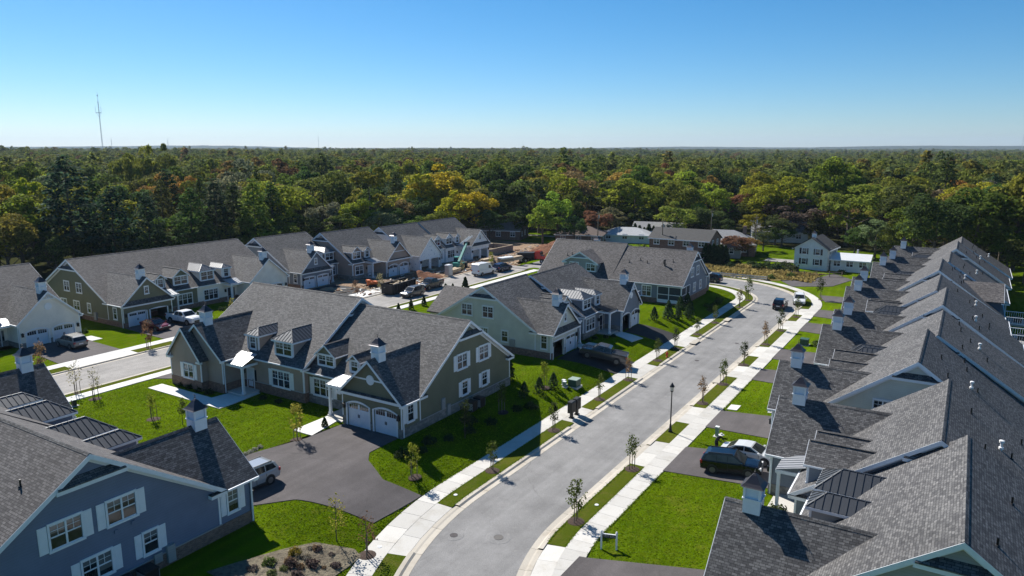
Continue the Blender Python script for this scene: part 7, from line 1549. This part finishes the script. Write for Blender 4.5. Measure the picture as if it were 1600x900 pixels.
old_house(186.0, -52.5, (.2, 1), 16, 11, 3.0, 5.6, 'brick', 'grey_roof', 'grey hip-roofed ranch house with brick chimneys behind the red maple', hip=True, chimney=(5, 2))
old_house(180.6, -50.0, (1, -.2), 8, 7, 2.7, 4.0, 'grey_siding', 'grey_roof', 'low grey wing in front of the hip-roofed ranch', hip=True, chimney=(-3, 0))
old_house(194.5, -82.5, (.25, 1), 14, 9, 2.2, 3.8, 'white_siding', 'pale_roof', 'white-roofed ranch house behind the unfinished plot', hip=True)
old_house(184.0, -92.0, (.3, 1), 13, 9, 2.7, 4.6, 'brick', 'brown_roof', 'brown-roofed ranch house left of the white-roofed one', hip=True)
old_house(203.5, -76.5, (.2, 1), 14, 9, 2.8, 4.8, 'slate_siding', 'grey_roof', 'grey ranch house half hidden behind arborvitae')
old_house(181.0, -116.5, (.3, 1), 13, 8.5, 2.8, 4.7, 'brick', 'grey_roof', 'small ranch house under the yellow tree', hip=False)
old_house(219.0, -46.0, (.3, 1), 15, 9, 3.0, 5.4, 'white_siding', 'grey_roof', 'grey roof peeping out behind the dark purple tree')
wc = old_house(173.0, -28.0, (1, .1), 8.0, 7.0, 4.6, 6.9, 'white_siding', 'dark_roof', 'white two-storey farmhouse with dark roof at the end of the meadow', storeys=2, wins=2, sh=2.25)
cupola(wc, (-2.4, 0, 6.8), 0, .85)
for sx in (-1, 1):
    for st in range(2):
        for y in (-1.5, 1.5): MB().box(-4.06, -4.0, y + sx * .72 - .2, y + sx * .72 + .2, 1.0 + st * 2.25, 2.3 + st * 2.25).build('shutter', 'car_navy', wc)
ex = old_house(173.0, -20.6, (0, 1), 7.6, 6.0, 2.5, 3.5, 'white_siding', 'white_roof', 'white single-storey wing with pale roof beside the farmhouse', wins=3)
MB().tube((1, .5, 3.0), (1, .5, 4.5), .2, .2, 10).build('flue', 'galvanised', ex)
pc = empty('carport', W(168.0, -12.6, -1.2), dirang(0, 1)); tag(pc, 'small white carport beside the farmhouse wing', 'carport')
MB().box(-2.6, 2.6, -2.2, 2.2, 2.2, 2.32).build('roof', 'white_paint', pc)
for x in (-2.4, 2.4):
    for y in (-2, 2): MB().box(x - .07, x + .07, y - .07, y + .07, -.2, 2.2).build('post', 'white_paint', pc)
for i in range(9): shrub(200.0 - i * .2, -71.0 - i * 1.35, 3.6 + .5 * (i % 3), 'arb', dg, ORD[i] + ' dark arborvitae in the hedge before the grey ranch', 1.3, 'arborvitae hedge', -1.2)
for i in range(6): shrub(164.8, -50.4 + i * .9, 4.6 - .2 * (i % 2), 'arb', dg, ORD[i] + ' dark arborvitae beside the brick house', 1.2, 'arborvitae by the brick house', -1.2)
for i, (u, v, h) in enumerate(((176, -74, 1.7), (178, -71, 1.9), (173, -68, 2.0), (176, -66, 1.5), (170.5, -66, 1.6), (179.5, -77, 1.4))): shrub(u, v, h, 'bush', (.075, .10, .02), ORD[i] + ' bright shrub left of the brick house', 1.1, 'shrubs in the old gardens', -1.2)
for i, (u, v, h) in enumerate(((168, -44, 1.2), (167.5, -40.5, 1.3), (167, -37, 1.5), (169, -33.5, 1.6), (170.5, -47.5, 1.2), (166.8, -21.5, 1.0))): shrub(u, v, h, 'bush', dg, ORD[i] + ' dark hedge bush between meadow and farmhouse', 1.2, 'shrubs in the old gardens', -1.2)
sheet('old_drive', 176, 181, -40, -24, -1.16, 'road_pale', label='pale drive behind the farmhouse'); sheet('old_drive', 181, 204, -34, -28, -1.15, 'road_pale', label='pale lane between the old houses')
sheet('old_drive', 190, 193, -125, -96, -1.12, 'road_pale', label='pale lane beyond the earth mound')
# power poles
for i, (u, v) in enumerate(((166.2, -61.5), (188, -45), (178, -84), (200, -60))):
    p = empty('utility_pole', W(u, v, -1.2), dirang(1, .3)); tag(p, ['grey pole before the brick house', 'grey pole beside the hip-roofed ranch', 'grey pole by the brown-roofed ranch', 'grey pole behind the brick house'][i], 'utility pole', 'utility poles among the old houses')
    MB().tube((0, 0, -.3), (0, 0, 9.6), .15, .10, 8).build('pole', 'stake_wood', p); MB().box(-1.1, 1.1, -.06, .06, 8.9, 9.02).build('crossarm', 'stake_wood', p)
    MB().tube((.3, 0, 7.6), (.3, 0, 8.4), .2, .2, 8).build('transformer', 'galvanised', p)
# person at the open boot of the pale saloon
def person():
    z = H1(62.3, -15.9) + .06; root = empty('person', W(60.1, -16.6, z), dirang(-.3, 1)); tag(root, 'person in dark clothes and wide white hat leaning to the back of the saloon', 'person')
    pts = {'pel': (0, 0, .92), 'chest': (.22, 0, 1.26), 'neck': (.36, 0, 1.44), 'head': (.46, 0, 1.56), 'top': (.50, 0, 1.66)}
    V, E, Rr = [], [], []
    def v(p, r): V.append(p); Rr.append(r); return len(V) - 1
    pel = v((0, 0, .94), .17); ab = v((.10, 0, 1.12), .165); ch = v((.24, 0, 1.32), .18); nk = v((.34, 0, 1.46), .065); hd = v((.42, 0, 1.57), .10); tp = v((.45, 0, 1.66), .085)
    E += [(pel, ab), (ab, ch), (ch, nk), (nk, hd), (hd, tp)]
    for s in (-1, 1):
        hip = v((-.01, s * .11, .86), .11); kn = v((.06, s * .13, .48), .075); an = v((-.02, s * .14, .09), .05); toe = v((.17, s * .15, .04), .042); E += [(pel, hip), (hip, kn), (kn, an), (an, toe)]
        sh = v((.26, s * .20, 1.38), .07); el = v((.42, s * .25, 1.14), .05); wr = v((.64, s * .20, 1.06), .035); pm = v((.72, s * .19, 1.05), .036); E += [(ch, sh), (sh, el), (el, wr), (wr, pm)]
        for k in range(4): f = v((.80, s * .19 + (k - 1.5) * .022, 1.05), .010); g = v((.845, s * .19 + (k - 1.5) * .022, 1.02 + .004 * k), .009); E += [(pm, f), (f, g)]
        th = v((.755, s * .19 - s * .05, 1.05), .011); E += [(pm, th)]
    me = bpy.data.meshes.new('body'); me.from_pydata(V, E, []); o = put('body', me, root); me.materials.append(M('dark_cloth'))
    md = o.modifiers.new('skin', 'SKIN'); me.skin_vertices[0]
    for i, r in enumerate(Rr): me.skin_vertices[0].data[i].radius = (r, r)
    me.skin_vertices[0].data[0].use_root = True; o.modifiers.new('sub', 'SUBSURF').levels = 1; o.modifiers['sub'].render_levels = 1
    MB().lathe([(.0, .12), (.09, .12), (.11, .05), (.12, .01), (.25, -.03), (.245, -.04), (.11, 0)], 16).build('hat', 'straw_hat', root, (.45, 0, 1.64))
    fm = MB(); fm.lathe([(0, -.11), (.06, -.09), (.085, 0), (.07, .06)], 10); fm.build('face', 'skin', root, (.475, 0, 1.60))
person()
# masts
def mast(px, Y, top, w, label, arms=False):
    x = wxy(px, Y, 25); m = empty('radio_mast', (x, Y, -2)); tag(m, label, 'mast', 'radio masts on the horizon'); mb = MB(); n = 26
    for k in range(3):
        a = 2.094 * k; mb.beam((math.cos(a) * w, math.sin(a) * w, 0), (math.cos(a) * w * .7, math.sin(a) * w * .7, top * .86), w * .22, w * .22)
    for j in range(n):
        z0, z1 = top * .86 * j / n, top * .86 * (j + 1) / n
        for k in range(3):
            a, b = 2.094 * k, 2.094 * (k + 1); r0, r1 = w * (1 - .3 * j / n), w * (1 - .3 * (j + 1) / n); mb.beam((math.cos(a) * r0, math.sin(a) * r0, z0), (math.cos(b) * r1, math.sin(b) * r1, z1), w * .12, w * .12)
    mb.build('lattice', 'mast_steel', m); MB().tube((0, 0, top * .84), (0, 0, top), w * .28, w * .12, 6).build('antenna', 'mast_steel', m)
    if arms:
        z = top * .70; mb = MB(); mb.beam((-6.5, 0, z), (4.5, 0, z), 1.0, 1.0)
        for q in (-6.5, 4.5): mb.beam((q, 0, z), (q, 0, z + 12), .35, .35).beam((q, 0, z), (0, 0, z - 9), .25, .25)
        mb.build('antenna_arm', 'mast_steel', m); MB().lathe([(0, 0), (1.0, .3), (1.0, 2.4), (0, 2.8)], 8, (0, 0, top * .935)).build('beacon', 'mast_steel', m)
mast(160.5, 1500, 137, 1.15, 'tall lattice radio mast with cross arm at the left of the horizon', True)
mast(175, 2600, 64, 1.2, 'short mast just right of the tall lattice mast'); mast(263, 2600, 62, 1.3, 'short mast above the tallest woodland trees'); mast(498, 3000, 82, .9, 'thin mast left of the middle of the horizon'); mast(817, 3000, 62, .8, 'faint mast near the middle of the horizon'); mast(1597, 2600, 78, .9, 'mast at the right edge of the horizon')
# low far hills
def hills():
    mb = MB(); n = 160; rg = random.Random(2); P = []
    for i in range(n + 1):
        a = R(40) + R(100) * i / n; d = 8200; t = i / n
        h = 26 + 16 * max(0, 1 - t / .42) + 20 * max(0, math.sin(t * 9.0 + .6)) * (.4 + .6 * math.sin(t * 3.1)) + 12 * math.sin(t * 37) * .4 + 10 * math.sin(t * 17 + 2) * .5 + rg.uniform(-2, 2)
        P.append((math.cos(a) * d, math.sin(a) * d, max(20, h), a))
    for p, q in zip(P[:-1], P[1:]):
        e = 7000 / 8200
        mb.face([(p[0] * e, p[1] * e, -5), (q[0] * e, q[1] * e, -5), (q[0], q[1], q[2]), (p[0], p[1], p[2])]); mb.face([(p[0], p[1], p[2]), (q[0], q[1], q[2]), (q[0] * 1.06, q[1] * 1.06, -5), (p[0] * 1.06, p[1] * 1.06, -5)])
    tag(mb.build('hills', 'woodland', smooth=True), 'low wooded hills on the horizon', None, None, 'structure')
hills()
hz = MB().box(-9900, 9900, -9900, 9900, -12, 150).build('haze', 'white_paint'); hz.data.materials.clear()
hm = bpy.data.materials.new('haze_air'); hm.use_nodes = True; hm.node_tree.nodes.clear(); ho = hm.node_tree.nodes.new('ShaderNodeOutputMaterial'); hv = hm.node_tree.nodes.new('ShaderNodeVolumePrincipled')
hv.inputs['Color'].default_value = (.62, .78, 1.0, 1); hv.inputs['Density'].default_value = 0.00006; hv.inputs['Anisotropy'].default_value = 0.2; hm.node_tree.links.new(hv.outputs[0], ho.inputs['Volume'])
hz.data.materials.append(hm); tag(hz, 'thin pale blue haze over the whole scene', None, None, 'stuff')
